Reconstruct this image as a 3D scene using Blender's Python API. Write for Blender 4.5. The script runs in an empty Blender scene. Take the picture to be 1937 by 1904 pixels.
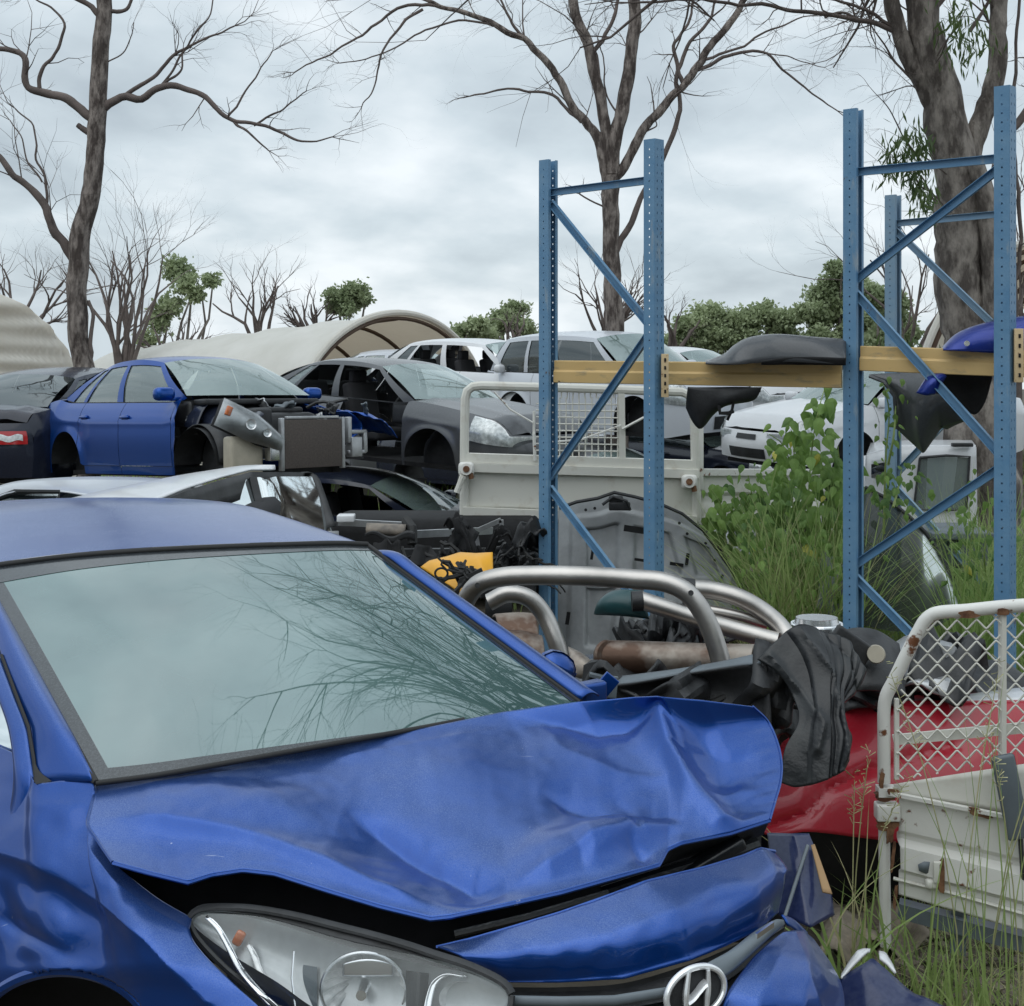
import bpy, bmesh, math, random
from mathutils import Vector, Matrix, noise
from math import sin, cos, pi, sqrt, radians, exp, atan2

# ------------------------------------------------------------------ camera, sky, sun, exposure
SC = bpy.context.scene
COL = SC.collection
F, CX, HV, H = 2324.0, 968.5, 617.0, 2.15
cam_d = bpy.data.cameras.new('camera'); cam = bpy.data.objects.new('camera', cam_d); COL.objects.link(cam)
cam.location = (0, 0, H); cam.rotation_euler = (pi/2, 0, 0)
cam_d.sensor_width = 36; cam_d.lens = 36*F/1937.0; cam_d.shift_y = -335.0/1937.0
cam_d.clip_start = .05; cam_d.clip_end = 3000
SC.camera = cam
SUN_EL, SUN_AZ = radians(58), radians(205)
sun_d = bpy.data.lights.new('sun', 'SUN'); sun_d.energy = .7; sun_d.angle = radians(70); sun_d.color = (1, .97, .92)
sun = bpy.data.objects.new('sun', sun_d); COL.objects.link(sun)
sd = Vector((sin(SUN_AZ)*cos(SUN_EL), cos(SUN_AZ)*cos(SUN_EL), sin(SUN_EL)))   # towards the sun, behind the camera to the left
sun.rotation_euler = sd.to_track_quat('Z', 'Y').to_euler()
SC.view_settings.view_transform = 'Standard'; SC.view_settings.look = 'None'
SC.view_settings.exposure = 0.12; SC.view_settings.gamma = 1.0

W = bpy.data.worlds.new('World'); SC.world = W; W.use_nodes = True
def build_world():
    nt = W.node_tree; N = nt.nodes; Lk = nt.links; N.clear()
    def nd(t, **k):
        n = N.new(t)
        for a, b in k.items(): setattr(n, a, b)
        return n
    out = nd('ShaderNodeOutputWorld')
    sky = nd('ShaderNodeTexSky', sky_type='NISHITA'); sky.sun_disc = False
    sky.sun_elevation = SUN_EL; sky.sun_rotation = SUN_AZ
    b1 = nd('ShaderNodeBackground'); b1.inputs['Strength'].default_value = .12
    Lk.new(sky.outputs[0], b1.inputs[0])
    tc = nd('ShaderNodeTexCoord'); sep = nd('ShaderNodeSeparateXYZ'); Lk.new(tc.outputs['Generated'], sep.inputs[0])
    def m(op, a, b=None, c=None):
        n = nd('ShaderNodeMath', operation=op)
        for i, v in enumerate((a, b, c)):
            if v is None: continue
            if isinstance(v, (int, float)): n.inputs[i].default_value = v
            else: Lk.new(v, n.inputs[i])
        return n.outputs[0]
    zz = m('MAXIMUM', sep.outputs[2], 0.0)
    den = m('ADD', zz, .30)
    cx_, cy_ = m('DIVIDE', sep.outputs[0], den), m('DIVIDE', sep.outputs[1], den)
    cmb = nd('ShaderNodeCombineXYZ'); Lk.new(cx_, cmb.inputs[0]); Lk.new(cy_, cmb.inputs[1])
    mp = nd('ShaderNodeMapping'); mp.inputs['Location'].default_value = (1.7, 3.1, 0); mp.inputs['Scale'].default_value = (2.0, 1.7, 1)
    mp.inputs['Rotation'].default_value = (0, 0, radians(-24))
    Lk.new(cmb.outputs[0], mp.inputs[0])
    n1 = nd('ShaderNodeTexNoise'); n1.inputs['Scale'].default_value = .9; n1.inputs['Detail'].default_value = 3.5; n1.inputs['Roughness'].default_value = .46
    n1.inputs['Distortion'].default_value = .15
    n2 = nd('ShaderNodeTexNoise'); n2.inputs['Scale'].default_value = 2.6; n2.inputs['Detail'].default_value = 4; n2.inputs['Roughness'].default_value = .55
    Lk.new(mp.outputs[0], n1.inputs[0]); Lk.new(mp.outputs[0], n2.inputs[0])
    f = m('ADD', m('MULTIPLY', n1.outputs[0], .72), m('MULTIPLY', n2.outputs[0], .28))
    # lower sky is paler and brighter near the horizon
    hz = m('POWER', m('SUBTRACT', 1.0, m('MINIMUM', m('MULTIPLY', zz, 3.2), 1.0)), 2.0)
    f = m('ADD', f, m('MULTIPLY', hz, .06))
    cr = nd('ShaderNodeValToRGB'); e = cr.color_ramp.elements
    e[0].position = .33; e[0].color = (.42, .49, .545, 1)
    e[1].position = .66; e[1].color = (.86, .92, .96, 1)
    k = cr.color_ramp.elements.new(.50); k.color = (.61, .695, .75, 1)
    Lk.new(f, cr.inputs[0])
    b2 = nd('ShaderNodeBackground'); Lk.new(cr.outputs[0], b2.inputs[0])
    # an overcast sky is brighter overhead than at the horizon
    st = m('ADD', 1.0, m('MULTIPLY', m('MAXIMUM', m('SUBTRACT', zz, .3), 0.0), 1.0))
    Lk.new(st, b2.inputs[1])
    mx = nd('ShaderNodeMixShader'); mx.inputs[0].default_value = .95
    Lk.new(b1.outputs[0], mx.inputs[1]); Lk.new(b2.outputs[0], mx.inputs[2]); Lk.new(mx.outputs[0], out.inputs[0])
build_world()

# ------------------------------------------------------------------ helpers
rnd = random.Random(7)
def D(u, v, d): return Vector(((u-CX)*d/F, d, H-(v-HV)*d/F))          # a point of the place from where it was measured and how far it is
def Z(u, v, z): return D(u, v, F*(H-z)/(v-HV))
def uv_of(p): return CX+F*p[0]/p[1], HV+F*(H-p[2])/p[1]
def gz(x, y):                                                        # height of the ground
    t = min(max((y-5.6)/5.5, 0), 1); t = t*t*(3-2*t)
    return -.9*t - max(0, y-45)*.05 + .05*noise.noise(Vector((x*.5, y*.5, 0)))*(1 if y < 40 else 0)

def mat(name, col, rough=.5, metal=0., coat=0., spec=.5, var=0., vscale=6., col2=None, bump=0., bdist=.01, bscale=60., rvar=0., ior=None, emit=None, thresh=None, detail=4., stretch=None, trans=0., sheen=0.):
    m = bpy.data.materials.new(name); m.use_nodes = True; nt = m.node_tree; b = nt.nodes['Principled BSDF']
    b.inputs['Base Color'].default_value = (*col, 1); b.inputs['Roughness'].default_value = rough; b.inputs['Metallic'].default_value = metal
    b.inputs['Coat Weight'].default_value = coat; b.inputs['Coat Roughness'].default_value = .04; b.inputs['Specular IOR Level'].default_value = spec
    if ior: b.inputs['IOR'].default_value = ior
    b.inputs['Transmission Weight'].default_value = trans
    tc = nt.nodes.new('ShaderNodeTexCoord'); mp = nt.nodes.new('ShaderNodeMapping'); nt.links.new(tc.outputs['Object'], mp.inputs[0])
    if stretch: mp.inputs['Scale'].default_value = stretch
    if var or col2 or rvar:
        n = nt.nodes.new('ShaderNodeTexNoise'); n.inputs['Scale'].default_value = vscale; n.inputs['Detail'].default_value = detail; n.inputs['Roughness'].default_value = .62
        nt.links.new(mp.outputs[0], n.inputs[0])
        if var or col2:
            r = nt.nodes.new('ShaderNodeValToRGB'); c2 = col2 or tuple(min(1, c*(1+var)) for c in col); c1 = col if col2 else tuple(c*(1-var) for c in col)
            lo, hi = thresh or (.35, .65)
            r.color_ramp.elements[0].position = lo; r.color_ramp.elements[1].position = hi
            r.color_ramp.elements[0].color = (*c1, 1); r.color_ramp.elements[1].color = (*c2, 1)
            nt.links.new(n.outputs[0], r.inputs[0]); nt.links.new(r.outputs[0], b.inputs['Base Color'])
        if rvar:
            q = nt.nodes.new('ShaderNodeMapRange'); q.inputs[3].default_value = max(0, rough-rvar); q.inputs[4].default_value = min(1, rough+rvar)
            nt.links.new(n.outputs[0], q.inputs[0]); nt.links.new(q.outputs[0], b.inputs['Roughness'])
    if bump:
        n = nt.nodes.new('ShaderNodeTexNoise'); n.inputs['Scale'].default_value = bscale; n.inputs['Detail'].default_value = 3
        nt.links.new(mp.outputs[0], n.inputs[0]); bp = nt.nodes.new('ShaderNodeBump'); bp.inputs['Strength'].default_value = bump; bp.inputs['Distance'].default_value = bdist
        nt.links.new(n.outputs[0], bp.inputs['Height']); nt.links.new(bp.outputs[0], b.inputs['Normal'])
    return m

def glass_mat(name, tint, refl=.10, alpha=.35, rough=.03):
    """thin glass: partly see-through, tinted, mirror-like at grazing angles"""
    m = bpy.data.materials.new(name); m.use_nodes = True; nt = m.node_tree; nt.nodes.clear(); N = nt.nodes.new
    out = N('ShaderNodeOutputMaterial'); tr = N('ShaderNodeBsdfTransparent'); tr.inputs[0].default_value = (*[.35+.65*t for t in tint], 1)
    df = N('ShaderNodeBsdfDiffuse'); df.inputs[0].default_value = (*tint, 1); gl = N('ShaderNodeBsdfGlossy'); gl.inputs[1].default_value = rough
    gl.inputs[0].default_value = (.95, 1, 1, 1)
    fr = N('ShaderNodeFresnel'); fr.inputs[0].default_value = 1.5
    m1 = N('ShaderNodeMixShader'); m1.inputs[0].default_value = alpha; m2 = N('ShaderNodeMixShader')
    ad = N('ShaderNodeMath'); ad.operation = 'ADD'; ad.inputs[1].default_value = refl; ad.use_clamp = True
    nt.links.new(fr.outputs[0], ad.inputs[0]); nt.links.new(ad.outputs[0], m2.inputs[0])
    nt.links.new(tr.outputs[0], m1.inputs[1]); nt.links.new(df.outputs[0], m1.inputs[2]); nt.links.new(m1.outputs[0], m2.inputs[1]); nt.links.new(gl.outputs[0], m2.inputs[2])
    nt.links.new(m2.outputs[0], out.inputs[0])
    return m

def wear(m, col, scale, lo, hi, stretch=(1, 1, 1), detail=6):
    """chips, scrapes and rust worn into the base colour"""
    nt = m.node_tree; b = nt.nodes['Principled BSDF']; i = b.inputs['Base Color']; N = nt.nodes.new
    mp = N('ShaderNodeMapping'); mp.inputs['Scale'].default_value = stretch; tc = [n for n in nt.nodes if n.type == 'TEX_COORD'][0]; nt.links.new(tc.outputs['Object'], mp.inputs[0])
    n = N('ShaderNodeTexNoise'); n.inputs['Scale'].default_value = scale; n.inputs['Detail'].default_value = detail; n.inputs['Roughness'].default_value = .6; nt.links.new(mp.outputs[0], n.inputs[0])
    r = N('ShaderNodeMapRange'); r.inputs[1].default_value = lo; r.inputs[2].default_value = hi; nt.links.new(n.outputs[0], r.inputs[0])
    mx = N('ShaderNodeMix'); mx.data_type = 'RGBA'; nt.links.new(r.outputs[0], mx.inputs[0]); mx.inputs[7].default_value = (*col, 1)
    if i.links: nt.links.new(i.links[0].from_socket, mx.inputs[6])
    else: mx.inputs[6].default_value = i.default_value
    nt.links.new(mx.outputs[2], i); return m
def paint(name, col, dust_sheen=.25, dust_sheen_col=(.32, .33, .40), rough=.3, dscale=90., upd=.7, metal=0.):
    """car paint with rain spots and dusty film thicker on faces turned up; on the hatch also painted sheen"""
    m = mat(name, col, rough=rough, coat=.5, spec=.35, metal=metal); nt = m.node_tree; b = nt.nodes['Principled BSDF']; N = nt.nodes.new; L = nt.links.new
    tc = [n for n in nt.nodes if n.type == 'TEX_COORD'][0]
    n1 = N('ShaderNodeTexNoise'); n1.inputs['Scale'].default_value = dscale; n1.inputs['Detail'].default_value = 3; L(tc.outputs['Object'], n1.inputs[0])
    n2 = N('ShaderNodeTexNoise'); n2.inputs['Scale'].default_value = 3.1; n2.inputs['Detail'].default_value = 5; L(tc.outputs['Object'], n2.inputs[0])
    ge = N('ShaderNodeNewGeometry'); sx = N('ShaderNodeSeparateXYZ'); L(ge.outputs['Normal'], sx.inputs[0])
    def mth(op, a, c, cl=False):
        n = N('ShaderNodeMath'); n.operation = op; n.use_clamp = cl
        for i, v in enumerate((a, c)):
            if isinstance(v, (int, float)): n.inputs[i].default_value = v
            else: L(v, n.inputs[i])
        return n.outputs[0]
    up = mth('POWER', mth('MAXIMUM', sx.outputs[2], 0.0), 3.5)
    mr = N('ShaderNodeMapRange'); mr.inputs[1].default_value = .36; mr.inputs[2].default_value = .62; L(n1.outputs[0], mr.inputs[0])
    m2_ = N('ShaderNodeMapRange'); m2_.inputs[1].default_value = .35; m2_.inputs[2].default_value = .65; L(n2.outputs[0], m2_.inputs[0])
    a = mth('MULTIPLY', mth('MULTIPLY', mth('ADD', mth('MULTIPLY', mr.outputs[0], .9), .35), mth('ADD', mth('MULTIPLY', m2_.outputs[0], .5), .5)), dust_sheen*1.5)
    fac = mth('MULTIPLY', a, mth('ADD', 1-upd, mth('MULTIPLY', up, upd)), True)
    mx = N('ShaderNodeMix'); mx.data_type = 'RGBA'; L(fac, mx.inputs[0]); mx.inputs[6].default_value = (*col, 1); mx.inputs[7].default_value = (*dust_sheen_col, 1)
    L(mx.outputs[2], b.inputs['Base Color'])
    cr = mth('ADD', .03, mth('MULTIPLY', fac, .55)); L(cr, b.inputs['Coat Roughness'])
    bp = N('ShaderNodeBump'); bp.inputs['Strength'].default_value = .06; bp.inputs['Distance'].default_value = .004; L(n1.outputs[0], bp.inputs['Height']); L(bp.outputs[0], b.inputs['Normal'])
    return m

def leafmat(name, c1, c2, sc):
    m = mat(name, c1, .55, col2=c2, vscale=sc, thresh=(.32, .68)); nt = m.node_tree; b = nt.nodes['Principled BSDF']; tr = nt.nodes.new('ShaderNodeBsdfTranslucent'); mx = nt.nodes.new('ShaderNodeMixShader'); mx.inputs[0].default_value = .38
    src = b.inputs['Base Color'].links[0].from_socket; nt.links.new(src, tr.inputs[0]); nt.links.new(b.outputs[0], mx.inputs[1]); nt.links.new(tr.outputs[0], mx.inputs[2]); nt.links.new(mx.outputs[0], nt.nodes['Material Output'].inputs[0]); return m
M = {}
M['blue'] = paint('hatch_blue_paint', (.003, .055, .29), dust_sheen=.32, dust_sheen_col=(.17, .25, .47), rough=.30, dscale=420, upd=.95, metal=.65)  # besides the dusty film, a pale highlight is put into the colour of upward faces
M['blue_shaded'] = paint('shaded_blue_paint', (.004, .012, .065), dust_sheen=.15, dust_sheen_col=(.1, .12, .2), rough=.35)  # darker copy of the blue body paint, shade put into its colour
wear(M['blue'], (.35, .40, .55), 26, .725, .75, (1, 1, 1)); wear(M['blue'], (.30, .36, .52), 5, .71, .76, (1, 9, 3), 8)
M['blue2'] = paint('sedan_blue_paint', (.003, .065, .33), dust_sheen=.02, dust_sheen_col=(.2, .24, .4), rough=.28, metal=.6)
M['grey'] = paint('dark_grey_paint', (.10, .104, .112), dust_sheen=.3, dust_sheen_col=(.2, .2, .2), rough=.38, dscale=60, metal=.5)
M['navy'] = paint('black_navy_paint', (.010, .014, .030), dust_sheen=.08, dust_sheen_col=(.16, .18, .22), rough=.25)
M['white'] = paint('white_paint', (.72, .73, .75), dust_sheen=.15, dust_sheen_col=(.4, .4, .38), rough=.35)
M['silver'] = paint('silver_paint', (.60, .63, .68), dust_sheen=.2, dust_sheen_col=(.42, .42, .42), rough=.35)
M['red'] = paint('red_paint', (.36, .008, .022), dust_sheen=.10, dust_sheen_col=(.3, .12, .12), rough=.33)
M['fgrey'] = paint('fender_grey_paint', (.06, .064, .070), dust_sheen=.2, dust_sheen_col=(.2, .21, .22), rough=.42)
M['bluef'] = paint('fender_blue_paint', (.004, .025, .24), dust_sheen=.08, dust_sheen_col=(.2, .22, .4), rough=.3, metal=.4)
M['blackp'] = mat('black_plastic', (.022, .023, .025), .5, var=.4, vscale=9, bump=.15, bscale=90)
M['greyp'] = mat('dusty_black_plastic', (.007, .008, .010), .33, col2=(.030, .034, .034), vscale=6, thresh=(.45, .85), bump=.15, bscale=70)
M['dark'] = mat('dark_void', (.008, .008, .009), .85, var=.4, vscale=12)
M['rubber'] = mat('rubber', (.02, .02, .02), .7)
M['chrome'] = mat('chrome', (.86, .87, .88), .07, metal=1)
M['emb'] = mat('polished_badge_metal', (.82, .83, .84), .22, metal=.55, coat=1)
M['satin'] = mat('satin_chrome', (.72, .73, .75), .25, metal=1)
M['steel'] = mat('brushed_stainless', (.50, .475, .45), .40, metal=1, var=.16, vscale=4, rvar=.10, bump=.05, bscale=60, stretch=(1, 1, 1))
M['rustcan'] = mat('rusty_muffler_steel', (.33, .29, .25), .45, metal=.6, col2=(.11, .065, .045), vscale=5, thresh=(.42, .62), bump=.2, bscale=30)
M['greypanel'] = mat('raw_grey_primer', (.25, .26, .265), .45, metal=.2, var=.18, vscale=5, rvar=.1)
M['creamm'] = mat('cream_white_paint', (.68, .67, .61), .5, col2=(.50, .44, .36), vscale=7, thresh=(.55, .85), bump=.05, bscale=40, rvar=.1)
M['creamr'] = mat('rust_flecked_cream_paint', (.72, .71, .67), .5, col2=(.16, .06, .025), vscale=11, thresh=(.615, .66), bump=.1, bscale=50, detail=6)
M['rust'] = mat('rust', (.085, .035, .018), .85, col2=(.24, .12, .06), vscale=22, bump=.4, bscale=60)
M['rackblue'] = mat('rack_blue_paint', (.105, .24, .40), .42, col2=(.15, .29, .44), vscale=7, thresh=(.35, .7), rvar=.12, bump=.05, bscale=50)
wear(M['rackblue'], (.30, .36, .40), 9, .60, .70, (1, 1, .25)); wear(M['rackblue'], (.10, .055, .03), 17, .69, .72, (1, 1, .5))
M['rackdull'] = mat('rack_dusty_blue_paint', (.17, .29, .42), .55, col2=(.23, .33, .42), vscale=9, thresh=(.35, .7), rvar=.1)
M['beam'] = mat('beam_yellow_ochre_paint', (.66, .46, .20), .5, col2=(.60, .40, .16), vscale=3, thresh=(.3, .7), rvar=.1)
M['fabric'] = mat('shelter_fabric', (.50, .475, .41), .85, col2=(.42, .40, .35), vscale=1.2, bump=.25, bscale=5)
def clothmat(name, c1, c2, tcol):
    m = mat(name, c1, .85, col2=c2, vscale=1.2, bump=.25, bscale=5); nt = m.node_tree; b = nt.nodes['Principled BSDF']; tr = nt.nodes.new('ShaderNodeBsdfTranslucent'); tr.inputs[0].default_value = (*tcol, 1); mx = nt.nodes.new('ShaderNodeMixShader'); mx.inputs[0].default_value = .36
    nt.links.new(b.outputs[0], mx.inputs[1]); nt.links.new(tr.outputs[0], mx.inputs[2]); nt.links.new(mx.outputs[0], nt.nodes['Material Output'].inputs[0]); return m
wear(M['beam'], (.33, .26, .16), 6, .56, .74, (1, 1, 3)); wear(M['beam'], (.08, .05, .03), 19, .69, .71, (.4, 1, 1))
M['fabric'] = clothmat('shelter_fabric', (.88, .87, .82), (.78, .77, .71), (.60, .50, .38))
M['fabric_in'] = mat('shelter_tan_fabric', (.36, .27, .19), .85, var=.08, vscale=2)
M['frame'] = mat('shelter_rust_frame', (.10, .06, .04), .7)
M['bark'] = mat('dead_bark', (.27, .23, .205), .9, col2=(.07, .054, .047), vscale=9, thresh=(.40, .56), bump=1., bdist=.05, bscale=16, stretch=(1, 1, .33), detail=8)
M['barkt'] = mat('twig_bark', (.135, .108, .098), .9, var=.3, vscale=3)
M['barkg'] = mat('gum_bark', (.30, .265, .235), .9, col2=(.09, .075, .066), vscale=6, thresh=(.40, .58), bump=1., bdist=.07, bscale=10, stretch=(1, 1, .38), detail=8)
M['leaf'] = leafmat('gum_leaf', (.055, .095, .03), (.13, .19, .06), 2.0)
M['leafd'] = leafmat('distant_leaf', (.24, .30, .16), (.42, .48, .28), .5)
M['vine'] = leafmat('vine_leaf', (.07, .15, .035), (.24, .38, .09), 3.2)
M['grass'] = leafmat('green_grass', (.20, .33, .08), (.42, .50, .20), 1.2)
M['straw'] = mat('dry_grass', (.44, .40, .22), .7, col2=(.30, .32, .14), vscale=2.5)
M['yellow'] = mat('yellow_plastic', (.75, .36, .02), .4, var=.06, vscale=4)
M['mat'] = mat('rolled_rubber_mat', (.10, .09, .08), .7, col2=(.26, .22, .18), vscale=8)
M['alu'] = mat('dull_aluminium', (.42, .43, .44), .38, metal=.7, var=.2, vscale=6, rvar=.15)
M['radiator'] = mat('dirty_radiator_core', (.085, .07, .062), .7, var=.2, vscale=60, bump=.3, bscale=200)
M['beige'] = mat('beige_plastic', (.42, .38, .30), .5, var=.12, vscale=6)
M['teal'] = mat('dark_teal_plastic', (.012, .05, .055), .35, var=.2)
M['seat'] = mat('seat_cloth', (.03, .03, .033), .9)
M['amber'] = mat('amber_lens', (.55, .13, .02), .2, coat=1)
M['redlens'] = mat('red_lens', (.45, .015, .02), .12, coat=1)
M['lensgrey'] = mat('lamp_reflector', (.82, .84, .85), .22, metal=.3, var=.3, vscale=26)
M['tan'] = mat('tan_foam', (.35, .22, .11), .8)
M['beak'] = mat('slotted_plate', (.62, .47, .27), .55, col2=(.2, .1, .05), vscale=30, thresh=(.6, .68))
M['gmeter'] = mat('mid_grey_paint', (.13, .155, .175), .5, var=.15, vscale=5)
M['glass'] = glass_mat('side_glass', (.34, .41, .41), .09, .42)
M['glassd'] = glass_mat('tinted_glass', (.035, .045, .05), .07, .75)
M['glassg'] = glass_mat('green_windscreen_glass', (.30, .40, .38), .10, .50)
M['glassw'] = glass_mat('dusty_loose_glass', (.045, .055, .05), -.035, .6, .5)
M['lens'] = glass_mat('clear_lens', (.93, .95, .95), -.012, .02)

def mesh_obj(name, verts, faces, m, parent=None, smooth=True, ang=35, solid=0, loc=None):
    me = bpy.data.meshes.new(name); me.from_pydata([tuple(v) for v in verts], [], faces)
    me.materials.append(m if not isinstance(m, str) else M[m])
    bm = bmesh.new(); bm.from_mesh(me); bmesh.ops.remove_doubles(bm, verts=bm.verts, dist=1e-5); 
    if len(bm.faces) < 60000: bmesh.ops.recalc_face_normals(bm, faces=bm.faces)
    bm.to_mesh(me); bm.free()
    if smooth:
        for p in me.polygons: p.use_smooth = True
        me.set_sharp_from_angle(angle=radians(ang))
    o = bpy.data.objects.new(name, me); COL.objects.link(o)
    if parent: o.parent = parent
    if solid:
        s = o.modifiers.new('thick', 'SOLIDIFY'); s.thickness = solid; s.offset = 0
    return o

class MB:
    def __init__(s): s.v = []; s.f = []
    def add(s, vs, fs):
        n = len(s.v); s.v += [Vector(v) for v in vs]; s.f += [tuple(i+n for i in f) for f in fs]; return s
    def box(s, c, sx, sy, sz, rot=None, bev=0):
        c = Vector(c); R = rot or Matrix.Identity(3)
        if bev:
            bm = bmesh.new(); bmesh.ops.create_cube(bm, size=1); bmesh.ops.scale(bm, vec=(sx, sy, sz), verts=bm.verts)
            bmesh.ops.bevel(bm, geom=bm.edges[:], offset=bev, segments=3, affect='EDGES', profile=.5)
            vs = [c+R@v.co for v in bm.verts]; fs = [[v.index for v in f.verts] for f in bm.faces]; bm.verts.index_update(); bm.free()
            return s.add(vs, fs)
        vs = [c+R@Vector((a*sx/2, b*sy/2, d*sz/2)) for a in (-1, 1) for b in (-1, 1) for d in (-1, 1)]
        return s.add(vs, [(0, 1, 3, 2), (4, 6, 7, 5), (0, 4, 5, 1), (2, 3, 7, 6), (0, 2, 6, 4), (1, 5, 7, 3)])
    def tube(s, pts, r, n=8, cap=True, flat=1.0, closed=False):
        pts = [Vector(p) for p in pts]; k = len(pts)
        rs = r if isinstance(r, (list, tuple)) else [r]*k
        t0 = (pts[1]-pts[0]).normalized(); up = Vector((0, 0, 1)) if abs(t0.z) < .9 else Vector((1, 0, 0))
        a = t0.cross(up).normalized(); vs = []
        for i in range(k):
            t = (pts[min(i+1, k-1)]-pts[max(i-1, 0)]); t = t.normalized() if t.length > 1e-9 else t0
            a = (a-t*a.dot(t)); a = a.normalized() if a.length > 1e-6 else t.orthogonal().normalized()
            b = t.cross(a)
            for j in range(n):
                th = 2*pi*j/n; vs.append(pts[i]+(a*cos(th)+b*sin(th)*flat)*rs[i])
        fs = [(i*n+j, i*n+(j+1) % n, (i+1)*n+(j+1) % n, (i+1)*n+j) for i in range(k-1) for j in range(n)]
        if cap: fs += [tuple(range(n))[::-1], tuple((k-1)*n+j for j in range(n))]
        return s.add(vs, fs)
    def bar(s, a, b, w, h, up=(0, 0, 1)):
        a, b = Vector(a), Vector(b); t = (b-a); L = t.length; t.normalize(); up = Vector(up)
        x = t.cross(up).normalized(); y = x.cross(t).normalized()
        R = Matrix((x, t, y)).transposed(); return s.box((a+b)/2, w, L, h, R)
    def grid(s, P, nu, nv):
        vs = [P(i/nu, j/nv) for j in range(nv+1) for i in range(nu+1)]
        w = nu+1
        return s.add(vs, [(j*w+i, j*w+i+1, (j+1)*w+i+1, (j+1)*w+i) for j in range(nv) for i in range(nu)])
    def out(s, name, m, parent=None, **k): return mesh_obj(name, s.v, s.f, m, parent, **k)

def spline(pts, closed=False):
    """chord-length Catmull-Rom through the points; returns f(t), t in 0..1"""
    P = [Vector(p) for p in pts]; n = len(P)
    if n == 1: return lambda t: P[0]
    c = [0.]
    for i in range(n-1): c.append(c[-1]+max((P[i+1]-P[i]).length, 1e-6))
    T = c[-1]
    def f(t):
        x = min(max(t, 0), 1)*T; i = 0
        while i < n-2 and x > c[i+1]: i += 1
        h = c[i+1]-c[i]; s = (x-c[i])/h
        def tan(j):
            if j == 0: return (P[1]-P[0])/(c[1]-c[0])
            if j == n-1: return (P[-1]-P[-2])/(c[-1]-c[-2])
            return (P[j+1]-P[j-1])/(c[j+1]-c[j-1])
        m0, m1 = tan(i)*h, tan(i+1)*h
        return P[i]*(2*s**3-3*s*s+1)+m0*(s**3-2*s*s+s)+P[i+1]*(-2*s**3+3*s*s)+m1*(s**3-s*s)
    return f
def poly(pts):
    """same with straight runs"""
    P = [Vector(p) for p in pts]; n = len(P); c = [0.]
    for i in range(n-1): c.append(c[-1]+max((P[i+1]-P[i]).length, 1e-6))
    def f(t):
        x = min(max(t, 0), 1)*c[-1]; i = 0
        while i < n-2 and x > c[i+1]: i += 1
        return P[i].lerp(P[i+1], (x-c[i])/(c[i+1]-c[i]))
    return f
def coons(top, bot, left, right):
    """top and bot run left to right, left and right run top to bottom; (s,t) -> point"""
    p00, p10, p01, p11 = top(0), top(1), bot(0), bot(1)
    def f(s, t):
        return top(s)*(1-t)+bot(s)*t+left(t)*(1-s)+right(t)*s-(p00*(1-s)*(1-t)+p10*s*(1-t)+p01*(1-s)*t+p11*s*t)
    return f
def patch(name, top, bot, m, parent=None, left=None, right=None, nu=40, nv=24, bump=None, curve=spline, solid=0, bulge=0., ang=40, tb=None, hole=None):
    T = (tb or curve)(top); B = (tb or curve)(bot)
    Lf = curve(left) if left else (lambda t: T(0).lerp(B(0), t)); Rt = curve(right) if right else (lambda t: T(1).lerp(B(1), t))
    C = coons(T, B, Lf, Rt)
    n0 = None
    if bulge:
        n0 = (C(1, .5)-C(0, .5)).cross(C(.5, 1)-C(.5, 0)).normalized()
        if n0.y > 0: n0 = -n0
    def P(s, t):
        p = C(s, t)
        if bulge: p = p+n0*bulge*(1-(2*s-1)**2)*(1-(2*t-1)**2)
        if bump: p = p+bump(p, s, t)
        return p
    mb = MB(); mb.grid(P, nu, nv)
    if hole: mb.f = [f for f in mb.f if not hole(sum((mb.v[i] for i in f), Vector())/4)]
    o = mb.out(name, m, parent, ang=ang, solid=solid)
    return o, P
def prism(name, pts, m, thick, parent=None, **k):
    """flat outline (world points) given real thickness away from the camera"""
    c = sum((Vector(p) for p in pts), Vector())/len(pts)
    n = Vector()
    for i in range(len(pts)): n += (Vector(pts[i])-c).cross(Vector(pts[(i+1) % len(pts)])-c)
    n.normalize(); n = n if n.y > 0 else -n
    N = len(pts); vs = list(pts)+[Vector(p)+n*thick for p in pts]
    fs = [tuple(range(N)), tuple(range(2*N-1, N-1, -1))]+[(i, (i+1) % N, N+(i+1) % N, N+i) for i in range(N)]
    return mesh_obj(name, vs, fs, m, parent, **k)

def thing(name, label, cat, loc=(0, 0, 0), group=None, rot=(0, 0, 0)):
    o = bpy.data.objects.new(name, None); COL.objects.link(o); o.location = loc; o.rotation_euler = rot; o.empty_display_size = .2
    o['label'] = label; o['category'] = cat
    if group: o['group'] = group
    return o
def tag(o, label, cat, group=None, kind=None):
    o['label'] = label; o['category'] = cat
    if group: o['group'] = group
    if kind: o['kind'] = kind
    return o
def rebase(root):
    """keep world-space parts where they are under an Empty that stands at the thing's base"""
    inv = Matrix.Translation(root.location).inverted()
    for c in root.children: 
        if not c.get('_local'): c.matrix_parent_inverse = inv
    return root
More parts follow.
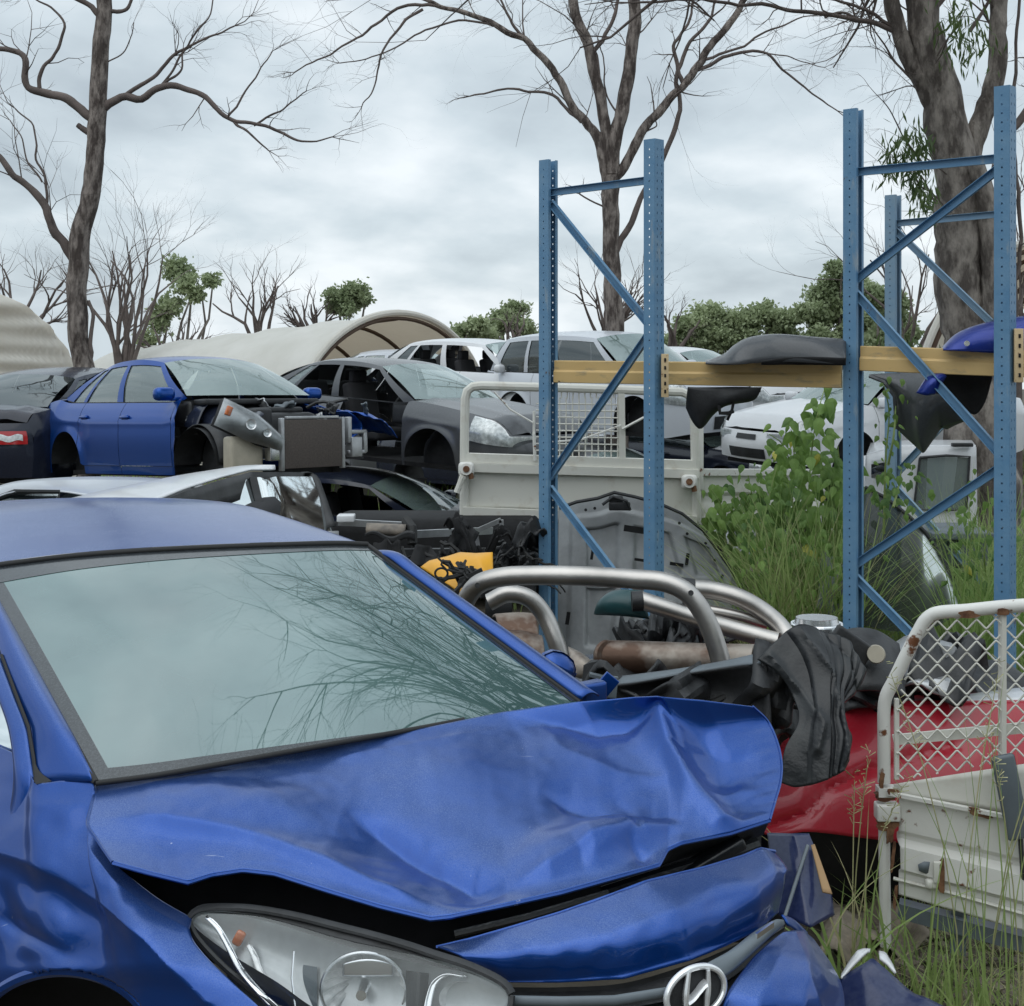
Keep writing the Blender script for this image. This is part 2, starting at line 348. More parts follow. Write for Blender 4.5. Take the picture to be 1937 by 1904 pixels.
# ------------------------------------------------------------------ ground
def build_ground():
    xs = [-400, -150, -60, -30]+[-20+i*.5 for i in range(81)]+[30, 60, 150, 400]
    ys = [-40, -15, -5]+[-2+i*.35 for i in range(70)]+[24, 28, 34, 42, 60, 100, 200, 500]
    vs = [(x, y, gz(x, y)+(.035*noise.noise(Vector((x*3, y*3, 1))) if abs(x) < 20 and y < 24 else 0)) for y in ys for x in xs]; w = len(xs)
    fs = [(j*w+i, j*w+i+1, (j+1)*w+i+1, (j+1)*w+i) for j in range(len(ys)-1) for i in range(w-1)]
    m = mat('yard_dirt', (.055, .047, .037), .95, col2=(.13, .11, .08), vscale=2.5, thresh=(.35, .7), bump=.7, bscale=22, detail=10)
    o = mesh_obj('ground', vs, fs, m); o['kind'] = 'structure'
build_ground()

# ------------------------------------------------------------------ trees
def wig(a, b, n, amp, r):
    a, b = Vector(a), Vector(b); L = (b-a).length; out = [a]; off = Vector((0, 0, 0))
    for i in range(1, n+1):
        off += Vector((r.gauss(0, 1), r.gauss(0, 1), r.gauss(0, 1)))*amp*L/n
        out.append(a.lerp(b, i/n)+off*(1 if i < n else .6))
    return out
def twigs(mb, p, d, L, rad, depth, r, spread=.75, droop=0., seg=4, kids=3, tips=None):
    """a limb that wanders and forks"""
    pts = [Vector(p)]; dd = Vector(d).normalized(); st = L/seg; ds = [dd]
    for i in range(seg):
        dd = (dd+Vector((r.gauss(0, .2), r.gauss(0, .2), r.gauss(0, .2)-droop))).normalized()
        pts.append(pts[-1]+dd*st); ds.append(dd)
    mb.tube(pts, [rad*(1-.72*i/seg) for i in range(seg+1)], n=6 if rad > .03 else (4 if rad > .012 else 3), cap=False)
    if tips is not None and depth <= 1: tips += pts[1:]
    if depth <= 0: return
    for k in range(kids+(1 if r.random() < .4 else 0)):
        i = r.randint(1, seg); t = ds[i]
        ax = t.orthogonal().normalized(); ax.rotate(Matrix.Rotation(r.uniform(0, 2*pi), 3, t))
        nd = (t+ax*spread*r.uniform(.5, 1.3)).normalized()
        twigs(mb, pts[i], nd, L*r.uniform(.45, .8), rad*(1-.72*i/seg)*.72, depth-1, r, spread, droop, seg, kids, tips)
def limb(mb, pts, d, widths, r, rough=.06, n=10, depthvar=0., knob=True):
    """main limb from measured points; widths in photo pixels"""
    P = [D(u, v, d+(q if not isinstance(q, str) else 0)) for u, v, q in [(a+(0,))[:3] if len(a) < 3 else a for a in pts]]
    ws = widths if isinstance(widths, (list, tuple)) and len(widths) == len(P) else [widths[0]+(widths[1]-widths[0])*i/(len(P)-1) for i in range(len(P))]
    f = spline(P); N = max(6, len(P)*5); pp = []; rr = []
    for i in range(N+1):
        t = i/N; x = t*(len(ws)-1); a = int(min(x, len(ws)-2)); w = ws[a]+(ws[a+1]-ws[a])*(x-a)
        rr.append(max(w*d/F/2*(1+rough*2*noise.noise(Vector((i*.5, w, d)))), .004)); q = f(t)
        k_ = max(rr[-1]*.35, .07 if w < 22 else 0)*min(1, i/3); pp.append(q+Vector((noise.noise(q*1.9), 0, noise.noise(q*1.9+Vector((9, 9, 9)))))*k_+Vector((noise.noise(q*5), 0, noise.noise(q*5+Vector((9, 9, 9)))))*k_*.35)
    mb.tube(pp, rr, n=n, cap=True)
    return pp, rr
def dress(mb, pp, rr, r, count, L, depth=2, start=.25, up=.5, spread=.8, kids=3, droop=0., rscale=.45, maxr=.03, tips=None):
    count = int(count*.65)
    if count:
        t = (pp[-1]-pp[-3]).normalized()
        for k in range(3): twigs(mb, pp[-1], (t+Vector((r.gauss(0, .45), r.gauss(0, .3), r.gauss(0, .45)))).normalized(), L*r.uniform(.6, 1.1), rr[-1]*(.9 if k == 0 else .6), depth, r, spread, droop, kids=kids, tips=tips)
    for k in range(count):
        i = int((start+(1-start)*r.random())*(len(pp)-2)); t = (pp[i+1]-pp[i]).normalized()
        ax = t.orthogonal().normalized(); ax.rotate(Matrix.Rotation(r.uniform(0, 2*pi), 3, t))
        d = (t*.5+ax*.8+Vector((0, 0, up))).normalized()
        twigs(mb, pp[i], d, L*r.uniform(.5, 1.2), min(rr[i]*rscale, maxr), depth, r, spread, droop, kids=kids, tips=tips)
def leaves(mb, pts, r, n, size, spread, hang=.3, asp=.3):
    for k in range(n):
        p = r.choice(pts)+Vector((r.gauss(0, 1), r.gauss(0, 1), r.gauss(0, 1)))*spread
        a = Vector((r.gauss(0, 1), r.gauss(0, 1), r.gauss(0, 1)-hang*2)).normalized(); b = a.orthogonal().normalized(); b.rotate(Matrix.Rotation(r.uniform(0, 6.28), 3, a))
        s = size*r.uniform(.6, 1.4)
        mb.add([p, p+a*s*.5+b*s*asp*.5, p+a*s, p+a*s*.5-b*s*asp*.5], [(0, 1, 2, 3)])

def left_dead_tree():
    d = 17.5; r = random.Random(3); t = MB(); c = MB()
    t_ = thing('dead_tree', 'tall dead grey gum tree with bare limbs, left of the photo behind the blue sedan', 'tree', D(165, 705, d)-Vector((0, 0, 2.4)))
    tr = [(168, 1060), (165, 800), (160, 720), (150, 640), (147, 540), (152, 470), (166, 390), (178, 300), (186, 200), (191, 100), (196, 0), (204, -110), (230, -240), (250, -400)]
    pp, rr = limb(t, tr, d, [62, 50, 42, 40, 38, 38, 36, 34, 32, 30, 27, 23, 16, 8], r, n=14)
    dress(c, pp, rr, r, 14, 2.2, 2, .8, .3)
    L = [([(140, 490), (102, 435), (86, 392), (50, 350), (12, 318), (-20, 290), (-70, 250)], [20, 8], 10, 1.1),
         ([(172, 222), (125, 192), (80, 175), (50, 160), (44, 112), (15, 96), (-15, 92), (-60, 60)], [19, 7], 8, .9),
         ([(186, 215), (228, 187), (265, 190), (298, 166), (340, 165), (385, 182), (430, 222), (480, 236), (540, 256), (600, 263), (630, 256)], [17, 2.5], 8, .7),
         ([(75, 168), (78, 128), (112, 88), (118, 50), (98, 18), (60, -10)], [8, 3], 3, .6),
         ([(230, 187), (285, 150), (330, 112), (352, 95), (400, 72), (440, 50)], [9, 3], 10, .8),
         ([(304, 163), (345, 110), (380, 50), (400, 10), (410, -40)], [5, 2], 5, .7),
         ([(88, 396), (85, 330), (72, 292), (62, 240), (30, 205)], [6, 2.5], 4, .6),
         ([(80, 345), (40, 270), (22, 230)], [4, 2], 3, .5),
         ([(298, 166), (345, 130), (350, 100)], [6, 3], 3, .5),
         ([(430, 222), (470, 170), (512, 95)], [5, 2], 2, .5),
         ([(480, 238), (530, 215), (575, 175)], [5, 2], 8, .45),
         ([(440, 228), (480, 262), (505, 288)], [6, 2.5], 4, .35),
         ([(186, 28), (160, 10), (120, -20), (80, -60)], [12, 5], 3, .9),
         ([(205, 22), (235, 12), (245, 0), (262, -30)], [9, 4], 3, .7),
         ([(172, 250), (152, 240), (146, 236)], [14, 10], 0, 1),
         ([(200, 120), (235, 100), (250, 40)], [3, 1.5], 3, .5),
         ([(168, 690), (178, 600), (172, 570)], [10, 6], 0, 1)]
    for pts, w, n, ln in L:
        a, b = limb(c, pts, d, w, r, n=7); dress(c, a, b, r, n, ln, 2, .2, .55, kids=2, rscale=.4, maxr=.012)
    t.out('trunk', 'bark', t_, ang=80); c.out('crown', 'barkt', t_, ang=80); rebase(t_)
left_dead_tree()

def centre_dead_tree():
    d = 22.; r = random.Random(5); t = MB(); c = MB()
    t_ = thing('dead_tree', 'dead gum tree with forked bare limbs rising behind the leftmost blue rack frame', 'tree', D(1164, 900, d))
    limb(t, [(1168, 900), (1164, 640), (1160, 560), (1157, 480), (1154, 400), (1153, 330)], d, [48, 40, 38, 34, 31, 33], r, n=12)
    L = [([(1150, 345), (1130, 270), (1108, 236), (1062, 162), (1012, 92), (945, 52), (880, 26), (825, 6), (760, -16)], [20, 6], 10, 1.1, t),
         ([(1158, 330), (1164, 265), (1180, 200), (1196, 100), (1200, 20), (1200, -60), (1190, -200)], [27, 20], 4, 1.4, t),
         ([(1156, 335), (1150, 290), (1138, 190), (1112, 95), (1090, 30), (1072, -30), (1050, -160)], [22, 17], 4, 1.2, t),
         ([(1160, 338), (1188, 305), (1215, 248), (1255, 200), (1295, 162), (1338, 95), (1375, 55), (1410, 0), (1440, -60)], [19, 11], 10, 1.1, t),
         ([(1166, 475), (1198, 410), (1232, 352), (1262, 280), (1288, 205), (1280, 150), (1300, 90), (1345, 30)], [13, 6], 5, .9, c),
         ([(1100, 232), (1060, 192), (1000, 171), (950, 170), (890, 184)], [7, 3], 3, .4, c),
         ([(1312, 136), (1365, 112), (1442, 98), (1490, 142), (1540, 182), (1582, 208)], [8, 2.5], 7, .6, c),
         ([(1440, 99), (1500, 112), (1560, 130)], [3, 1.5], 4, .5, c),
         ([(880, 26), (820, 8), (745, 20), (700, 58), (642, 92), (560, 136)], [8, 2.5], 12, .8, c),
         ([(800, 18), (768, 40), (725, 100), (715, 150), (682, 205)], [6, 2], 9, .6, c),
         ([(945, 52), (880, 40), (800, 60), (720, 105), (640, 120)], [5, 2], 9, .6, c),
         ([(1112, 110), (1150, 60), (1165, 20), (1190, -40)], [9, 5], 4, .7, c),
         ([(1140, 190), (1128, 110), (1100, 60)], [8, 5], 2, .7, c),
         ([(1180, 235), (1150, 180), (1140, 110), (1128, 70)], [4, 2], 3, .5, c),
         ([(1295, 165), (1275, 95), (1300, 40), (1310, 0)], [9, 4], 5, .7, c),
         ([(1325, 115), (1400, 92), (1470, 50), (1560, 30)], [6, 2], 9, .7, c),
         ([(1000, 85), (960, 30), (940, -30)], [7, 3], 5, .8, c),
         ([(1210, 255), (1240, 240), (1238, 225)], [4, 2], 0, .4, c),
         ([(1150, 480), (1148, 400), (1100, 370)], [5, 3], 2, .5, c)]
    for pts, w, n, ln, tgt in L:
        a, b = limb(tgt, pts, d, w, r, n=8); dress(c, a, b, r, n, ln, 2, .2, .35, kids=2, rscale=.4, maxr=.016)
    t.out('trunk', 'bark', t_, ang=80); c.out('crown', 'barkt', t_, ang=80); rebase(t_)
centre_dead_tree()

def right_gum():
    d = 16.; r = random.Random(11); t = MB(); c = MB(); lf = MB()
    t_ = thing('gum_tree', 'broad rough gum trunk with hanging green leaves behind the right blue rack frame', 'tree', D(1840, 1010, d))
    limb(t, [(1862, 1010), (1852, 850), (1842, 700), (1828, 600), (1815, 500), (1812, 420), (1808, 320), (1790, 220), (1768, 130), (1752, 50), (1740, -40), (1720, -200), (1740, -420)], d, [140, 118, 104, 94, 88, 84, 82, 72, 62, 56, 52, 44, 28], r, n=18)
    limb(t, [(1872, 660), (1880, 560), (1872, 460), (1862, 380), (1840, 300)], d-.25, [56, 48, 44, 42, 36], r, n=12)
    L = [([(1796, 300), (1770, 215), (1735, 140), (1705, 60), (1685, -10), (1650, -130)], [40, 26], 6, 1.3, t),
         ([(1826, 320), (1855, 230), (1880, 160), (1888, 60), (1890, -20), (1900, -200)], [44, 26], 6, 1.2, t),
         ([(1720, 75), (1660, 42), (1570, 34), (1500, 22), (1420, 8), (1300, 2), (1190, 6)], [11, 4], 16, .9, c),
         ([(1560, 34), (1600, 28), (1680, 50)], [5, 5], 4, .5, c),
         ([(1700, 60), (1650, 20), (1560, 0), (1480, -30)], [8, 3], 9, .9, c),
         ([(1880, 330), (1905, 260), (1937, 220), (1990, 150)], [18, 12], 3, 1., c),
         ([(1835, 60), (1860, 20), (1900, -30)], [8, 5], 3, .7, c),
         ([(1760, 210), (1720, 150), (1690, 110), (1660, 60)], [6, 3], 8, .8, c),
         ([(1800, 420), (1770, 380), (1740, 330)], [5, 3], 5, .8, c),
         ([(1740, 90), (1760, 30), (1800, -20)], [12, 8], 4, .8, c),
         ([(1752, 320), (1700, 240), (1670, 200)], [4, 2], 9, .8, c),
         ([(1900, 700), (1925, 560), (1930, 400), (1915, 200), (1925, 0)], [9, 6], 6, .9, c)]
    for pts, w, n, ln, tgt in L:
        a, b = limb(tgt, pts, d, w, r, n=8); dress(c, a, b, r, n, ln, 3, .15, .3, kids=2, rscale=.45, maxr=.02)
    # upper crown above the picture: bare limbs reaching out over the yard
    top = D(1735, -200, d)
    for k in range(16):
        a = 2*pi*k/16+r.uniform(-.2, .2); twigs(c, top+Vector((0, 0, r.uniform(-1, 2.5))), (cos(a), sin(a)*1.2, .55), r.uniform(3, 4.6), .09, 3, r, .6, 0., 5, 3)
    # drooping leafy sprays
    def spray(cs, n, sp, sz=.16):
        lf_pts = []
        for (u, v) in cs: lf_pts.append(D(u, v, d-1.1+r.uniform(-.3, .3)))
        leaves(lf, lf_pts, r, n, sz, sp, 1.2, .17)
    spray([(1700, 270), (1715, 255), (1730, 290), (1745, 270), (1690, 300), (1742, 325), (1725, 345), (1745, 360), (1680, 320), (1712, 310), (1755, 380)], 520, .09)
    spray([(1795, 40), (1815, 70), (1835, 60), (1820, 20), (1845, 90), (1805, 90)], 200, .13)
    spray([(1700, 670), (1720, 655), (1735, 680), (1690, 650)], 200, .12)
    for a, b in (((1790, 330), (1715, 270)), ((1795, 400), (1735, 330)), ((1770, 120), (1815, 40))):
        c.tube(wig(D(*a, d-.4), D(*b, d-1.1), 5, .1, r), .012, 4)
    t.out('trunk', 'barkg', t_, ang=80); c.out('crown', 'barkt', t_, ang=80); lf.out('foliage', 'leaf', t_, smooth=False); rebase(t_)
right_gum()

def overhead_tree():
    """a bare tree standing just right of the frame; the windscreen mirrors its branches"""
    r = random.Random(21); t = MB(); c = MB(); lf = MB(); b = Vector((5.4, 9.9, gz(5.4, 9.9)))
    t_ = thing('dead_tree', 'bare branched tree out of frame to the right, seen mirrored in the near windscreen', 'tree', b)
    pts = [b, b+Vector((.1, 0, 3)), b+Vector((-.2, .1, 6)), b+Vector((-.5, .2, 9.4))]
    t.tube(pts, [.32, .26, .2, .14], 12); tips = []
    for k in range(17):
        a = radians(112+k*7.5+r.uniform(-6, 6)); 
        twigs(c, b+Vector((-.3, .1, r.uniform(6.6, 9.2))), (cos(a), sin(a), r.uniform(.1, .55)), r.uniform(3.8, 6.2), .10, 4, r, .55, -.02, 5, 3, tips)
    for k in range(8):
        a = radians(124+k*9+r.uniform(-3, 3)); mid = b+Vector((-.4, .1, r.uniform(6.8, 8.6)))
        pts = [mid]; dd = Vector((cos(a), sin(a), .28)).normalized(); 
        for i in range(6): dd = (dd+Vector((r.gauss(0, .12), r.gauss(0, .12), r.gauss(0, .10)))).normalized(); pts.append(pts[-1]+dd*1.15)
        c.tube(pts, [.06, .05, .042, .034, .026, .02, .012], 6)
        for i in (2, 3, 4, 5, 6):
            for q in range(2): twigs(c, pts[i], (dd+Vector((r.gauss(0, .7), r.gauss(0, .7), r.gauss(0, .5)))).normalized(), r.uniform(1.0, 1.8), .016, 3, r, .7, 0., 4, 3, tips)
    t.out('trunk', 'bark', t_, ang=80); c.out('crown', 'barkt', t_, ang=80); rebase(t_)
overhead_tree()

def bare_bush(u, v, h, w, d, label, seed, leafy=None, n=9, depth=4, cat='tree', group=None, mname='barkt'):
    """many thin stems fanning up from one foot; h and w in photo pixels"""
    r = random.Random(seed); c = MB(); s = d/F; base = D(u, v, d); gb = Vector((base.x, base.y, gz(base.x, base.y))); t_ = thing('bare_tree', label, cat, gb, group); tips = []; c.tube([gb, base], [.09, .07], 6)
    for k in range(n):
        a = (k/(n-1)-.5) if n > 1 else 0
        dd = Vector((a*w/h*1.1, r.uniform(-.2, .2), 1)).normalized()
        twigs(c, base+Vector((a*.3, 0, 0)), dd, h*s*.62, .055*d/28, depth, r, .42, -.03, 5, 2, tips)
    c.out('crown', mname, t_, ang=80)
    if leafy:
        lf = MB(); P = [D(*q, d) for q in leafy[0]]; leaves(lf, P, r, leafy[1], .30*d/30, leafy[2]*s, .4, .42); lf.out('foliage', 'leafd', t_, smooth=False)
    rebase(t_)
bare_bush(235, 700, 370, 190, 28, 'fine many-stemmed bare tree right behind the tall left dead tree', 31, n=10, depth=4)
bare_bush(490, 660, 200, 130, 33, 'small bare tree behind the middle of the cream arched shelter', 32, n=6, depth=3)
bare_bush(40, 640, 220, 150, 34, 'thin bare tree behind the left shelter at the photo edge', 33, n=6, depth=3)
bare_bush(590, 640, 110, 90, 40, 'low hazy bare tree left of the small round green tree', 34, n=7, depth=3)
bare_bush(1150, 660, 200, 150, 32, 'fine bare shrub tree around the foot of the centre dead tree', 35, n=9, depth=3)
bare_bush(1275, 660, 110, 60, 36, 'tiny bare tree left of the round green bush', 36, n=4, depth=3)
bare_bush(1720, 700, 360, 110, 24, 'thin bare sapling between the two right-hand blue frames', 37, n=5, depth=4)
bare_bush(1925, 640, 560, 120, 22, 'tall thin bare sapling at the right photo edge behind the trunk', 38, n=6, depth=4)
bare_bush(330, 690, 120, 160, 30, 'low bare shrub left of the cream shelter roof', 39, n=6, depth=3)
bare_bush(975, 650, 80, 90, 40, 'low bare twiggy shrub by the left blue upright', 40, n=4, depth=3)

def leafy_tree(name, label, u, v, blobs, d, seed, n=2600, size=.22, sx=1.):
    """crown of leaf clumps at measured places; v is the foot"""
    r = random.Random(seed); base = D(u, v, d); base.z = gz(base.x, base.y); t_ = thing(name, label, 'tree', base); s = d/F
    t = MB(); lf = MB(); 
    tot = sum(b[2]**1.6 for b in blobs)
    for (bu, bv, br) in blobs:
        c = D(bu, bv, d+r.uniform(-1, 1)*br*s); R = br*s
        t.tube(wig(base, c, 5, .12, r), [.09*d/35, .08*d/35, .07*d/35, .05*d/35, .035*d/35, .02], 5)
        K = int(7+br/3)
        for k in range(K):
            q = Vector((r.gauss(0, 1), r.gauss(0, 1), r.gauss(0, 1))).normalized()*r.uniform(.45, 1.)*R*.82; q.z *= .8
            cc = c+q; rr_ = R*r.uniform(.22, .42); t.tube([c, cc], [.025, .01], 3, cap=False)
            for j in range(int(n*(br**1.6/tot)/K)):
                g = Vector((r.gauss(0, 1), r.gauss(0, 1), r.gauss(0, .75)))*rr_*.78
                a = Vector((r.gauss(0, 1), r.gauss(0, 1), r.gauss(0, 1)-.3)).normalized(); b_ = a.orthogonal(); b_.rotate(Matrix.Rotation(r.uniform(0, 6.28), 3, a)); z = size*r.uniform(.6, 1.35)
                p = cc+g; lf.add([p, p+a*z*.5+b_*z*.22, p+a*z, p+a*z*.5-b_*z*.22], [(0, 1, 2, 3)])
    t.out('trunk', 'barkg', t_); lf.out('crown', 'leafd', t_, smooth=False); rebase(t_)
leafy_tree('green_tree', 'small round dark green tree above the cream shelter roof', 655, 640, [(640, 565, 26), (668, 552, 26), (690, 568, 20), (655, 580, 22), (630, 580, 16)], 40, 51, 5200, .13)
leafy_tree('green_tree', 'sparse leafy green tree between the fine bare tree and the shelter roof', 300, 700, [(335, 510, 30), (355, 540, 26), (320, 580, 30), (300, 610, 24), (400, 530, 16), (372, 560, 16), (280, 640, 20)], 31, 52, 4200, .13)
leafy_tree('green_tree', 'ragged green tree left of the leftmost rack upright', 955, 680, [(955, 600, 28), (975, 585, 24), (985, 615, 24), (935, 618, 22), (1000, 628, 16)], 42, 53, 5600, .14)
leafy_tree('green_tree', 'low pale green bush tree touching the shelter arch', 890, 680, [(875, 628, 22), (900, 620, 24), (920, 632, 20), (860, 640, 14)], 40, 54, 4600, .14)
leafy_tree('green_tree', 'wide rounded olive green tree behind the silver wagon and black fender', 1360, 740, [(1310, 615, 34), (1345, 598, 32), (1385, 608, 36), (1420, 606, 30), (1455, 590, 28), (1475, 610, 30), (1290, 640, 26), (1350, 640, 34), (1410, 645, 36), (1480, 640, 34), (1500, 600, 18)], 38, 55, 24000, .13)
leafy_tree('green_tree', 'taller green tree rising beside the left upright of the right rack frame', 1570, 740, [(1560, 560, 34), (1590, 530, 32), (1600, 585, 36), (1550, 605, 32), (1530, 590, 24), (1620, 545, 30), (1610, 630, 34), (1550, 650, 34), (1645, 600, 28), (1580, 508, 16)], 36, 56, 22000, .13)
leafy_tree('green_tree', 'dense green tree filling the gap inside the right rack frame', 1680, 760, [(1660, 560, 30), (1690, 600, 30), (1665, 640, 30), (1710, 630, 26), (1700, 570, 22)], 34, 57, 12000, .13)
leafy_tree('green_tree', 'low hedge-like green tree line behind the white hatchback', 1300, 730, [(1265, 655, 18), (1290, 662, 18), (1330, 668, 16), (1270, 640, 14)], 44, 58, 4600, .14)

# unseen trees added behind the camera to darken what near paint and chrome mirror
for i, (x, y, sc_) in enumerate(((-13, -13, 1.), (-7, -16, 1.15), (-1, -14, .9), (5, -16, 1.2), (11, -13, 1.), (-17, -5, 1.1), (16, -6, 1.1))):
    r = random.Random(900+i); b = Vector((x, y, gz(x, y))); t_ = thing('green_tree', ('added tree behind the photographer, not in view', 'second added tree behind the camera, not in view', 'third added tree behind the photographer, out of view', 'fourth added tree behind the photographer, out of view', 'fifth added tree behind the photographer, out of view', 'added tree beyond the left margin, out of view', 'added tree beyond the right margin, out of view')[i], 'tree', b)
    t = MB(); t.tube([b, b+Vector((.2, 0, 3)), b+Vector((0, .2, 6*sc_))], [.3, .22, .08], 8); lf = MB()
    P = [b+Vector((r.gauss(0, 1.7), r.gauss(0, 1.4), 1.2+6.2*sc_*r.random()**.8)) for k in range(60)]
    leaves(lf, P, r, 2600, .5, .55, .3, .5); t.out('trunk', 'barkg', t_); lf.out('crown', 'leaf', t_, smooth=False); rebase(t_)

# ------------------------------------------------------------------ arched fabric shelters
def shelter(label, p0, wdir, axis, width, height, length, bays=5, closed=False, sag=.06, a0=0., a1=pi):
    """half-round fabric vault; p0 = middle of the front arch at ground, wdir across, axis to the far end"""
    t_ = thing('fabric_shelter', label, 'shelter', p0); wd = Vector(wdir).normalized(); ax = Vector(axis); ax.z = 0; ax.normalize(); up = Vector((0, 0, 1)); slope = axis[2] if len(axis) > 2 else 0
    def A(a, l, k=1.): return Vector(p0)+wd*(-cos(a))*width/2*k+up*(abs(sin(a))**.82)*height*k+ax*l+up*slope*l/length
    ro = MB()
    def P(s, t):
        a = a0+(a1-a0)*s; ph = (t*bays) % 1; return A(a, t*length)-up*sag*sin(pi*ph)*(sin(a))-wd*(-cos(a))*sag*.8*sin(pi*ph)+up*.02*noise.noise(Vector((s*20, t*40, 0)))
    ro.grid(P, 48, bays*8); ro.out('roof_cover', 'fabric', t_, ang=60)
    rim = MB(); rim.tube([A(pi*i/40, -.03, 1.0) for i in range(41)], .07 if not closed else .03, 8); rim.out('front_hem', 'fabric', t_)
    for b in range(1 if closed else 0, bays+1):
        m = MB(); m.tube([A(pi*i/36, b*length/bays, .965) for i in range(37)], .045, 6); m.out('arch_rib', 'frame', t_)
    for a in (.25, .5, .75):
        m = MB(); m.tube([A(pi*a, 0, .96), A(pi*a, length, .96)], .035, 6); m.out('purlin', 'frame', t_)
    if closed:
        w = MB(); w.grid(lambda s, t: (lambda q: q+ax*(-.14)+ax*.09*noise.noise(Vector((q.x*.7, q.z*5, 0)))+ax*.04*sin(q.z*19+q.x*1.3))(A(pi*s, 0, 1-t*.98+.0)), 60, 60)
        w.out('end_wall', 'fabric', t_, ang=80)
    rebase(t_); return t_
g = gz(0, 25)
shelter('cream arched fabric shelter with open brown-ribbed end above the blue and grey sedans', (D(752, 900, 26).x, 26, g), (.6, .8, 0), (-.8, .6, -.75), 6.4, 3.32, 8.4, 5)
shelter('cream fabric shelter with wrinkled closed end at the left photo edge', (D(-55, 900, 21.5).x, 21.5, gz(0, 21)), (1, .12, 0), (-.9, .75, 0), 4.2, 3.65, 9, 4, closed=True)
shelter('brown-lined arched shelter behind the big gum trunk at the right edge', (D(1935, 900, 22).x+.6, 22.4, gz(0, 22)), (.93, .3, 0), (.5, .85, 0), 6.0, 4.6, 9, 5)
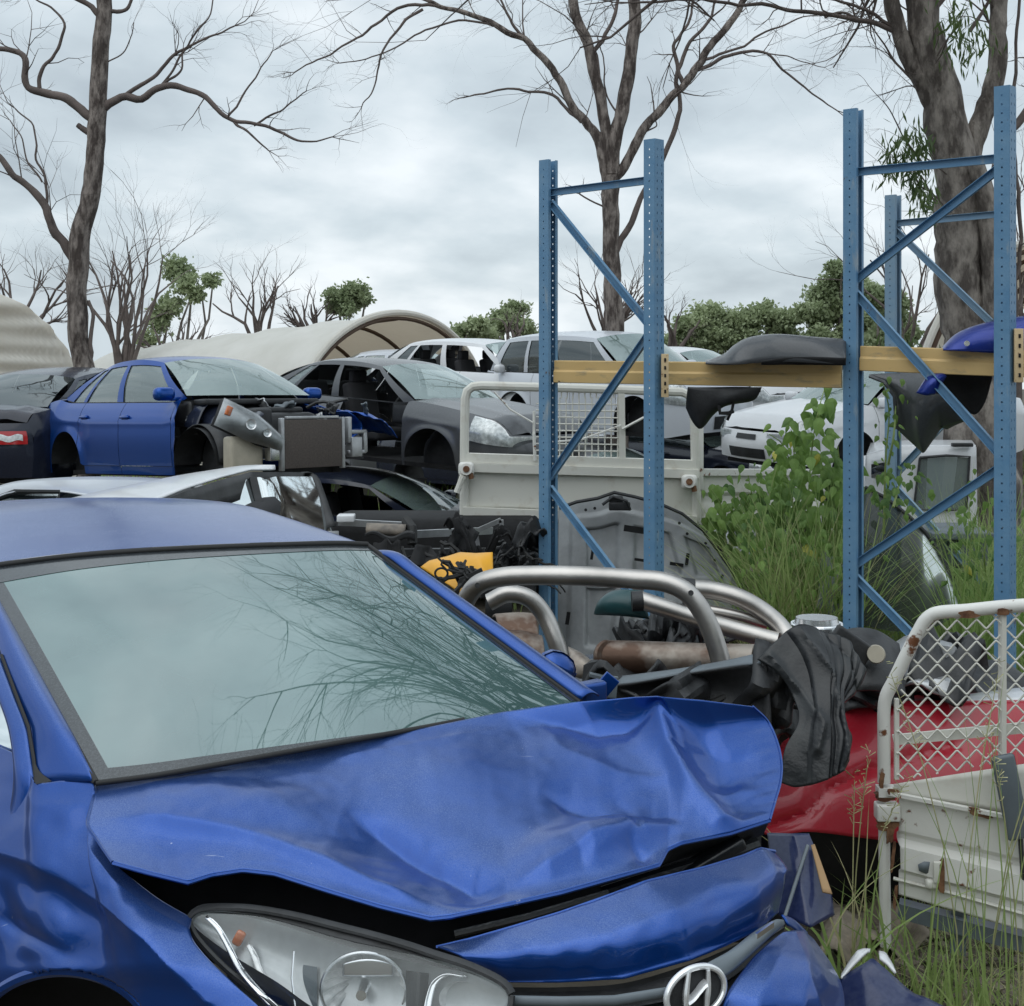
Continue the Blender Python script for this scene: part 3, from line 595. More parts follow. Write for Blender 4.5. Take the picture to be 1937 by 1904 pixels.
# ------------------------------------------------------------------ cars
def lerp(a, b, t): return a+(b-a)*t
def ss(t): t = min(max(t, 0), 1); return t*t*(3-2*t)
CARDEF = dict(xf=2.25, xr=-2.25, W=.88, z0=.22, belt=.93, beltr=1.0, nose=.66, hoodf=.80, hoodb=.98, boot=1.04, bootr=.98,
    xw=.95, xwc=.14, tf=.25, tr=-.95, xb=-1.62, Ht=1.42, rw=.60, crown=.05, ax=(1.32, -1.30), za=.32, R=.36,
    win=((.06, .47), (.52, .80), (.83, .93)), doors=((.90, -.10), (-.10, -1.02)), paint='blue2', glass='glass', wscreen='glassg', open_door=(), no_front=False,
    no_bonnet=False, arch_lip=.012, wheels=(), rear_glass=True, no_glass=(), headlights=True, tails=True, mirror=True, trim='blackp')
def car(name, label, cat, loc, rot, group=None, zs=1., extra=None, **kw):
    S = dict(CARDEF); S.update(kw); s = S; P = s['paint']
    root = thing(name, label, cat, loc, group, rot); root.scale = (1, 1, zs)
    Lh = (s['xf']-s['xr'])/2; xm = (s['xf']+s['xr'])/2
    def w(x):
        t = abs(x-xm)/Lh; return s['W']*(1-.07*t**3)*(1-.16*max(0, (t-.88)/.12)**2)
    def top(x):
        if x > s['xw']:
            t = (x-s['xw'])/(s['xf']-s['xw']); z = lerp(s['hoodb'], s['hoodf'], t**1.4)
            return z-(s['hoodf']-s['nose'])*max(0, (t-.86)/.14)**2
        if x < s['xb']:
            t = (s['xb']-x)/(s['xb']-s['xr']) if s['xb'] > s['xr'] else 0; return lerp(s['boot'], s['bootr'], ss(t))-.10*max(0, (t-.8)/.2)**2
        t = (x-s['xb'])/(s['xw']-s['xb']); return lerp(s['beltr'], s['belt'], t)+(s['boot']-s['beltr'])*max(0, 1-t/.12)**2*1.0+(s['hoodb']-s['belt'])*max(0, (t-.9)/.1)**2
    def low(x):
        z = s['z0']+.06*max(0, (abs(x-xm)/Lh-.85)/.15)
        for a in s['ax']:
            if abs(x-a) < s['R']: z = max(z, s['za']+sqrt(max(0, s['R']**2-(x-a)**2)))
        return z
    def yprof(f): # f: 0 sill .. 1 shoulder
        return .945+.055*sin(pi*min(1, (f+.12)*.78))-.075*max(0, (f-.72)/.28)**2
    def side_pt(x, z, sg, out=0.):
        zt = top(x); f = (z-s['z0'])/(zt-s['z0']); y = w(x)*yprof(f)
        for a in s['ax']: # flared lip round the arch
            q = sqrt((x-a)**2+(z-s['za'])**2); y += s['arch_lip']*exp(-((q-s['R'])/.05)**2)*1.6
        y += .010*exp(-((f-.74)/.04)**2)
        return Vector((x, sg*(y+out), z))
    # side columns
    xs = set([s['xr']+(s['xf']-s['xr'])*i/90 for i in range(91)])
    for a in s['ax']:
        for i in range(25): xs.add(a+s['R']*cos(pi*i/24)*.9995)
    for d in s['doors']: xs |= {d[0]-.004, d[0]+.004, d[1]-.004, d[1]+.004}
    xs = sorted(x for x in xs if s['xr'] <= x <= s['xf'])
    NR = 14
    front_cut = s.get('cut', s['xf'])
    for sg in (1, -1):
        body = MB(); bodies = [body]; dm = [MB() for _ in s['doors']]
        sg_gap = False
        for i in range(len(xs)-1):
            x0, x1 = xs[i], xs[i+1]; xc = (x0+x1)/2
            if xc > front_cut: continue
            k = None; gap = False
            for j, d in enumerate(s['doors']):
                if d[1]+.004 < xc < d[0]-.004: k = j
                if abs(xc-d[0]) < .004 or abs(xc-d[1]) < .004: gap = True
            if k is None and sg_gap and body.f: body = MB(); bodies.append(body)
            if k is None: sg_gap = False
            tgt = body if k is None else dm[k]
            if gap: continue
            if k is not None and (sg, k) in s['open_door']: sg_gap = True; continue
            v = []; 
            for x in (x0, x1):
                l, t = low(x), top(x)
                if k is not None: l = max(l, s['z0']+.09)
                for r_ in range(NR+1): v.append(side_pt(x, lerp(l, t, r_/NR), sg))
            tgt.add(v, [(r_, r_+1, NR+1+r_+1, NR+1+r_) for r_ in range(NR)])
            if k is not None and s['z0']+.09 > low(x0)+.01: # sill below the door
                v = [side_pt(x, z, sg, -.012) for x in (x0, x1) for z in (low(x), low(x)+.045, s['z0']+.086)]; body.add(v, [(0, 1, 4, 3), (1, 2, 5, 4)])
        for bb in bodies:
            if bb.f: bb.out('body_side', P, root)
        for j, m in enumerate(dm):
            if m.f:
                d = m.out('door', P, root)
                h = MB(); x = s['doors'][j][1]+.13; z = (top(x)-s['z0'])*.80+s['z0']; p = side_pt(x, z, sg, .02)
                h.box(p, .17, .022, .026, bev=.009); h.box(p+Vector((0, -.012*sg, 0)), .12, .02, .05, bev=.009); h.out('handle', P, d)
    # arches
    for a in s['ax']:
        for sg in (1, -1):
            m = MB(); R0 = s['R']
            m.grid(lambda u, v: (lambda x, z: Vector((x, side_pt(x, max(z, low(x) if abs(x-a) < R0*.99 else z), sg).y*1.0-sg*(.0+.30*v), z)))(a+R0*.999*cos(pi*u), s['za']+R0*.999*sin(pi*u)-(.0)), 24, 3)
            m.add([Vector((a+R0*cos(pi*i/20), sg*(w(a)-.30), s['za']+R0*sin(pi*i/20))) for i in range(21)]+[Vector((a-R0, sg*(w(a)-.3), s['z0']-.03)), Vector((a+R0, sg*(w(a)-.3), s['z0']-.03))], [tuple(range(23))])
            m.out('wheel_arch', 'blackp', root)
            if a in s['wheels']:
                t_ = MB(); c = Vector((a, sg*(w(a)-.12), s['za']-.02)); 
                ring = [(.30, .10), (.315, .075), (.315, -.075), (.30, -.10), (.2, -.1), (.2, .1)]
                t_.add([c+Vector((cos(2*pi*i/28)*r_, sg*o_, sin(2*pi*i/28)*r_)) for i in range(28) for r_, o_ in ring], [(i*6+j, i*6+(j+1) % 6, ((i+1) % 28)*6+(j+1) % 6, ((i+1) % 28)*6+j) for i in range(28) for j in range(6)])
                wh = t_.out('wheel', 'rubber', root)
                q = MB(); 
                for k in range(7):
                    an = 2*pi*k/7; q.bar(c+Vector((0, sg*.07, 0)), c+Vector((cos(an)*.2, sg*.06, sin(an)*.2)), .035, .02, (0, 1, 0))
                q.tube([c+Vector((cos(2*pi*i/24)*.2, sg*.07, sin(2*pi*i/24)*.2)) for i in range(25)], .014, 6); q.out('rim', 'alu', wh)
    # underside
    m = MB(); m.box((xm, 0, s['z0']+.0), (min(s['xf'], front_cut)-s['xr'])*.96, s['W']*1.5, .05); m.out('floor', 'dark', root)
    yb = lambda x: w(x)*yprof(1.0)
    # bonnet and boot
    def deck(x0, x1, nm, inset=.006):
        m = MB()
        m.grid(lambda u, v: (lambda x: Vector((x, lerp(-1, 1, v)*(yb(x)-inset), top(x)+.045*(1-(2*v-1)**2)*min(1, (s['xf']-x)/.3+.4)+.012*exp(-((abs(2*v-1)-.62)/.1)**2))))(lerp(x0, x1, u)), 30, 26)
        return m.out(nm, P, root)
    if not s['no_bonnet']: deck(s['xw']-.02, min(s['xf']-.001, front_cut), 'bonnet')
    if s['xb']-s['xr'] > .25: deck(s['xr']+.001, s['xb']+.03, 'boot_lid')
    # bumpers: ends
    def end(x, sgx, nm):
        m = MB(); W0 = w(x)
        def Pp(u, v):
            f = v; z = lerp(low(x), top(x), f); yy = lerp(-1, 1, u)*W0*yprof((z-s['z0'])/(top(x)-s['z0']))
            return Vector((x+sgx*(.13*(1-(2*u-1)**2)+.05*sin(pi*f)*(1-(2*u-1)**4)), yy, z))
        m.grid(Pp, 30, 14); return m.out(nm, P, root), Pp
    if not s['no_front']:
        fb, PF = end(s['xf'], 1, 'front_bumper')
        g = MB(); g.grid(lambda u, v: PF(lerp(.25, .75, u), lerp(.08, .42, v))+Vector((.012, 0, 0)), 16, 4); g.out('grille', 'blackp', root)
        g = MB(); g.grid(lambda u, v: PF(lerp(.36, .64, u), lerp(.72, .90, v))+Vector((.012, 0, 0)), 12, 3); g.out('grille', 'blackp', root)
    rb, PR = end(s['xr'], -1, 'rear_bumper')
    if s['tails']:
        for u0, u1 in ((.03, .26), (.74, .97)):
            g = MB(); g.grid(lambda u, v: PR(lerp(u0, u1, u), lerp(.62, .86, v))+Vector((-.014, 0, 0)), 10, 5); tl = g.out('tail_light', 'redlens', root); g = MB(); g.grid(lambda u, v: PR(lerp(u0+.03, u1-.03, u), lerp(.68, .79, v))+Vector((-.018, 0, .012*sin(8*u))), 14, 4); g.out('clear_section', 'lensgrey', tl)
    if s['headlights']:
        for sg in (1, -1):
            if s['headlights'] != True and sg not in s['headlights']: continue
            x0 = s['xf']
            def Hh(u, v, o=0.):
                # wraps from the side into the front
                if u < .5: x = lerp(x0-.38, x0, u*2); p = side_pt(x, lerp(lerp(.60, .70, 0)*0+s['nose']-.13+.05*(1-u*2), top(x)-.01, v), sg, .012+o); return p
                q = PF((.5+.5*sg)-(u-.5)*2*.24*sg if not s['no_front'] else .5, 0) if not s['no_front'] else Vector((x0, sg*(w(x0)-(u-.5)*.5), 0))
                z = lerp(s['nose']-.13, top(x0)-.012, v); return Vector((q.x+.014+o, q.y, z))
            g = MB(); g.grid(lambda u, v: Hh(u, v), 16, 6); hl = g.out('headlight', 'lensgrey', root)
            g = MB(); g.grid(lambda u, v: Hh(u, v, .012), 16, 6); g.out('lens', 'lens', hl)
    # greenhouse
    xw, xb, tf, tr, Ht, rw = s['xw'], s['xb'], s['tf'], s['tr'], s['Ht'], s['rw']
    zw, zb = top(xw), top(xb)
    def rail(u): # roof side rail, front (0) to rear (1)
        x = lerp(tf, tr, u); return Vector((x, rw*(1-.06*(2*u-1)**2), Ht-.055*(abs(2*u-1))**2.5))
    roof = MB()
    def Rf(u, v):
        a = rail(u); t = 2*v-1; bx = (.07*(1-t*t))*(1-u)-(.09*(1-t*t))*u
        return Vector((a.x+bx, t*a.y, a.z+s['crown']*(1-abs(t)**2.4)))
    roof.grid(Rf, 24, 24); roof.out('roof', P, root)
    base_f = lambda v: Vector((xw+s['xwc']*(1-(2*v-1)**2), (2*v-1)*(yb(xw)-.05), zw+.02))
    ws = MB(); ws.grid(lambda u, v: base_f(v).lerp(Rf(0, v), u)+Vector((.5, 0, .6))*.05*sin(pi*u)*(1-.5*(2*v-1)**2), 14, 20)
    if s['wscreen']: ws.out('windscreen', s['wscreen'], root)
    base_r = lambda v: Vector((xb-.05*(1-(2*v-1)**2), (2*v-1)*(yb(xb)-.07), zb+.02))
    bs = MB(); bs.grid(lambda u, v: base_r(v).lerp(Rf(1, v), u)+Vector((-.5, 0, .6))*.05*sin(pi*u), 12, 18)
    if s['rear_glass']: bs.out('rear_window', s['glass'], root)
    NB = 10; AW = [0, .02, .05]
    for sg in (1, -1):
        pil = MB(); gl = [MB() for _ in s['win']]
        cuts = sorted(set([i/48 for i in range(49)]+[c for wn in s['win'] for c in wn]))
        def G(a, b):
            v = (1+sg)/2
            # belt line and roof rail, with the pillars leaning
            xbelt = lerp(xw, xb, a); p0 = Vector((xbelt, sg*(yb(xbelt)-.035-.02*abs(2*a-1)), top(xbelt)-.004)); 
            ar = min(max((a*(xw-xb)-(0))/(xw-xb), 0), 1); q = rail(ar); p1 = Vector((q.x, sg*q.y, q.z))
            return p0.lerp(p1, b)+Vector((0, sg*.035*sin(pi*b), 0))
        for i in range(len(cuts)-1):
            a0, a1 = cuts[i], cuts[i+1]; ac = (a0+a1)/2; k = None
            for j, wn in enumerate(s['win']):
                if wn[0] < ac < wn[1]: k = j
            for b in range(NB):
                b0, b1 = b/NB*.88, (b+1)/NB*.88
                q = [G(a0, b0), G(a1, b0), G(a1, b1), G(a0, b1)]
                if k is None: pil.add(q, [(0, 1, 2, 3)])
                else: gl[k].add([p-Vector((0, sg*.012, 0)) for p in q], [(0, 1, 2, 3)])
            pil.add([G(a0, .88), G(a1, .88), G(a1, .94), G(a0, .94), G(a0, 1), G(a1, 1)], [(0, 1, 2, 3), (3, 2, 5, 4)])
        pil.out('pillars', P, root, ang=50)
        for j, gg in enumerate(gl):
            if (sg, j) in s['no_glass'] or not gg.f: continue
            gg.out('side_window', s['glass'], root)
        tr_ = MB(); tr_.tube([G(i/30, 0)+Vector((0, sg*.006, .006)) for i in range(1, 30)], .009, 5); tr_.out('window_trim', s['trim'], root)
        if s['mirror']:
            m = MB(); p = side_pt(xw-.22, top(xw-.22), sg)+Vector((.06, sg*.10, .085)); m.box(p, .13, .21, .135, bev=.05); m.box(p+Vector((.01, -sg*.11, -.05)), .07, .1, .04, bev=.01)
            mm = m.out('wing_mirror', P, root)
    # interior
    it = MB()
    for x in (-.0, -.85):
        for y in (-.36, .36):
            it.box((x, y, s['z0']+.30), .5, .48, .16, bev=.05); it.box((x-.27, y, s['z0']+.62), .14, .46, .62, Matrix.Rotation(-.25, 3, 'Y'), bev=.05); it.box((x-.36, y, s['z0']+1.0), .09, .24, .16, bev=.03)
    it.out('seats', 'seat', root)
    it = MB(); it.box((xw-.16, 0, zw-.16), .42, s['W']*1.66, .26, bev=.05); it.out('dashboard', 'blackp', root)
    it = MB(); it.tube([Vector((xw-.5+.07*sin(2*pi*i/20), -.36+.18*cos(2*pi*i/20), zw-.08+.17*sin(2*pi*i/20))) for i in range(21)], .014, 6); it.out('steering_wheel', 'blackp', root)
    if extra: extra(root, s, dict(side=side_pt, top=top, low=low, w=w, PR=PR))
    return root

R3 = lambda y, p, r: (radians(r), radians(p), radians(y))
def stripped_front(root, s, f):
    """engine bay of a car whose front panels are gone"""
    x0 = s['cut']; xe = 2.0
    for sg in (1, -1):
        m = MB(); 
        rr_ = random.Random(5+sg)
        m.grid(lambda u, v: Vector((x0+.95*u, sg*(.50+.16*sin(pi*v)+.03*noise.noise(Vector((u*6, v*5, sg)))), lerp(.93-.14*u, .52, v)+.03*noise.noise(Vector((u*7, sg, 1))))), 20, 8)
        m.grid(lambda u, v: Vector((x0-.02+.22*u, sg*(.60+.16*v), .96-.05*u-.26*v*v)), 8, 8); m.out('inner_guard', s['paint'] if sg > 0 else 'navy', root, solid=.008)
        m = MB(); m.grid(lambda u, v: Vector((1.32+.37*cos(pi*u), sg*(.84-.34*v), .34+.37*sin(pi*u))), 22, 3); m.out('wheel_arch_liner', 'blackp', root, solid=.01)
        m = MB(); m.bar((x0, sg*.45, .45), (xe+.05, sg*.46, .42), .07, .09); m.box((xe+.02, sg*.47, .45), .1, .13, .2, bev=.01); m.out('chassis_rail', 'satin' if sg < 0 else 'alu', root)
    m = MB(); m.box((1.35, .05, .62), .55, .62, .38, bev=.08); m.box((1.3, 0, .83), .42, .5, .07, bev=.03); m.box((1.5, -.3, .7), .25, .2, .3, bev=.03)
    for k in range(9):
        r = random.Random(k); a = Vector((r.uniform(1.1, 1.8), r.uniform(-.55, .55), r.uniform(.6, .92))); m.tube(wig(a, a+Vector((r.uniform(-.4, .4), r.uniform(-.4, .4), r.uniform(-.2, .1))), 5, .3, r), .018, 6)
    m.out('engine', 'blackp', root)
    m = MB(); m.box((1.08, 0, .93), .22, 1.36, .06, bev=.02); m.box((.98, 0, .80), .04, 1.4, .3); m.out('scuttle', 'blackp', root)
    m = MB(); m.box((xe+.06, -.06, .50), .05, .66, .46, bev=.006); rd = m.out('radiator', 'radiator', root)
    m = MB(); 
    for y in (-.41, .29): m.box((xe+.06, y, .50), .06, .035, .50, bev=.008)
    m.box((xe+.06, -.06, .75), .05, .6, .03, bev=.008); m.out('radiator_tank', 'alu', rd)
    m = MB(); m.box((1.90, -.72, .40), .16, .34, .38, bev=.03); m.box((1.92, -.70, .60), .1, .16, .06, bev=.02); m.out('washer_bottle', 'beige', root)
    m = MB(); 
    m.grid(lambda u, v: Vector((1.25+.95*u, .58+.28*v+.03*sin(9*u), .86-.10*u-.20*v*v-.12*max(0, u-.7)+.03*noise.noise(Vector((u*8, v*6, 2))))), 26, 10); m.out('bent_guard', s['paint'], root, solid=.008)
    m = MB(); m.box((xe+.02, .40, .62), .06, .05, .26, bev=.01); m.box((xe+.02, .60, .50), .04, .05, .22, bev=.01); m.box((xe+.02, .50, .40), .04, .22, .04, bev=.01); m.box((xe+.02, .52, .60), .04, .20, .04, bev=.01); m.out('crash_bar_end', 'alu', root)
    r = random.Random(44)
    for k in range(16):
        c = Vector((r.uniform(1.05, 2.05), r.uniform(-.62, .62), r.uniform(.62, .90))); R = Matrix.Rotation(r.uniform(0, 3), 3, 'X')@Matrix.Rotation(r.uniform(0, 3), 3, 'Z'); a, b = r.uniform(.08, .22), r.uniform(.04, .14); of = r.uniform(0, 40)
        m = MB(); m.grid(lambda u, v: c+R@Vector(((u-.5)*a, (v-.5)*b, .05*noise.noise(Vector((u*3+of, v*3, 0))))), 8, 6); m.out('engine_bay_part', r.choice(('blackp', 'blackp', 'alu', 'gmeter', 'navy')), root, solid=.012)
    # loose hanging headlamp
    R = Matrix.Rotation(radians(-24), 3, 'X')@Matrix.Rotation(radians(-12), 3, 'Z'); c = Vector((2.0, -.70, .66)); m = MB()
    def hp(u, v, o=0): 
        a = 2*u-1; b = 2*v-1; return c+R@Vector((.10*(1-a*a*.8)*(1-b*b*.6)+o, a*.34, b*.135*(1-.55*max(0, a))-.03*a))
    m.grid(lambda u, v: hp(u, v), 18, 10); hl = m.out('headlight', 'alu', root)
    for a_, b_, q_ in ((.42, .5, .050), (.68, .52, .040)):
        m = MB(); cc = hp(a_, b_, .006); m.grid(lambda u, v: cc+R@Vector((.02-.02*v*0-.018*(1-v*v), cos(2*pi*u)*q_*v, sin(2*pi*u)*q_*v)), 18, 4); m.out('reflector_bowl', 'emb', hl)
    m = MB(); m.grid(lambda u, v: hp(u, v, .02), 18, 10); m.out('lens', 'lens', hl)
    m = MB(); m.grid(lambda u, v: hp(u, v, -.08)*1.0, 10, 6); m.out('housing', 'blackp', hl)
    m = MB(); m.box(hp(.10, .62, .005), .03, .06, .09, R, bev=.01); m.out('indicator', 'amber', hl)

GRP_UP = 'wrecked cars stacked on top of others'
car('stacked_sedan', 'stripped blue sedan with bonnet and front bumper missing and one headlamp hanging', 'car', (-3.30, 13.02, .40), R3(-44.2, -4.2, -2.2), GRP_UP, .98,
    stripped_front, paint='blue2', cut=.97, no_front=True, no_bonnet=True, headlights=False, doors=((.90, -.12), (-.12, -1.0)), boot=1.04)
car('stacked_sedan', 'dark grey sedan with front door and bonnet removed behind the white tray', 'car', (-1.36, 14.59, .41), R3(-39.6, .6, -2.4), GRP_UP, .92,
    None, paint='grey', no_bonnet=False, open_door=((-1, 0), (1, 0)), no_glass=((-1, 0), (-1, 1), (1, 0)), mirror=False)
car('stacked_wagon', 'silver four-wheel-drive wagon with dark tinted windows behind the left rack frame', 'car', (1.61, 19.63, .30), R3(-48.9, -1, 1.7), GRP_UP, 1.04,
    None, paint='silver', xf=2.25, xr=-2.3, W=.92, Ht=1.66, hoodb=1.10, hoodf=.96, nose=.8, belt=1.06, beltr=1.10, boot=1.12, xb=-2.15, tr=-1.75, rw=.68, xw=1.05, tf=.35, ax=(1.35, -1.35), za=.38, R=.42, glass='glassd', win=((.05, .42), (.45, .68), (.71, .93)), doors=((.98, .0), (0., -.92)))
car('stacked_hatchback', 'black car seen from behind with a red and clear tail lamp at the left edge', 'car', (-5.55, 15.85, .20), R3(80, 0, 0), GRP_UP, 1.,
    None, paint='navy', glass='glassd', xb=-1.95, tr=-1.15, boot=1.02, Ht=1.38)
car('stacked_sedan', 'white sedan with a dark open wheel arch behind the vine leaves', 'car', (5.15, 17.3, .12), R3(-150, 0, 0), GRP_UP, 1.,
    None, paint='white', no_bonnet=False)
car('stacked_hatchback', 'small white hatchback with open black window frames left of the silver wagon', 'car', (-.35, 21.5, .42), R3(-35, 0, 0), GRP_UP, 1.,
    None, paint='white', no_glass=((-1, 0), (-1, 1), (1, 0), (1, 1)), xb=-1.95, tr=-1.4, Ht=1.46, glass='glassd')
car('stacked_hatchback', 'far white car whose windscreen shows right of the left rack frame', 'car', (3.35, 23.5, .28), R3(-45, 0, 0), GRP_UP, 1., None, paint='white')
car('stacked_sedan', 'far silver car roof peeking under the shelter arch', 'car', (-1.9, 24., .22), R3(-15, 0, 0), GRP_UP, 1., None, paint='silver')
GRP_LO = 'crushed cars at the bottom of the stacks'
car('crushed_car', 'dark sedan crushed under the grey sedan with open black windows', 'car', (-1.75, 14.3, -.86), R3(-12, 2, 0), GRP_LO, .95, None, paint='navy', no_glass=((-1, 0),), glass='glass', headlights=False, Ht=1.36)
car('crushed_car', 'flattened dark car body lying under the steel hoop bars and black bumper', 'car', (1.25, 5.45, -.08), R3(5, 0, 0), None, .46, None, paint='navy', glass='glassd', headlights=False, tails=False, mirror=False)
car('crushed_car', 'dark sedan at the bottom of the stack under the blue sedan', 'car', (-4.0, 13.7, -.92), R3(-42, 0, 0), GRP_LO, .95, None, paint='navy', glass='glassd', Ht=1.34)
car('crushed_car', 'black hatchback at the bottom of the stack at the left photo edge', 'car', (-6.2, 14.6, -.95), R3(60, 0, 0), GRP_LO, .9, None, paint='navy', glass='glassd', Ht=1.34)
car('crushed_car', 'dark grey car under the silver wagon, seen through the tray mesh', 'car', (1.3, 18.6, -.95), R3(-40, 0, 0), GRP_LO, .92, None, paint='grey', glass='glass', Ht=1.36, wheels=(1.32, -1.30))
car('crushed_car', 'silver car on the ground under the white sedan', 'car', (4.9, 17.6, -1.12), R3(-160, 0, 0), GRP_LO, .92, None, paint='silver', glass='glassd', Ht=1.34)
car('crushed_car', 'car on the ground under the far white hatchback', 'car', (-.3, 22.2, -.86), R3(-35, 0, 0), GRP_LO, .92, None, paint='navy', glass='glassd', Ht=1.34)
car('crushed_car', 'car on the ground under the far white car', 'car', (3.5, 23.8, -1.0), R3(-45, 0, 0), GRP_LO, .92, None, paint='navy', glass='glassd', Ht=1.34)
car('crushed_car', 'car on the ground under the far silver car', 'car', (-1.9, 24.3, -1.05), R3(-15, 0, 0), GRP_LO, .92, None, paint='grey', glass='glassd', Ht=1.34)
# ------------------------------------------------------------------ pallet racking
B_DIR = None
def holed_strip(mb, o, ax, wd, length, cols, pitch, hw, hh, thick_n):
    """sheet from o along ax (up) and wd (across); cols = hole centre distances across; real holes; returns nothing"""
    W_ = wd.length; wn = wd.normalized(); an = ax.normalized(); xs = [0.]
    for c in cols: xs += [c-hw/2, c+hw/2]
    xs.append(W_); nz = int(length/pitch)
    zs = [0.]; hol = [False]
    for k in range(nz): zs += [k*pitch+pitch/2-hh/2, k*pitch+pitch/2+hh/2]
    zs.append(length)
    vs = [o+wn*x+an*z for z in zs for x in xs]; w = len(xs); fs = []
    for j in range(len(zs)-1):
        for i in range(len(xs)-1):
            if j % 2 == 1 and i % 2 == 1: continue
            fs.append((j*w+i, j*w+i+1, (j+1)*w+i+1, (j+1)*w+i))
    mb.add(vs, fs)
def upright(parent, base, top_z, e, b, sign, m='rackblue'):
    """open C section; e points from this post to its partner, b across; web faces away from the partner"""
    mb = MB(); L = top_z-base.z; up = Vector((0, 0, 1)); wf = .095; wdp = .085
    o = base-b*wf/2-e*wdp/2
    holed_strip(mb, o, up, b*wf, L, (.024, .071), .05, .008, .016, None)                 # web with slots
    holed_strip(mb, o, up, e*wdp, L, (.042,), .05, .009, .010, None); holed_strip(mb, o+b*wf, up, e*wdp, L, (.042,), .05, .009, .010, None)
    holed_strip(mb, o+e*wdp, up, b*.024, L, (), .05, .01, .01, None); holed_strip(mb, o+e*wdp+b*(wf-.024), up, b*.024, L, (), .05, .01, .01, None)
    q = mb.out('upright', m, parent, smooth=False, solid=.003)
    f = MB(); f.box(base+up*.005, .16, .13, .01); f.out('foot_plate', m, q)
    return q
def rack_frame(label, rear, front, z_top_r, z_top_f, braces, zbase=-.6, m='rackblue'):
    rear, front = Vector(rear), Vector(front); e = (front-rear).normalized(); b = Vector((e.y, -e.x, 0))
    t_ = thing('rack_frame', label, 'rack frame', Vector(((rear.x+front.x)/2, (rear.y+front.y)/2, zbase)), 'blue pallet rack frames')
    upright(t_, Vector((rear.x, rear.y, zbase)), z_top_r, e, b, 1, m); upright(t_, Vector((front.x, front.y, zbase)), z_top_f, -e, b, 1, m)
    for kind, s0, z0, s1, z1 in braces:
        A_, B_ = rear.lerp(front, s0), rear.lerp(front, s1); A_ = Vector((A_.x, A_.y, z0)); B_ = Vector((B_.x, B_.y, z1))
        mb = MB(); d = (B_-A_).normalized(); n = b; up = n.cross(d).normalized(); w = .046; dp = .028
        off = Vector((0, 0, 0))
        mb.box((A_+B_)/2+off, w, (B_-A_).length, .003, Matrix((up, d, n)).transposed())
        for sg in (1, -1): mb.box((A_+B_)/2+off+up*sg*w/2-n*(-dp/2), .003, (B_-A_).length, dp, Matrix((up, d, n)).transposed())
        mb.tube([A_-n*.05, A_+n*.05], .008, 6); mb.tube([B_-n*.05, B_+n*.05], .008, 6)
        mb.out('brace', m, t_, smooth=False)
    rebase(t_); return t_
F1r, F1f = (.247, 8.36), (.895, 7.75)
F2r, F2f = (2.07, 7.45), (2.745, 6.84)
F3r, F3f = (2.90, 9.35), (3.50, 8.75)
def zat(p, v): return H-(v-HV)*p[1]/F
def V3(p, z=0): return Vector((p[0], p[1], z))
f1 = [('h', 0, zat(F1r, 366), 1, zat(F1f, 341)), ('d', 0.04, zat(F1r, 385), .96, zat(F1f, 612)), ('d', .97, zat(F1f, 632), .03, zat(F1r, 903)), ('d', .03, zat(F1r, 922), .97, zat(F1f, 1172)), ('d', .97, zat(F1f, 1190), .03, zat(F1r, 1420))]
rack_frame('weathered blue rack frame with zigzag braces, leftmost of the three, behind the steel hoop', V3(F1r), V3(F1f), zat(F1r, 304), zat(F1f, 265), f1, zbase=gz(.5, 8))
f2 = [('h', 0, zat(F2r, 327), 1, zat(F2f, 300)), ('d', 1, zat(F2f, 312), 0, zat(F2r, 536)), ('d', 0, zat(F2r, 548), 1, zat(F2f, 868)), ('d', 1, zat(F2f, 880), 0, zat(F2r, 1072)), ('d', 0, zat(F2r, 1085), 1, zat(F2f, 1380))]
rack_frame('tall blue rack frame with zigzag braces nearest the mesh gate', V3(F2r), V3(F2f), zat(F2r, 208), zat(F2f, 165), f2, zbase=gz(2.4, 7))
f3 = [('h', 0, zat(F3r, 424), 1, zat(F3f, 405)), ('d', .03, zat(F3r, 436), .9, zat(F3f, 610)), ('d', .97, zat(F3f, 690), .0, zat(F3r, 905)), ('d', .0, zat(F3r, 915), .9, zat(F3f, 1120))]
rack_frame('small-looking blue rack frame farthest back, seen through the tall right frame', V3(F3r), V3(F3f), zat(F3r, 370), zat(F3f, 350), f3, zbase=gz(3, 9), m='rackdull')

def beam(label, a, b, h):
    """stepped box beam with end plates; a and b are the middles of the ends"""
    a, b = Vector(a), Vector(b); t = (b-a).normalized(); up = Vector((0, 0, 1)); n = t.cross(up).normalized(); n = n if n.y < 0 else -n
    prof = [(0, h/2), (.030, h/2), (.034, h/2-.006), (.034, .012), (.046, -.002), (.046, -h/2+.004), (.042, -h/2), (0, -h/2)]
    vs = [p+n*x+up*z for p in (a, b) for x, z in prof]; N = len(prof)
    t_ = thing('rack_beam', label, 'rack beam', (a+b)/2-up*h/2, 'yellow rack beams')
    o = mesh_obj('beam', vs, [(i, (i+1) % N, N+(i+1) % N, N+i) for i in range(N)]+[tuple(range(N)), tuple(range(2*N-1, N-1, -1))], 'beam', t_, ang=20)
    return t_, t, n
e1 = (V3(F1f)-V3(F1r)).normalized()
ba = Vector((F1r[0]+.055, F1r[1]-.0, zat(F1r, 703))); bb = Vector((F2r[0]-.06, F2r[1]+.02, zat(F2r, 711)))
t_, tt, nn = beam('ochre yellow beam spanning between the left and the right blue frames', ba, bb, .150)
rebase(t_)
ca = Vector((F2r[0]+.055, F2r[1]-.0, zat(F2r, 678))); cb = Vector((F2f[0]+1.6, F2f[1]-.3, zat(F2f, 688)-.02))
cb = Vector((F2f[0]-.0, F2f[1]+.13, zat(F2f, 688))); cb = ca+(cb-ca)*1.5
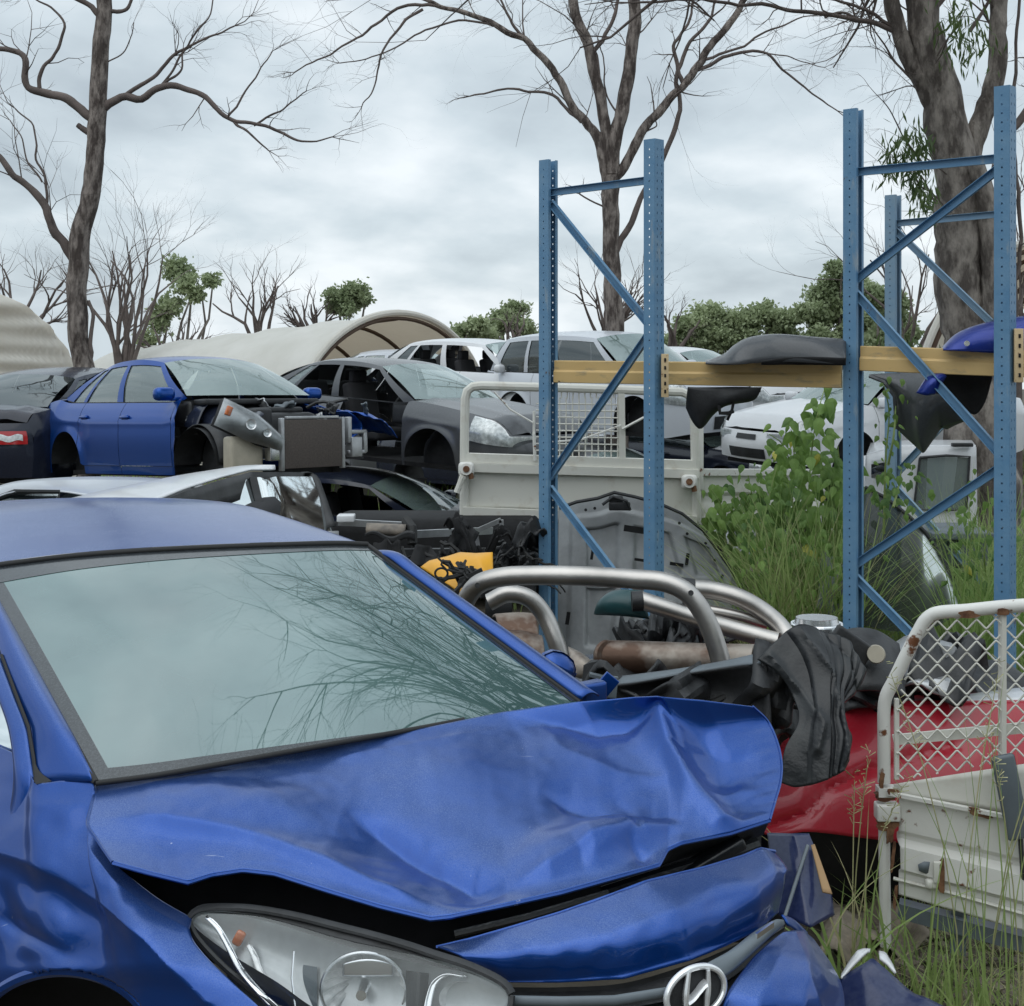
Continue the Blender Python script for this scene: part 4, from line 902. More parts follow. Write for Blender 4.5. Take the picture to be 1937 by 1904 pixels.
t_, tt, nn = beam('ochre yellow beam between the posts of the tall right frame, running out of the photo', ca, cb, .150)
rebase(t_)
def slot_plate(label, u, v0, v1, d):
    c = D(u, (v0+v1)/2, d); h = (v1-v0)*d/F; mb = MB(); e = Vector((.7, -.5, 0)).normalized()
    R = Matrix((Vector((.96, -.28, 0)), Vector((.28, .96, 0)), Vector((0, 0, 1)))).transposed()
    mb.box(c, .045, .006, h, R, bev=.002); mb.box(c+R@Vector((-.022, .03, 0)), .006, .06, h, R, bev=.002)
    o = mb.out('beam_connector', 'beak'); o2 = MB()
    tagged = tag(o, label, 'connector', 'slotted beam connectors')
    for k in range(5):
        z = h*(k-2)/5.5; o2.box(c+Vector((0, -.006, z)), .012, .006, .022, R, bev=.002)
    q = o2.out('slot', 'dark', o)
slot_plate('tan slotted connector plate on the right side of the left frame front post', 1258, 670, 752, 7.68)
slot_plate('tan slotted connector plate on the right side of the tall right frame front post', 1928, 622, 724, 6.76)

# ------------------------------------------------------------------ panels kept on the racking
def wave(a, sx, st, ph=0): return lambda p, s, t: Vector((0, a*sin(sx*s+ph)*sin(st*t+ph), a*.4*sin(sx*.7*s+1)))
t_ = thing('black_fender', 'long black curved fender lying over the yellow beam between the frames', 'car fender', D(1440, 800, 7.6))
top_pts = [D(1335, 683, 7.9), D(1373, 677, 7.85), D(1392, 660, 7.8), D(1413, 648, 7.75), D(1445, 642, 7.7), D(1481, 640, 7.6), D(1540, 640, 7.5), D(1600, 643, 7.45)]
patch('outer_skin', top_pts, [D(1335, 688, 7.6), D(1375, 690, 7.55), D(1395, 690, 7.5), D(1420, 688, 7.5), D(1450, 686, 7.45), D(1481, 685, 7.4), D(1540, 687, 7.35), D(1600, 690, 7.3)], 'fgrey', t_, nu=40, nv=12, bulge=.09, solid=.012)
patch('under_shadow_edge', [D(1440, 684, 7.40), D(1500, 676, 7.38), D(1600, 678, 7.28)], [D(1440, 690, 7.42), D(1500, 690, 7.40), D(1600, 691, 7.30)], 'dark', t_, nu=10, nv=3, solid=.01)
patch('hanging_flap', [D(1301, 733, 7.75), D(1370, 733, 7.7), D(1441, 733, 7.65)], [D(1298, 771, 7.8), D(1311, 798, 7.8), D(1325, 811, 7.8), D(1349, 784, 7.78), D(1373, 767, 7.72), D(1424, 757, 7.7), D(1438, 742, 7.65)], 'blackp', t_, nu=30, nv=12, bulge=.04, solid=.012)
m = MB(); m.tube([D(1360, 768, 7.7), D(1362, 782, 7.68), D(1378, 782, 7.66), D(1388, 778, 7.66)], .012, 6); m.tube([D(1388, 756, 7.7), D(1385, 775, 7.68), D(1376, 795, 7.7)], .01, 6); m.out('bracket', 'dark', t_)
rebase(t_)
t_ = thing('grey_fender', 'large dark grey fender with a pointed lower end hanging under the right yellow beam', 'car fender', D(1750, 860, 7.6))
patch('outer_skin', [D(1645, 709, 7.95), D(1704, 706, 7.9), D(1750, 700, 7.8), D(1800, 700, 7.7), D(1850, 703, 7.6)], [D(1697, 812, 7.9), D(1734, 846, 7.85), D(1747, 858, 7.8), D(1779, 811, 7.75), D(1828, 792, 7.6)], 'fgrey', t_,
      left=[D(1645, 709, 7.95), D(1672, 721, 7.9), D(1692, 750, 7.88), D(1697, 812, 7.9)], right=[D(1850, 703, 7.6), D(1846, 740, 7.55), D(1828, 792, 7.6)], nu=36, nv=26, bulge=.12, solid=.008, curve=spline, tb=poly)
m = MB(); m.tube([D(1645, 712, 7.93), D(1672, 723, 7.86), D(1692, 750, 7.84), D(1696, 812, 7.86)], .012, 6); m.out('rolled_edge', 'fgrey', t_)
patch('wheel_arch_edge', [D(1780, 808, 7.72), D(1805, 778, 7.7), D(1835, 752, 7.6)], [D(1790, 812, 7.9), D(1815, 800, 7.9), D(1838, 792, 7.8)], 'blackp', t_, nu=12, nv=5, solid=.01)
rebase(t_)
t_ = thing('blue_fender', 'royal blue fender resting over the right yellow beam behind the front post', 'car fender', D(1850, 780, 7.0))
patch('outer_skin', [D(1784, 657, 7.1), D(1808, 634, 7.1), D(1838, 620, 7.05), D(1883, 608, 7.0), D(1950, 598, 6.95), D(2010, 594, 6.9)], [D(1784, 662, 7.0), D(1810, 664, 6.98), D(1840, 666, 6.95), D(1883, 668, 6.9), D(1950, 670, 6.85), D(2010, 670, 6.8)], 'bluef', t_, nu=36, nv=12, bulge=.05, solid=.01)
patch('inner_side', [D(1782, 708, 7.2), D(1830, 708, 7.15), D(1876, 710, 7.1)], [D(1770, 745, 7.2), D(1800, 750, 7.2), D(1825, 772, 7.2), D(1844, 785, 7.2), D(1862, 762, 7.15), D(1876, 715, 7.1)], 'dark', t_, nu=24, nv=14, bulge=-.03, solid=.01)
patch('front_tip', [D(1757, 708, 7.15), D(1785, 708, 7.1), D(1790, 712, 7.1)], [D(1734, 744, 7.15), D(1752, 748, 7.1), D(1768, 746, 7.1)], 'bluef', t_, nu=12, nv=10, bulge=.03, solid=.01)
m = MB(); m.tube([D(1829, 650, 6.93), D(1829, 650, 6.90)], .016, 10); m.out('bolt', 'chrome', t_)
rebase(t_)

# ------------------------------------------------------------------ cream ute tray with mesh headboard
def ute_tray():
    d = 9.4; t_ = thing('ute_tray', 'rust-stained cream steel ute tray with a wire mesh headboard behind the left frame', 'truck tray', D(1100, 1110, d))
    fr = MB(); R = .036
    q = lambda u, v, dd=0: D(u, v, d+dd)
    fr.tube([q(878, 985), q(878, 900), q(879, 800), q(880, 755), q(884, 740), q(894, 732), q(910, 730), q(1100, 735), q(1290, 742), q(1303, 748), q(1310, 762), q(1314, 800), q(1318, 985)], R, 10)
    fr.bar(q(880, 866), q(1322, 880), .06, .07); fr.bar(q(1012, 735), q(1012, 866), .05, .05); fr.bar(q(1175, 738), q(1177, 872), .05, .05)
    fr.out('headboard_frame', 'creamm', t_)
    ms = MB()
    for i in range(13): u = 1022+i*12.2; ms.tube([q(u, 752), q(u, 868)], .0055, 4)
    for i in range(9): v = 764+i*12.6; ms.tube([q(1014, v), q(1176, v+2)], .0055, 4)
    for i in range(10): u = 1062+i*11; ms.tube([q(u, 738), q(u, 754)], .0055, 4)
    ms.out('wire_mesh', 'creamm', t_)
    pn = MB(); 
    A, B, C_, E_ = q(886, 893), q(1316, 905), q(1316, 978), q(884, 962)
    pn.grid(lambda s, t: A.lerp(B, s).lerp(E_.lerp(C_, s), t)+Vector((0, .012*sin(pi*s*2), 0)), 30, 8); pn.out('front_panel', 'creamm', t_, solid=.02)
    rl = MB(); rl.bar(q(876, 884, -.03), q(1322, 897, -.03), .05, .065); rl.bar(q(876, 968, -.03), q(1318, 985, -.03), .05, .07); rl.bar(q(876, 975, .02), q(1318, 992, .02), .09, .04); rl.out('rail', 'creamm', t_)
    ro = MB(); ro.tube([q(1010, 778, -.03), q(1010, 830, -.03)], .012, 6); ro.tube([q(1010, 820, -.05), q(1012, 872, -.05)], .014, 6); ro.tube([q(935, 742, -.05), q(965, 775, -.05), q(1008, 800, -.05)], .008, 5); ro.tube([q(1175, 805, -.05), q(1100, 832, -.05), q(1030, 838, -.05)], .008, 5); ro.tube([q(1177, 812, -.05), q(1218, 790, -.05)], .01, 5); ro.out('stay_rod', 'creamr', t_)
    for u, v in ((882, 888), (1304, 912)):
        k = MB(); k.box(q(u, v, -.08), .12, .07, .11, bev=.03); k.tube([q(u, v, -.16), q(u+1, v+1, -.10)], .045, 12); kk = k.out('latch', 'creamr', t_)
        k = MB(); k.tube([q(u, v, -.17), q(u, v, -.10)], .026, 10); k.tube([q(u+8, v+8, -.13), q(u+10, v+18, -.13)], .02, 8); k.out('rust_bolt', 'rust', kk)
        if u < 1000: k = MB(); k.tube([q(u-5, v+12, -.14), q(u-13, v+30, -.14), q(u-18, v+44, -.14)], [.028, .022, .024], 8); k.out('latch_lever', 'creamm', kk)
    # side dropside running away to the right
    sd_ = MB(); P0, P1 = q(1326, 893, .05), D(1560, 893, 10.6); Q0, Q1 = q(1326, 985, .05), D(1560, 978, 10.6)
    def sp(s, t):
        p = P0.lerp(P1, s).lerp(Q0.lerp(Q1, s), t); return p+Vector((0, .03*(1 if .45 < t < .75 else 0), 0))
    sd_.grid(sp, 30, 12); sd_.out('dropside', 'creamm', t_, solid=.02)
    g = MB(); g.bar(P0+Vector((0, -.02, 0)), P1+Vector((0, -.02, 0)), .05, .05); g.bar(Q0, Q1, .05, .06); g.box(q(1322, 850, .03), .06, .10, .62, bev=.01); g.tube([q(1322, 900), q(1318, 960), q(1316, 1010)], .02, 6); g.out('corner_post', 'creamr', t_)
    # headboard right-hand post with ragged plate, and chassis below
    c = MB(); c.box(D(1090, 1025, d+.5), 2.2, .9, .12, bev=.02); c.box(D(1010, 1040, d+.6), .35, .7, .35, bev=.05); c.box(D(1250, 1040, d+.6), .3, .6, .3, bev=.05); c.out('subframe', 'dark', t_)
    for x in (-.35, .35): 
        w = MB(); b = D(1100, 1000, d+1.); w.tube([Vector((b.x+x*2, b.y, gz(0, 10)+.33))-Vector((.11, 0, 0)), Vector((b.x+x*2, b.y, gz(0, 10)+.33))+Vector((.11, 0, 0))], .34, 20); w.out('wheel', 'rubber', t_)
    rebase(t_)
ute_tray()

# bonnet stood on edge, inner side to the camera
def inner_bonnet():
    t_ = thing('loose_bonnet', 'grey loose bonnet stood upright with its ribbed inner side facing the camera', 'car bonnet', D(1220, 1235, 8.6))
    top = [D(1058, 962, 9.0), D(1090, 950, 8.95), D(1130, 943, 8.9), D(1162, 932, 8.9), D(1200, 940, 8.88), D(1245, 952, 8.85), D(1290, 972, 8.8), D(1330, 1004, 8.78), D(1362, 1048, 8.75)]
    bot = [D(1052, 1250, 8.6), D(1110, 1262, 8.6), D(1180, 1268, 8.55), D(1260, 1262, 8.5), D(1330, 1240, 8.5), D(1400, 1195, 8.5), D(1412, 1150, 8.55)]
    rgt = [D(1362, 1048, 8.75), D(1383, 1078, 8.7), D(1400, 1112, 8.6), D(1412, 1150, 8.55)]
    def seg(px, py, a, b):
        ax, ay = a; bx, by = b; dx, dy = bx-ax, by-ay; t = max(0, min(1, ((px-ax)*dx+(py-ay)*dy)/(dx*dx+dy*dy))); return sqrt((px-ax-t*dx)**2+(py-ay-t*dy)**2)
    ribs = [((.12, .14), (.88, .14)), ((.12, .14), (.10, .95)), ((.88, .14), (.93, .9)), ((.38, .14), (.30, .95)), ((.64, .14), (.72, .95)), ((.10, .50), (.92, .50)), ((.1, .93), (.9, .93))]
    def bump(p, s, t):
        d = min(seg(s, t, *r) for r in ribs); h = max(0, min(1, (.052-d)/.018)); h = h*h*(3-2*h)
        return Vector((0, -.03*h, 0))+Vector((0, .10*((2*s-1)**2), 0))
    patch('inner_skin', top, bot, 'greypanel', t_, right=rgt, nu=110, nv=110, bump=bump, solid=.006, ang=60)
    m = MB(); P = [D(u, v, 8.7) for u, v in ((1058, 962), (1090, 950), (1130, 943), (1162, 932), (1200, 940), (1245, 952), (1290, 972), (1330, 1004), (1362, 1048), (1383, 1078), (1400, 1112), (1412, 1150))]
    m.tube(P, .013, 6); m.out('folded_edge', 'blackp', t_)
    m = MB(); m.box(D(1165, 945, 8.62), .10, .05, .05, bev=.012); m.tube([D(1140, 955, 8.6), D(1160, 940, 8.58), D(1185, 948, 8.58), D(1192, 965, 8.6)], .012, 6); m.box(D(1172, 958, 8.6), .15, .03, .06, bev=.01); m.out('latch', 'blackp', t_)
    def hole(bb):
        bb.out('opening', 'dark', t_)
    for u, v in ((1108, 965), (1125, 962), (1222, 958), (1252, 966), (1285, 990), (1300, 1010), (1335, 1028), (1352, 1060), (1366, 1090), (1372, 1110)): hole(MB().tube([D(u, v, 8.72), D(u, v, 8.60)], .011, 8))
    for u, v, w, h in ((1200, 1002, 40, 12), (1120, 1050, 5, 18), (1212, 1060, 24, 5), (1300, 1058, 6, 22), (1074, 1170, 7, 24), (1132, 1150, 6, 20), (1200, 1135, 10, 8), (1280, 1068, 26, 6)):
        hole(MB().box(D(u, v, 8.66), w*8.6/F, .012, h*8.6/F, Matrix.Rotation(.15, 3, 'Y')))
    rebase(t_)
    t2 = thing('loose_bonnet', 'black bonnet leaning behind the grey one, only its right edge showing', 'car bonnet', D(1400, 1250, 9))
    patch('skin', [D(1330, 1000, 9.25), D(1385, 1045, 9.2), D(1420, 1100, 9.1), D(1438, 1150, 9.0)], [D(1300, 1250, 9), D(1350, 1260, 9), D(1400, 1260, 8.9), D(1450, 1250, 8.9)], 'blackp', t2, nu=16, nv=12, solid=.02, bulge=.05)
    rebase(t2)
inner_bonnet()

# loose window glass leaning inside the right frame
t_ = thing('loose_windscreen', 'dark dusty curved sheet of glass leaning in the grass inside the right frame', 'windscreen', D(1720, 1180, 8))
top = [D(1636, 922, 8.3), D(1675, 942, 8.3), D(1719, 977, 8.25), D(1749, 1007, 8.2), D(1773, 1040, 8.2), D(1797, 1087, 8.1), D(1816, 1140, 8.)]
patch('glass_sheet', top, [D(1600, 1170, 7.9), D(1640, 1185, 7.9), D(1700, 1195, 7.85), D(1760, 1190, 7.85), D(1816, 1160, 7.95)], 'glassw', t_, nu=24, nv=16, bulge=.02)
m = MB(); m.tube([p+Vector((0, -.01, 0)) for p in top], .014, 6); m.out('rubber_edge', 'blackp', t_)
rebase(t_)
t_ = thing('folded_panel', 'grey bent sheet metal panel left of the tall right frame, low in the grass', 'metal panel', D(1580, 1170, 8.2))
patch('sheet', [D(1555, 1042, 8.5), D(1580, 1058, 8.4), D(1625, 1090, 8.3)], [D(1545, 1150, 8.1), D(1580, 1180, 8.1), D(1625, 1190, 8.)], 'gmeter', t_, nu=12, nv=12, bulge=.05, solid=.01); rebase(t_)
t_ = thing('junk_plate', 'flat grey plate lying in the grass right of the leaning glass', 'metal panel', D(1800, 1060, 9))
m = MB(); m.box(D(1800, 1005, 9.2), .45, .5, .05, bev=.01); m.box(D(1815, 1040, 9.2), .3, .4, .22, bev=.04); m.out('plate', 'gmeter', t_); rebase(t_)

def white_wagon():
    d = 13.; t_ = thing('white_wagon', 'white square-backed four-wheel drive with a rear window behind the grass at right', 'car', D(1740, 1150, d))
    Cx = lambda u, v, dd: D(u, v, d+dd)
    A = [(1648, 842), (1700, 838), (1780, 838), (1843, 845)]
    patch('body', [Cx(1640, 862, 1.4), Cx(1700, 846, 0), Cx(1846, 846, -.05)], [Cx(1632, 1080, 1.4), Cx(1690, 1080, 0), Cx(1850, 1080, -.05)], 'white', t_, curve=poly, nu=24, nv=12, solid=.03)
    patch('roof', [Cx(1648, 838, 3.2), Cx(1740, 834, 2.8), Cx(1838, 835, 2.6)], [Cx(1640, 862, 1.4), Cx(1700, 846, 0), Cx(1846, 846, -.05)], 'white', t_, curve=poly, nu=16, nv=10, solid=.03)
    patch('side_panel', [Cx(1600, 868, 3.8), Cx(1640, 862, 1.4)], [Cx(1600, 1060, 3.8), Cx(1632, 1080, 1.4)], 'white', t_, nu=4, nv=4, solid=.03)
    patch('rear_window', [Cx(1742, 868, -.06), Cx(1790, 864, -.06), Cx(1832, 866, -.1)], [Cx(1730, 962, -.06), Cx(1780, 964, -.06), Cx(1826, 962, -.1)], 'glass', t_, nu=10, nv=8)
    patch('window_void', [Cx(1742, 868, -.035), Cx(1790, 864, -.035), Cx(1832, 866, -.075)], [Cx(1730, 962, -.035), Cx(1780, 964, -.035), Cx(1826, 962, -.075)], 'greyp', t_, nu=4, nv=4)
    patch('side_window', [Cx(1648, 872, .9), Cx(1692, 868, .05)], [Cx(1648, 905, .9), Cx(1692, 908, .05)], 'glassd', t_, nu=4, nv=4)
    m = MB(); m.tube([Cx(1740, 866, -.08), Cx(1790, 862, -.09), Cx(1834, 864, -.12), Cx(1828, 964, -.12), Cx(1780, 966, -.08), Cx(1728, 964, -.08), Cx(1740, 866, -.08)], .014, 5); m.out('window_seal', 'blackp', t_)
    m = MB(); m.box(Cx(1820, 842, -.1), .22, .06, .04, bev=.01); m.out('hinge', 'blackp', t_)
    for u in (1675, 1820): 
        m = MB(); b = D(u, 1000, d+.3); m.tube([Vector((b.x-.1, b.y, gz(0, 13)+.34)), Vector((b.x+.1, b.y, gz(0, 13)+.34))], .35, 20); m.out('wheel', 'rubber', t_)
    rebase(t_)
white_wagon()
# ------------------------------------------------------------------ foreground blue hatchback with the crushed bonnet
def gauss(u, v, cu, cv, su, sv, rot=0):
    c, s = cos(rot), sin(rot); x, y = u-cu, v-cv; a = (x*c+y*s)/su; b = (-x*s+y*c)/sv; return exp(-(a*a+b*b)/2)
def pl_dist(u, v, P):
    best = 1e9; side = 0
    for (ax, ay), (bx, by) in zip(P, P[1:]):
        dx, dy = bx-ax, by-ay; t = max(0, min(1, ((u-ax)*dx+(v-ay)*dy)/(dx*dx+dy*dy))); ex, ey = u-ax-t*dx, v-ay-t*dy; d = sqrt(ex*ex+ey*ey)
        if d < best: best = d; side = 1 if dx*ey-dy*ex > 0 else -1
    return best, side
def crz(u, v, P, amp, wl, wr):
    """one crease: sharp along the line, dying out to each side and towards its ends"""
    best = 1e9; side = 1; pos = 0.; L = [sqrt((b[0]-a[0])**2+(b[1]-a[1])**2) for a, b in zip(P, P[1:])]; T = sum(L); acc = 0.
    for (a, b), l in zip(zip(P, P[1:]), L):
        dx, dy = b[0]-a[0], b[1]-a[1]; t = max(0, min(1, ((u-a[0])*dx+(v-a[1])*dy)/(l*l))); ex, ey = u-a[0]-t*dx, v-a[1]-t*dy; d = sqrt(ex*ex+ey*ey)
        if d < best: best = d; side = 1 if dx*ey-dy*ex > 0 else -1; pos = (acc+t*l)/T
        acc += l
    d = sqrt(best*best+16)-4; f = min(1, pos*5, (1-pos)*5)
    return amp*f*exp(-d/(wl if side > 0 else wr))
def hatch():
    FW = Vector((.58, -.815, 0)); LT = Vector((.815, .58, 0)); UP = Vector((0, 0, 1))
    base = Vector((-.75, 3.3, 0)); t_ = thing('wrecked_hatchback', 'bright blue hatchback with crumpled bonnet and fogged windscreen filling the foreground', 'car', base)
    # ---- roof
    fe = [Z(-40, 1069, 1.395), Z(0, 1063, 1.40), Z(120, 1048, 1.415), Z(260, 1037, 1.425), Z(400, 1030, 1.43), Z(560, 1024.5, 1.42), Z(640, 1023, 1.41), Z(692, 1025, 1.395)]
    Wf = (fe[-1]-fe[0]); n = len(fe); lt = Wf.normalized(); bk = -FW
    def back(p, k, L, dz): 
        return p+bk*L+UP*dz
    te = [back(p, i/(n-1), 1.55, -.02) for i, p in enumerate(fe)]
    s1 = spline(fe); 
    def Rf(s, t):
        p = s1(s); L = 1.75*t; edge = (2*s-1)
        cz = .034*(1-(1-min(t*1.5, 1))**2)*(1-.30*abs(edge)**2.2)-.20*max(0, t-.45)**1.5
        ins = lt*(-edge)*.06*t
        drop = -.045*max(0, (abs(edge)-.93)/.07)**2
        return p+bk*L+UP*(cz+drop)+ins
    m = MB(); m.grid(Rf, 70, 50); m.out('roof', 'blue', t_, ang=60)
    m = MB(); m.tube([Rf(1, i/24)+lt*.004+UP*.006 for i in range(25)], .011, 6); m.tube([Rf(0, i/24) for i in range(25)], .011, 6); m.out('roof_gutter', 'blue', t_)
    m = MB(); m.grid(lambda s, t: Rf(1, t*.9)+LT*(.055*s)+UP*(-.035*s*s+.010*sin(pi*s)), 5, 40); m.grid(lambda s, t: Rf(0, t*.9)-LT*(.055*s)+UP*(-.035*s*s), 5, 40); m.out('roof_rail', 'blue', t_, ang=60, solid=.003)
    # ---- windscreen
    gt = [p-UP*.012+FW*.012 for p in fe]
    gb = [Z(182, 1482, 1.065), Z(290, 1468, 1.075), Z(400, 1449, 1.085), Z(600, 1413, 1.092), Z(800, 1377, 1.09), Z(950, 1349, 1.085), Z(1098, 1330, 1.06)]
    T, B = spline(gt), spline(gb); C = coons(T, B, lambda t: T(0).lerp(B(0), t), lambda t: T(1).lerp(B(1), t))
    gn = (C(1, .5)-C(0, .5)).cross(C(.5, 1)-C(.5, 0)).normalized(); gn = gn if gn.z > 0 else -gn
    def G(s, t, o=0.): return C(s, t)+gn*(o+.028*(1-(2*s-1)**2)*(1-(2*t-1)**2))
    fog = glass_mat('fogged_windscreen', (.070, .125, .125), .17, 1., .015)
    nz = fog.node_tree.nodes.new('ShaderNodeTexNoise'); nz.inputs['Scale'].default_value = 1.6; nz.inputs['Detail'].default_value = 4; rp_ = fog.node_tree.nodes.new('ShaderNodeValToRGB'); rp_.color_ramp.elements[0].position = .35; rp_.color_ramp.elements[1].position = .68; rp_.color_ramp.elements[0].color = (.042, .09, .088, 1); rp_.color_ramp.elements[1].color = (.11, .19, .18, 1)
    tco = fog.node_tree.nodes.new('ShaderNodeTexCoord'); fog.node_tree.links.new(tco.outputs['Object'], nz.inputs[0]); fog.node_tree.links.new(nz.outputs[0], rp_.inputs[0]); fog.node_tree.links.new(rp_.outputs[0], [n for n in fog.node_tree.nodes if n.type == 'BSDF_DIFFUSE'][0].inputs[0])
    m = MB(); m.grid(lambda s, t: G(s, t), 60, 44); ws = m.out('windscreen', fog, t_, ang=80)
    frit = mat('glass_edge_shade', (.020, .024, .028), .2, coat=.6, col2=(.045, .052, .058), vscale=160, thresh=(.45, .6), ior=1.5)
    m = MB(); wob = lambda x: .004*noise.noise(Vector((x*30, 3, 0)))
    m.grid(lambda s, t: G(s*.99+.002, .002+t*(.095-.055*s), .0015), 50, 4)
    m.grid(lambda s, t: G(.001+s*(.033-.003*t)*(1 if t < .95 else 1), .10+t*.898, .0018), 4, 40)
    m.grid(lambda s, t: G(.03+s*.52, 1-.001-t*(.038*(1-s)+.004), .0021), 50, 4)
    m.grid(lambda s, t: G(1-.001-s*.018, .05+t*.94, .0018), 2, 30)
    m.out('shade_band', frit, ws, ang=80)
    m = MB(); m.tube([G(i/60, 0, .004) for i in range(61)], .010, 6); m.tube([G(0, i/40, .002) for i in range(41)], .008, 6); m.tube([G(1, i/40, .002) for i in range(41)], .008, 6); m.tube([G(.0+i/60*.7, 1., .0) for i in range(61)], .007, 6); m.out('rubber_seal', 'rubber', ws, ang=80)
    # sticker patch behind the glass
    # ---- near A pillar and its return into the fender
    patch('pillar', [Z(-60, 1085, 1.40), G(0, 0, .004)], [D(68, 1481, 2.985), G(0, 1, .004)], 'blue', t_, left=[Z(-60, 1085, 1.38), Z(-25, 1170, 1.30), D(0, 1236, 3.40), D(30, 1316, 3.24), D(53, 1376, 3.14), D(63, 1436, 3.05), D(68, 1480, 2.99)],
          right=[G(0, i/8, .006) for i in range(9)], nu=12, nv=40, tb=poly, bump=lambda p, s, t: gn*(.03*sin(pi*min(1, s*.9)))*min(1, (1-t)*7, t*7), solid=.004)
    # far A pillar
    patch('pillar', [Rf(1, 0)+UP*.006, Rf(1, .03)+LT*.055-UP*.03], [G(1, 1, .004), G(1, 1, 0)+LT*.075-UP*.02], 'blue', t_,
          left=[Rf(1, 0)+UP*.006]+[G(1, i/10, .006)+UP*.004 for i in range(1, 11)], right=[Rf(1, .03)+LT*.055-UP*.03]+[G(1, i/10, -.005)+LT*(.055+.015*i/10)+UP*(.012) for i in range(1, 11)], nu=8, nv=40, tb=poly, bump=lambda p, s, t: gn*(.016*sin(pi*s)), solid=.006)
    # ---- bonnet
    bt = [Z(183, 1487, 1.05), Z(290, 1471, 1.06), Z(400, 1451, 1.068), Z(600, 1416, 1.075), Z(800, 1379, 1.09), Z(950, 1348, 1.105), Z(1095, 1328, 1.13), Z(1200, 1319, 1.16), Z(1245, 1318, 1.175), Z(1330, 1325, 1.16), Z(1424, 1337, 1.13)]
    bb = [Z(213, 1631, .985), Z(290, 1652, .968), Z(356, 1668, .955), Z(400, 1654, .96), Z(460, 1645, .962), Z(520, 1652, .955), Z(620, 1684, .935), Z(720, 1714, .915), Z(815, 1737, .90), Z(850, 1733, .905), Z(960, 1710, .915), Z(1060, 1688, .92), Z(1160, 1660, .925), Z(1246, 1636, .925), Z(1262, 1606, .935), Z(1288, 1594, .945), Z(1380, 1576, .94), Z(1456, 1551, .94)]
    lf = [Z(183, 1487, 1.05), Z(170, 1535, 1.03), Z(166, 1562, 1.018), Z(186, 1592, 1.0), Z(213, 1631, .985)]
    rt = [Z(1424, 1337, 1.13), Z(1452, 1365, 1.085), Z(1470, 1405, 1.045), Z(1478, 1445, 1.01), Z(1476, 1480, .985), Z(1468, 1510, .965), Z(1456, 1551, .94)]
    crease1 = [(1243, 1322), (1247, 1370), (1262, 1415), (1292, 1465), (1330, 1515), (1368, 1556), (1400, 1572), (1440, 1566)]
    crease2 = [(1245, 1350), (1180, 1372), (1130, 1378), (1060, 1356), (960, 1352)]
    crease3 = [(1290, 1545), (1200, 1550), (1100, 1538), (1020, 1505)]
    crease4 = [(170, 1545), (300, 1560), (480, 1595), (640, 1652), (790, 1712), (880, 1732)]
    crease5 = [(650, 1542), (720, 1570), (800, 1625), (900, 1668), (960, 1672)]
    crease6 = [(970, 1670), (1040, 1650), (1120, 1612), (1200, 1588), (1290, 1556)]
    crease7 = [(1215, 1560), (1190, 1600), (1235, 1640)]
    def bump(p, s, t):
        u, v = uv_of(p); z = 0.; fade = min(1, t*9)*min(1, (1-t)*14)*min(1, s*14)*min(1, (1-s)*9)
        d, sd_ = pl_dist(u, v, crease1)
        d = sqrt(d*d+144)-12; z += .030*exp(-d/17) + (-.060*(1-exp(-d/45))*exp(-d/170) if sd_ < 0 else -.014*(1-exp(-d/50))*exp(-d/120))
        z += crz(u, v, crease2, -.024, 26, 20)+crz(u, v, crease3, -.024, 36, 15)+crz(u, v, crease6, .030, 16, 46)+crz(u, v, crease4, .026, 12, 60)+crz(u, v, crease5, -.034, 46, 15)+crz(u, v, crease7, -.020, 16, 14)
        z += .5*crz(u, v, [(1010, 1345), (1060, 1420), (1170, 1470), (1290, 1480)], .016, 50, 12)+crz(u, v, [(1300, 1350), (1350, 1400), (1440, 1430)], -.014, 30, 16)+crz(u, v, [(1330, 1490), (1400, 1480), (1460, 1500)], .012, 22, 14)
        z += crz(u, v, [(1100, 1640), (1180, 1600), (1215, 1560)], .022, 14, 40)
        z += .020*gauss(u, v, 1110, 1590, 95, 20, -.28)+.022*gauss(u, v, 880, 1470, 130, 60, .1)-.014*gauss(u, v, 700, 1600, 80, 40, .5)+.020*gauss(u, v, 500, 1530, 150, 32, .12)
        z += -.014*gauss(u, v, 960, 1690, 60, 22, .1)+.010*gauss(u, v, 1160, 1440, 60, 45)-.020*gauss(u, v, 1380, 1450, 50, 60)
        # puckered far edge
        z += .006*sin(v*.16+u*.03)*exp(-((s-1)/.035)**2)+.004*sin(v*.31)*exp(-((s-1)/.03)**2)
        z += .0035*noise.noise(Vector((u*.012, v*.018, 0)))+.0012*noise.noise(Vector((u*.04, v*.05, 4)))
        return UP*z*fade*.95
    bo, BP = patch('bonnet', bt, bb, 'blue', t_, left=lf, right=rt, nu=230, nv=110, bump=bump, solid=.004, ang=40, tb=poly)
    bo.data.materials.clear(); bo.data.materials.append(M['blue'])
    # folded underside of the torn front corner and the hem
    patch('bonnet_underside', [Z(1246, 1637, .922), Z(1264, 1607, .932), Z(1290, 1595, .942), Z(1380, 1577, .937), Z(1456, 1552, .937)], [D(1246, 1640, 2.95), D(1290, 1625, 2.98), D(1340, 1612, 3.02), D(1400, 1596, 3.06), D(1444, 1580, 3.1)], 'blackp', bo, nu=20, nv=6)
    m = MB(); P = poly(bb); m.tube([P(i/160)-UP*.003 for i in range(161)], .0045, 6); P2 = spline(rt); m.tube([P2(i/40) for i in range(41)], .004, 6); P3 = spline(lf); m.tube([P3(i/20) for i in range(21)], .004, 5); m.out('hem', 'blue', bo)
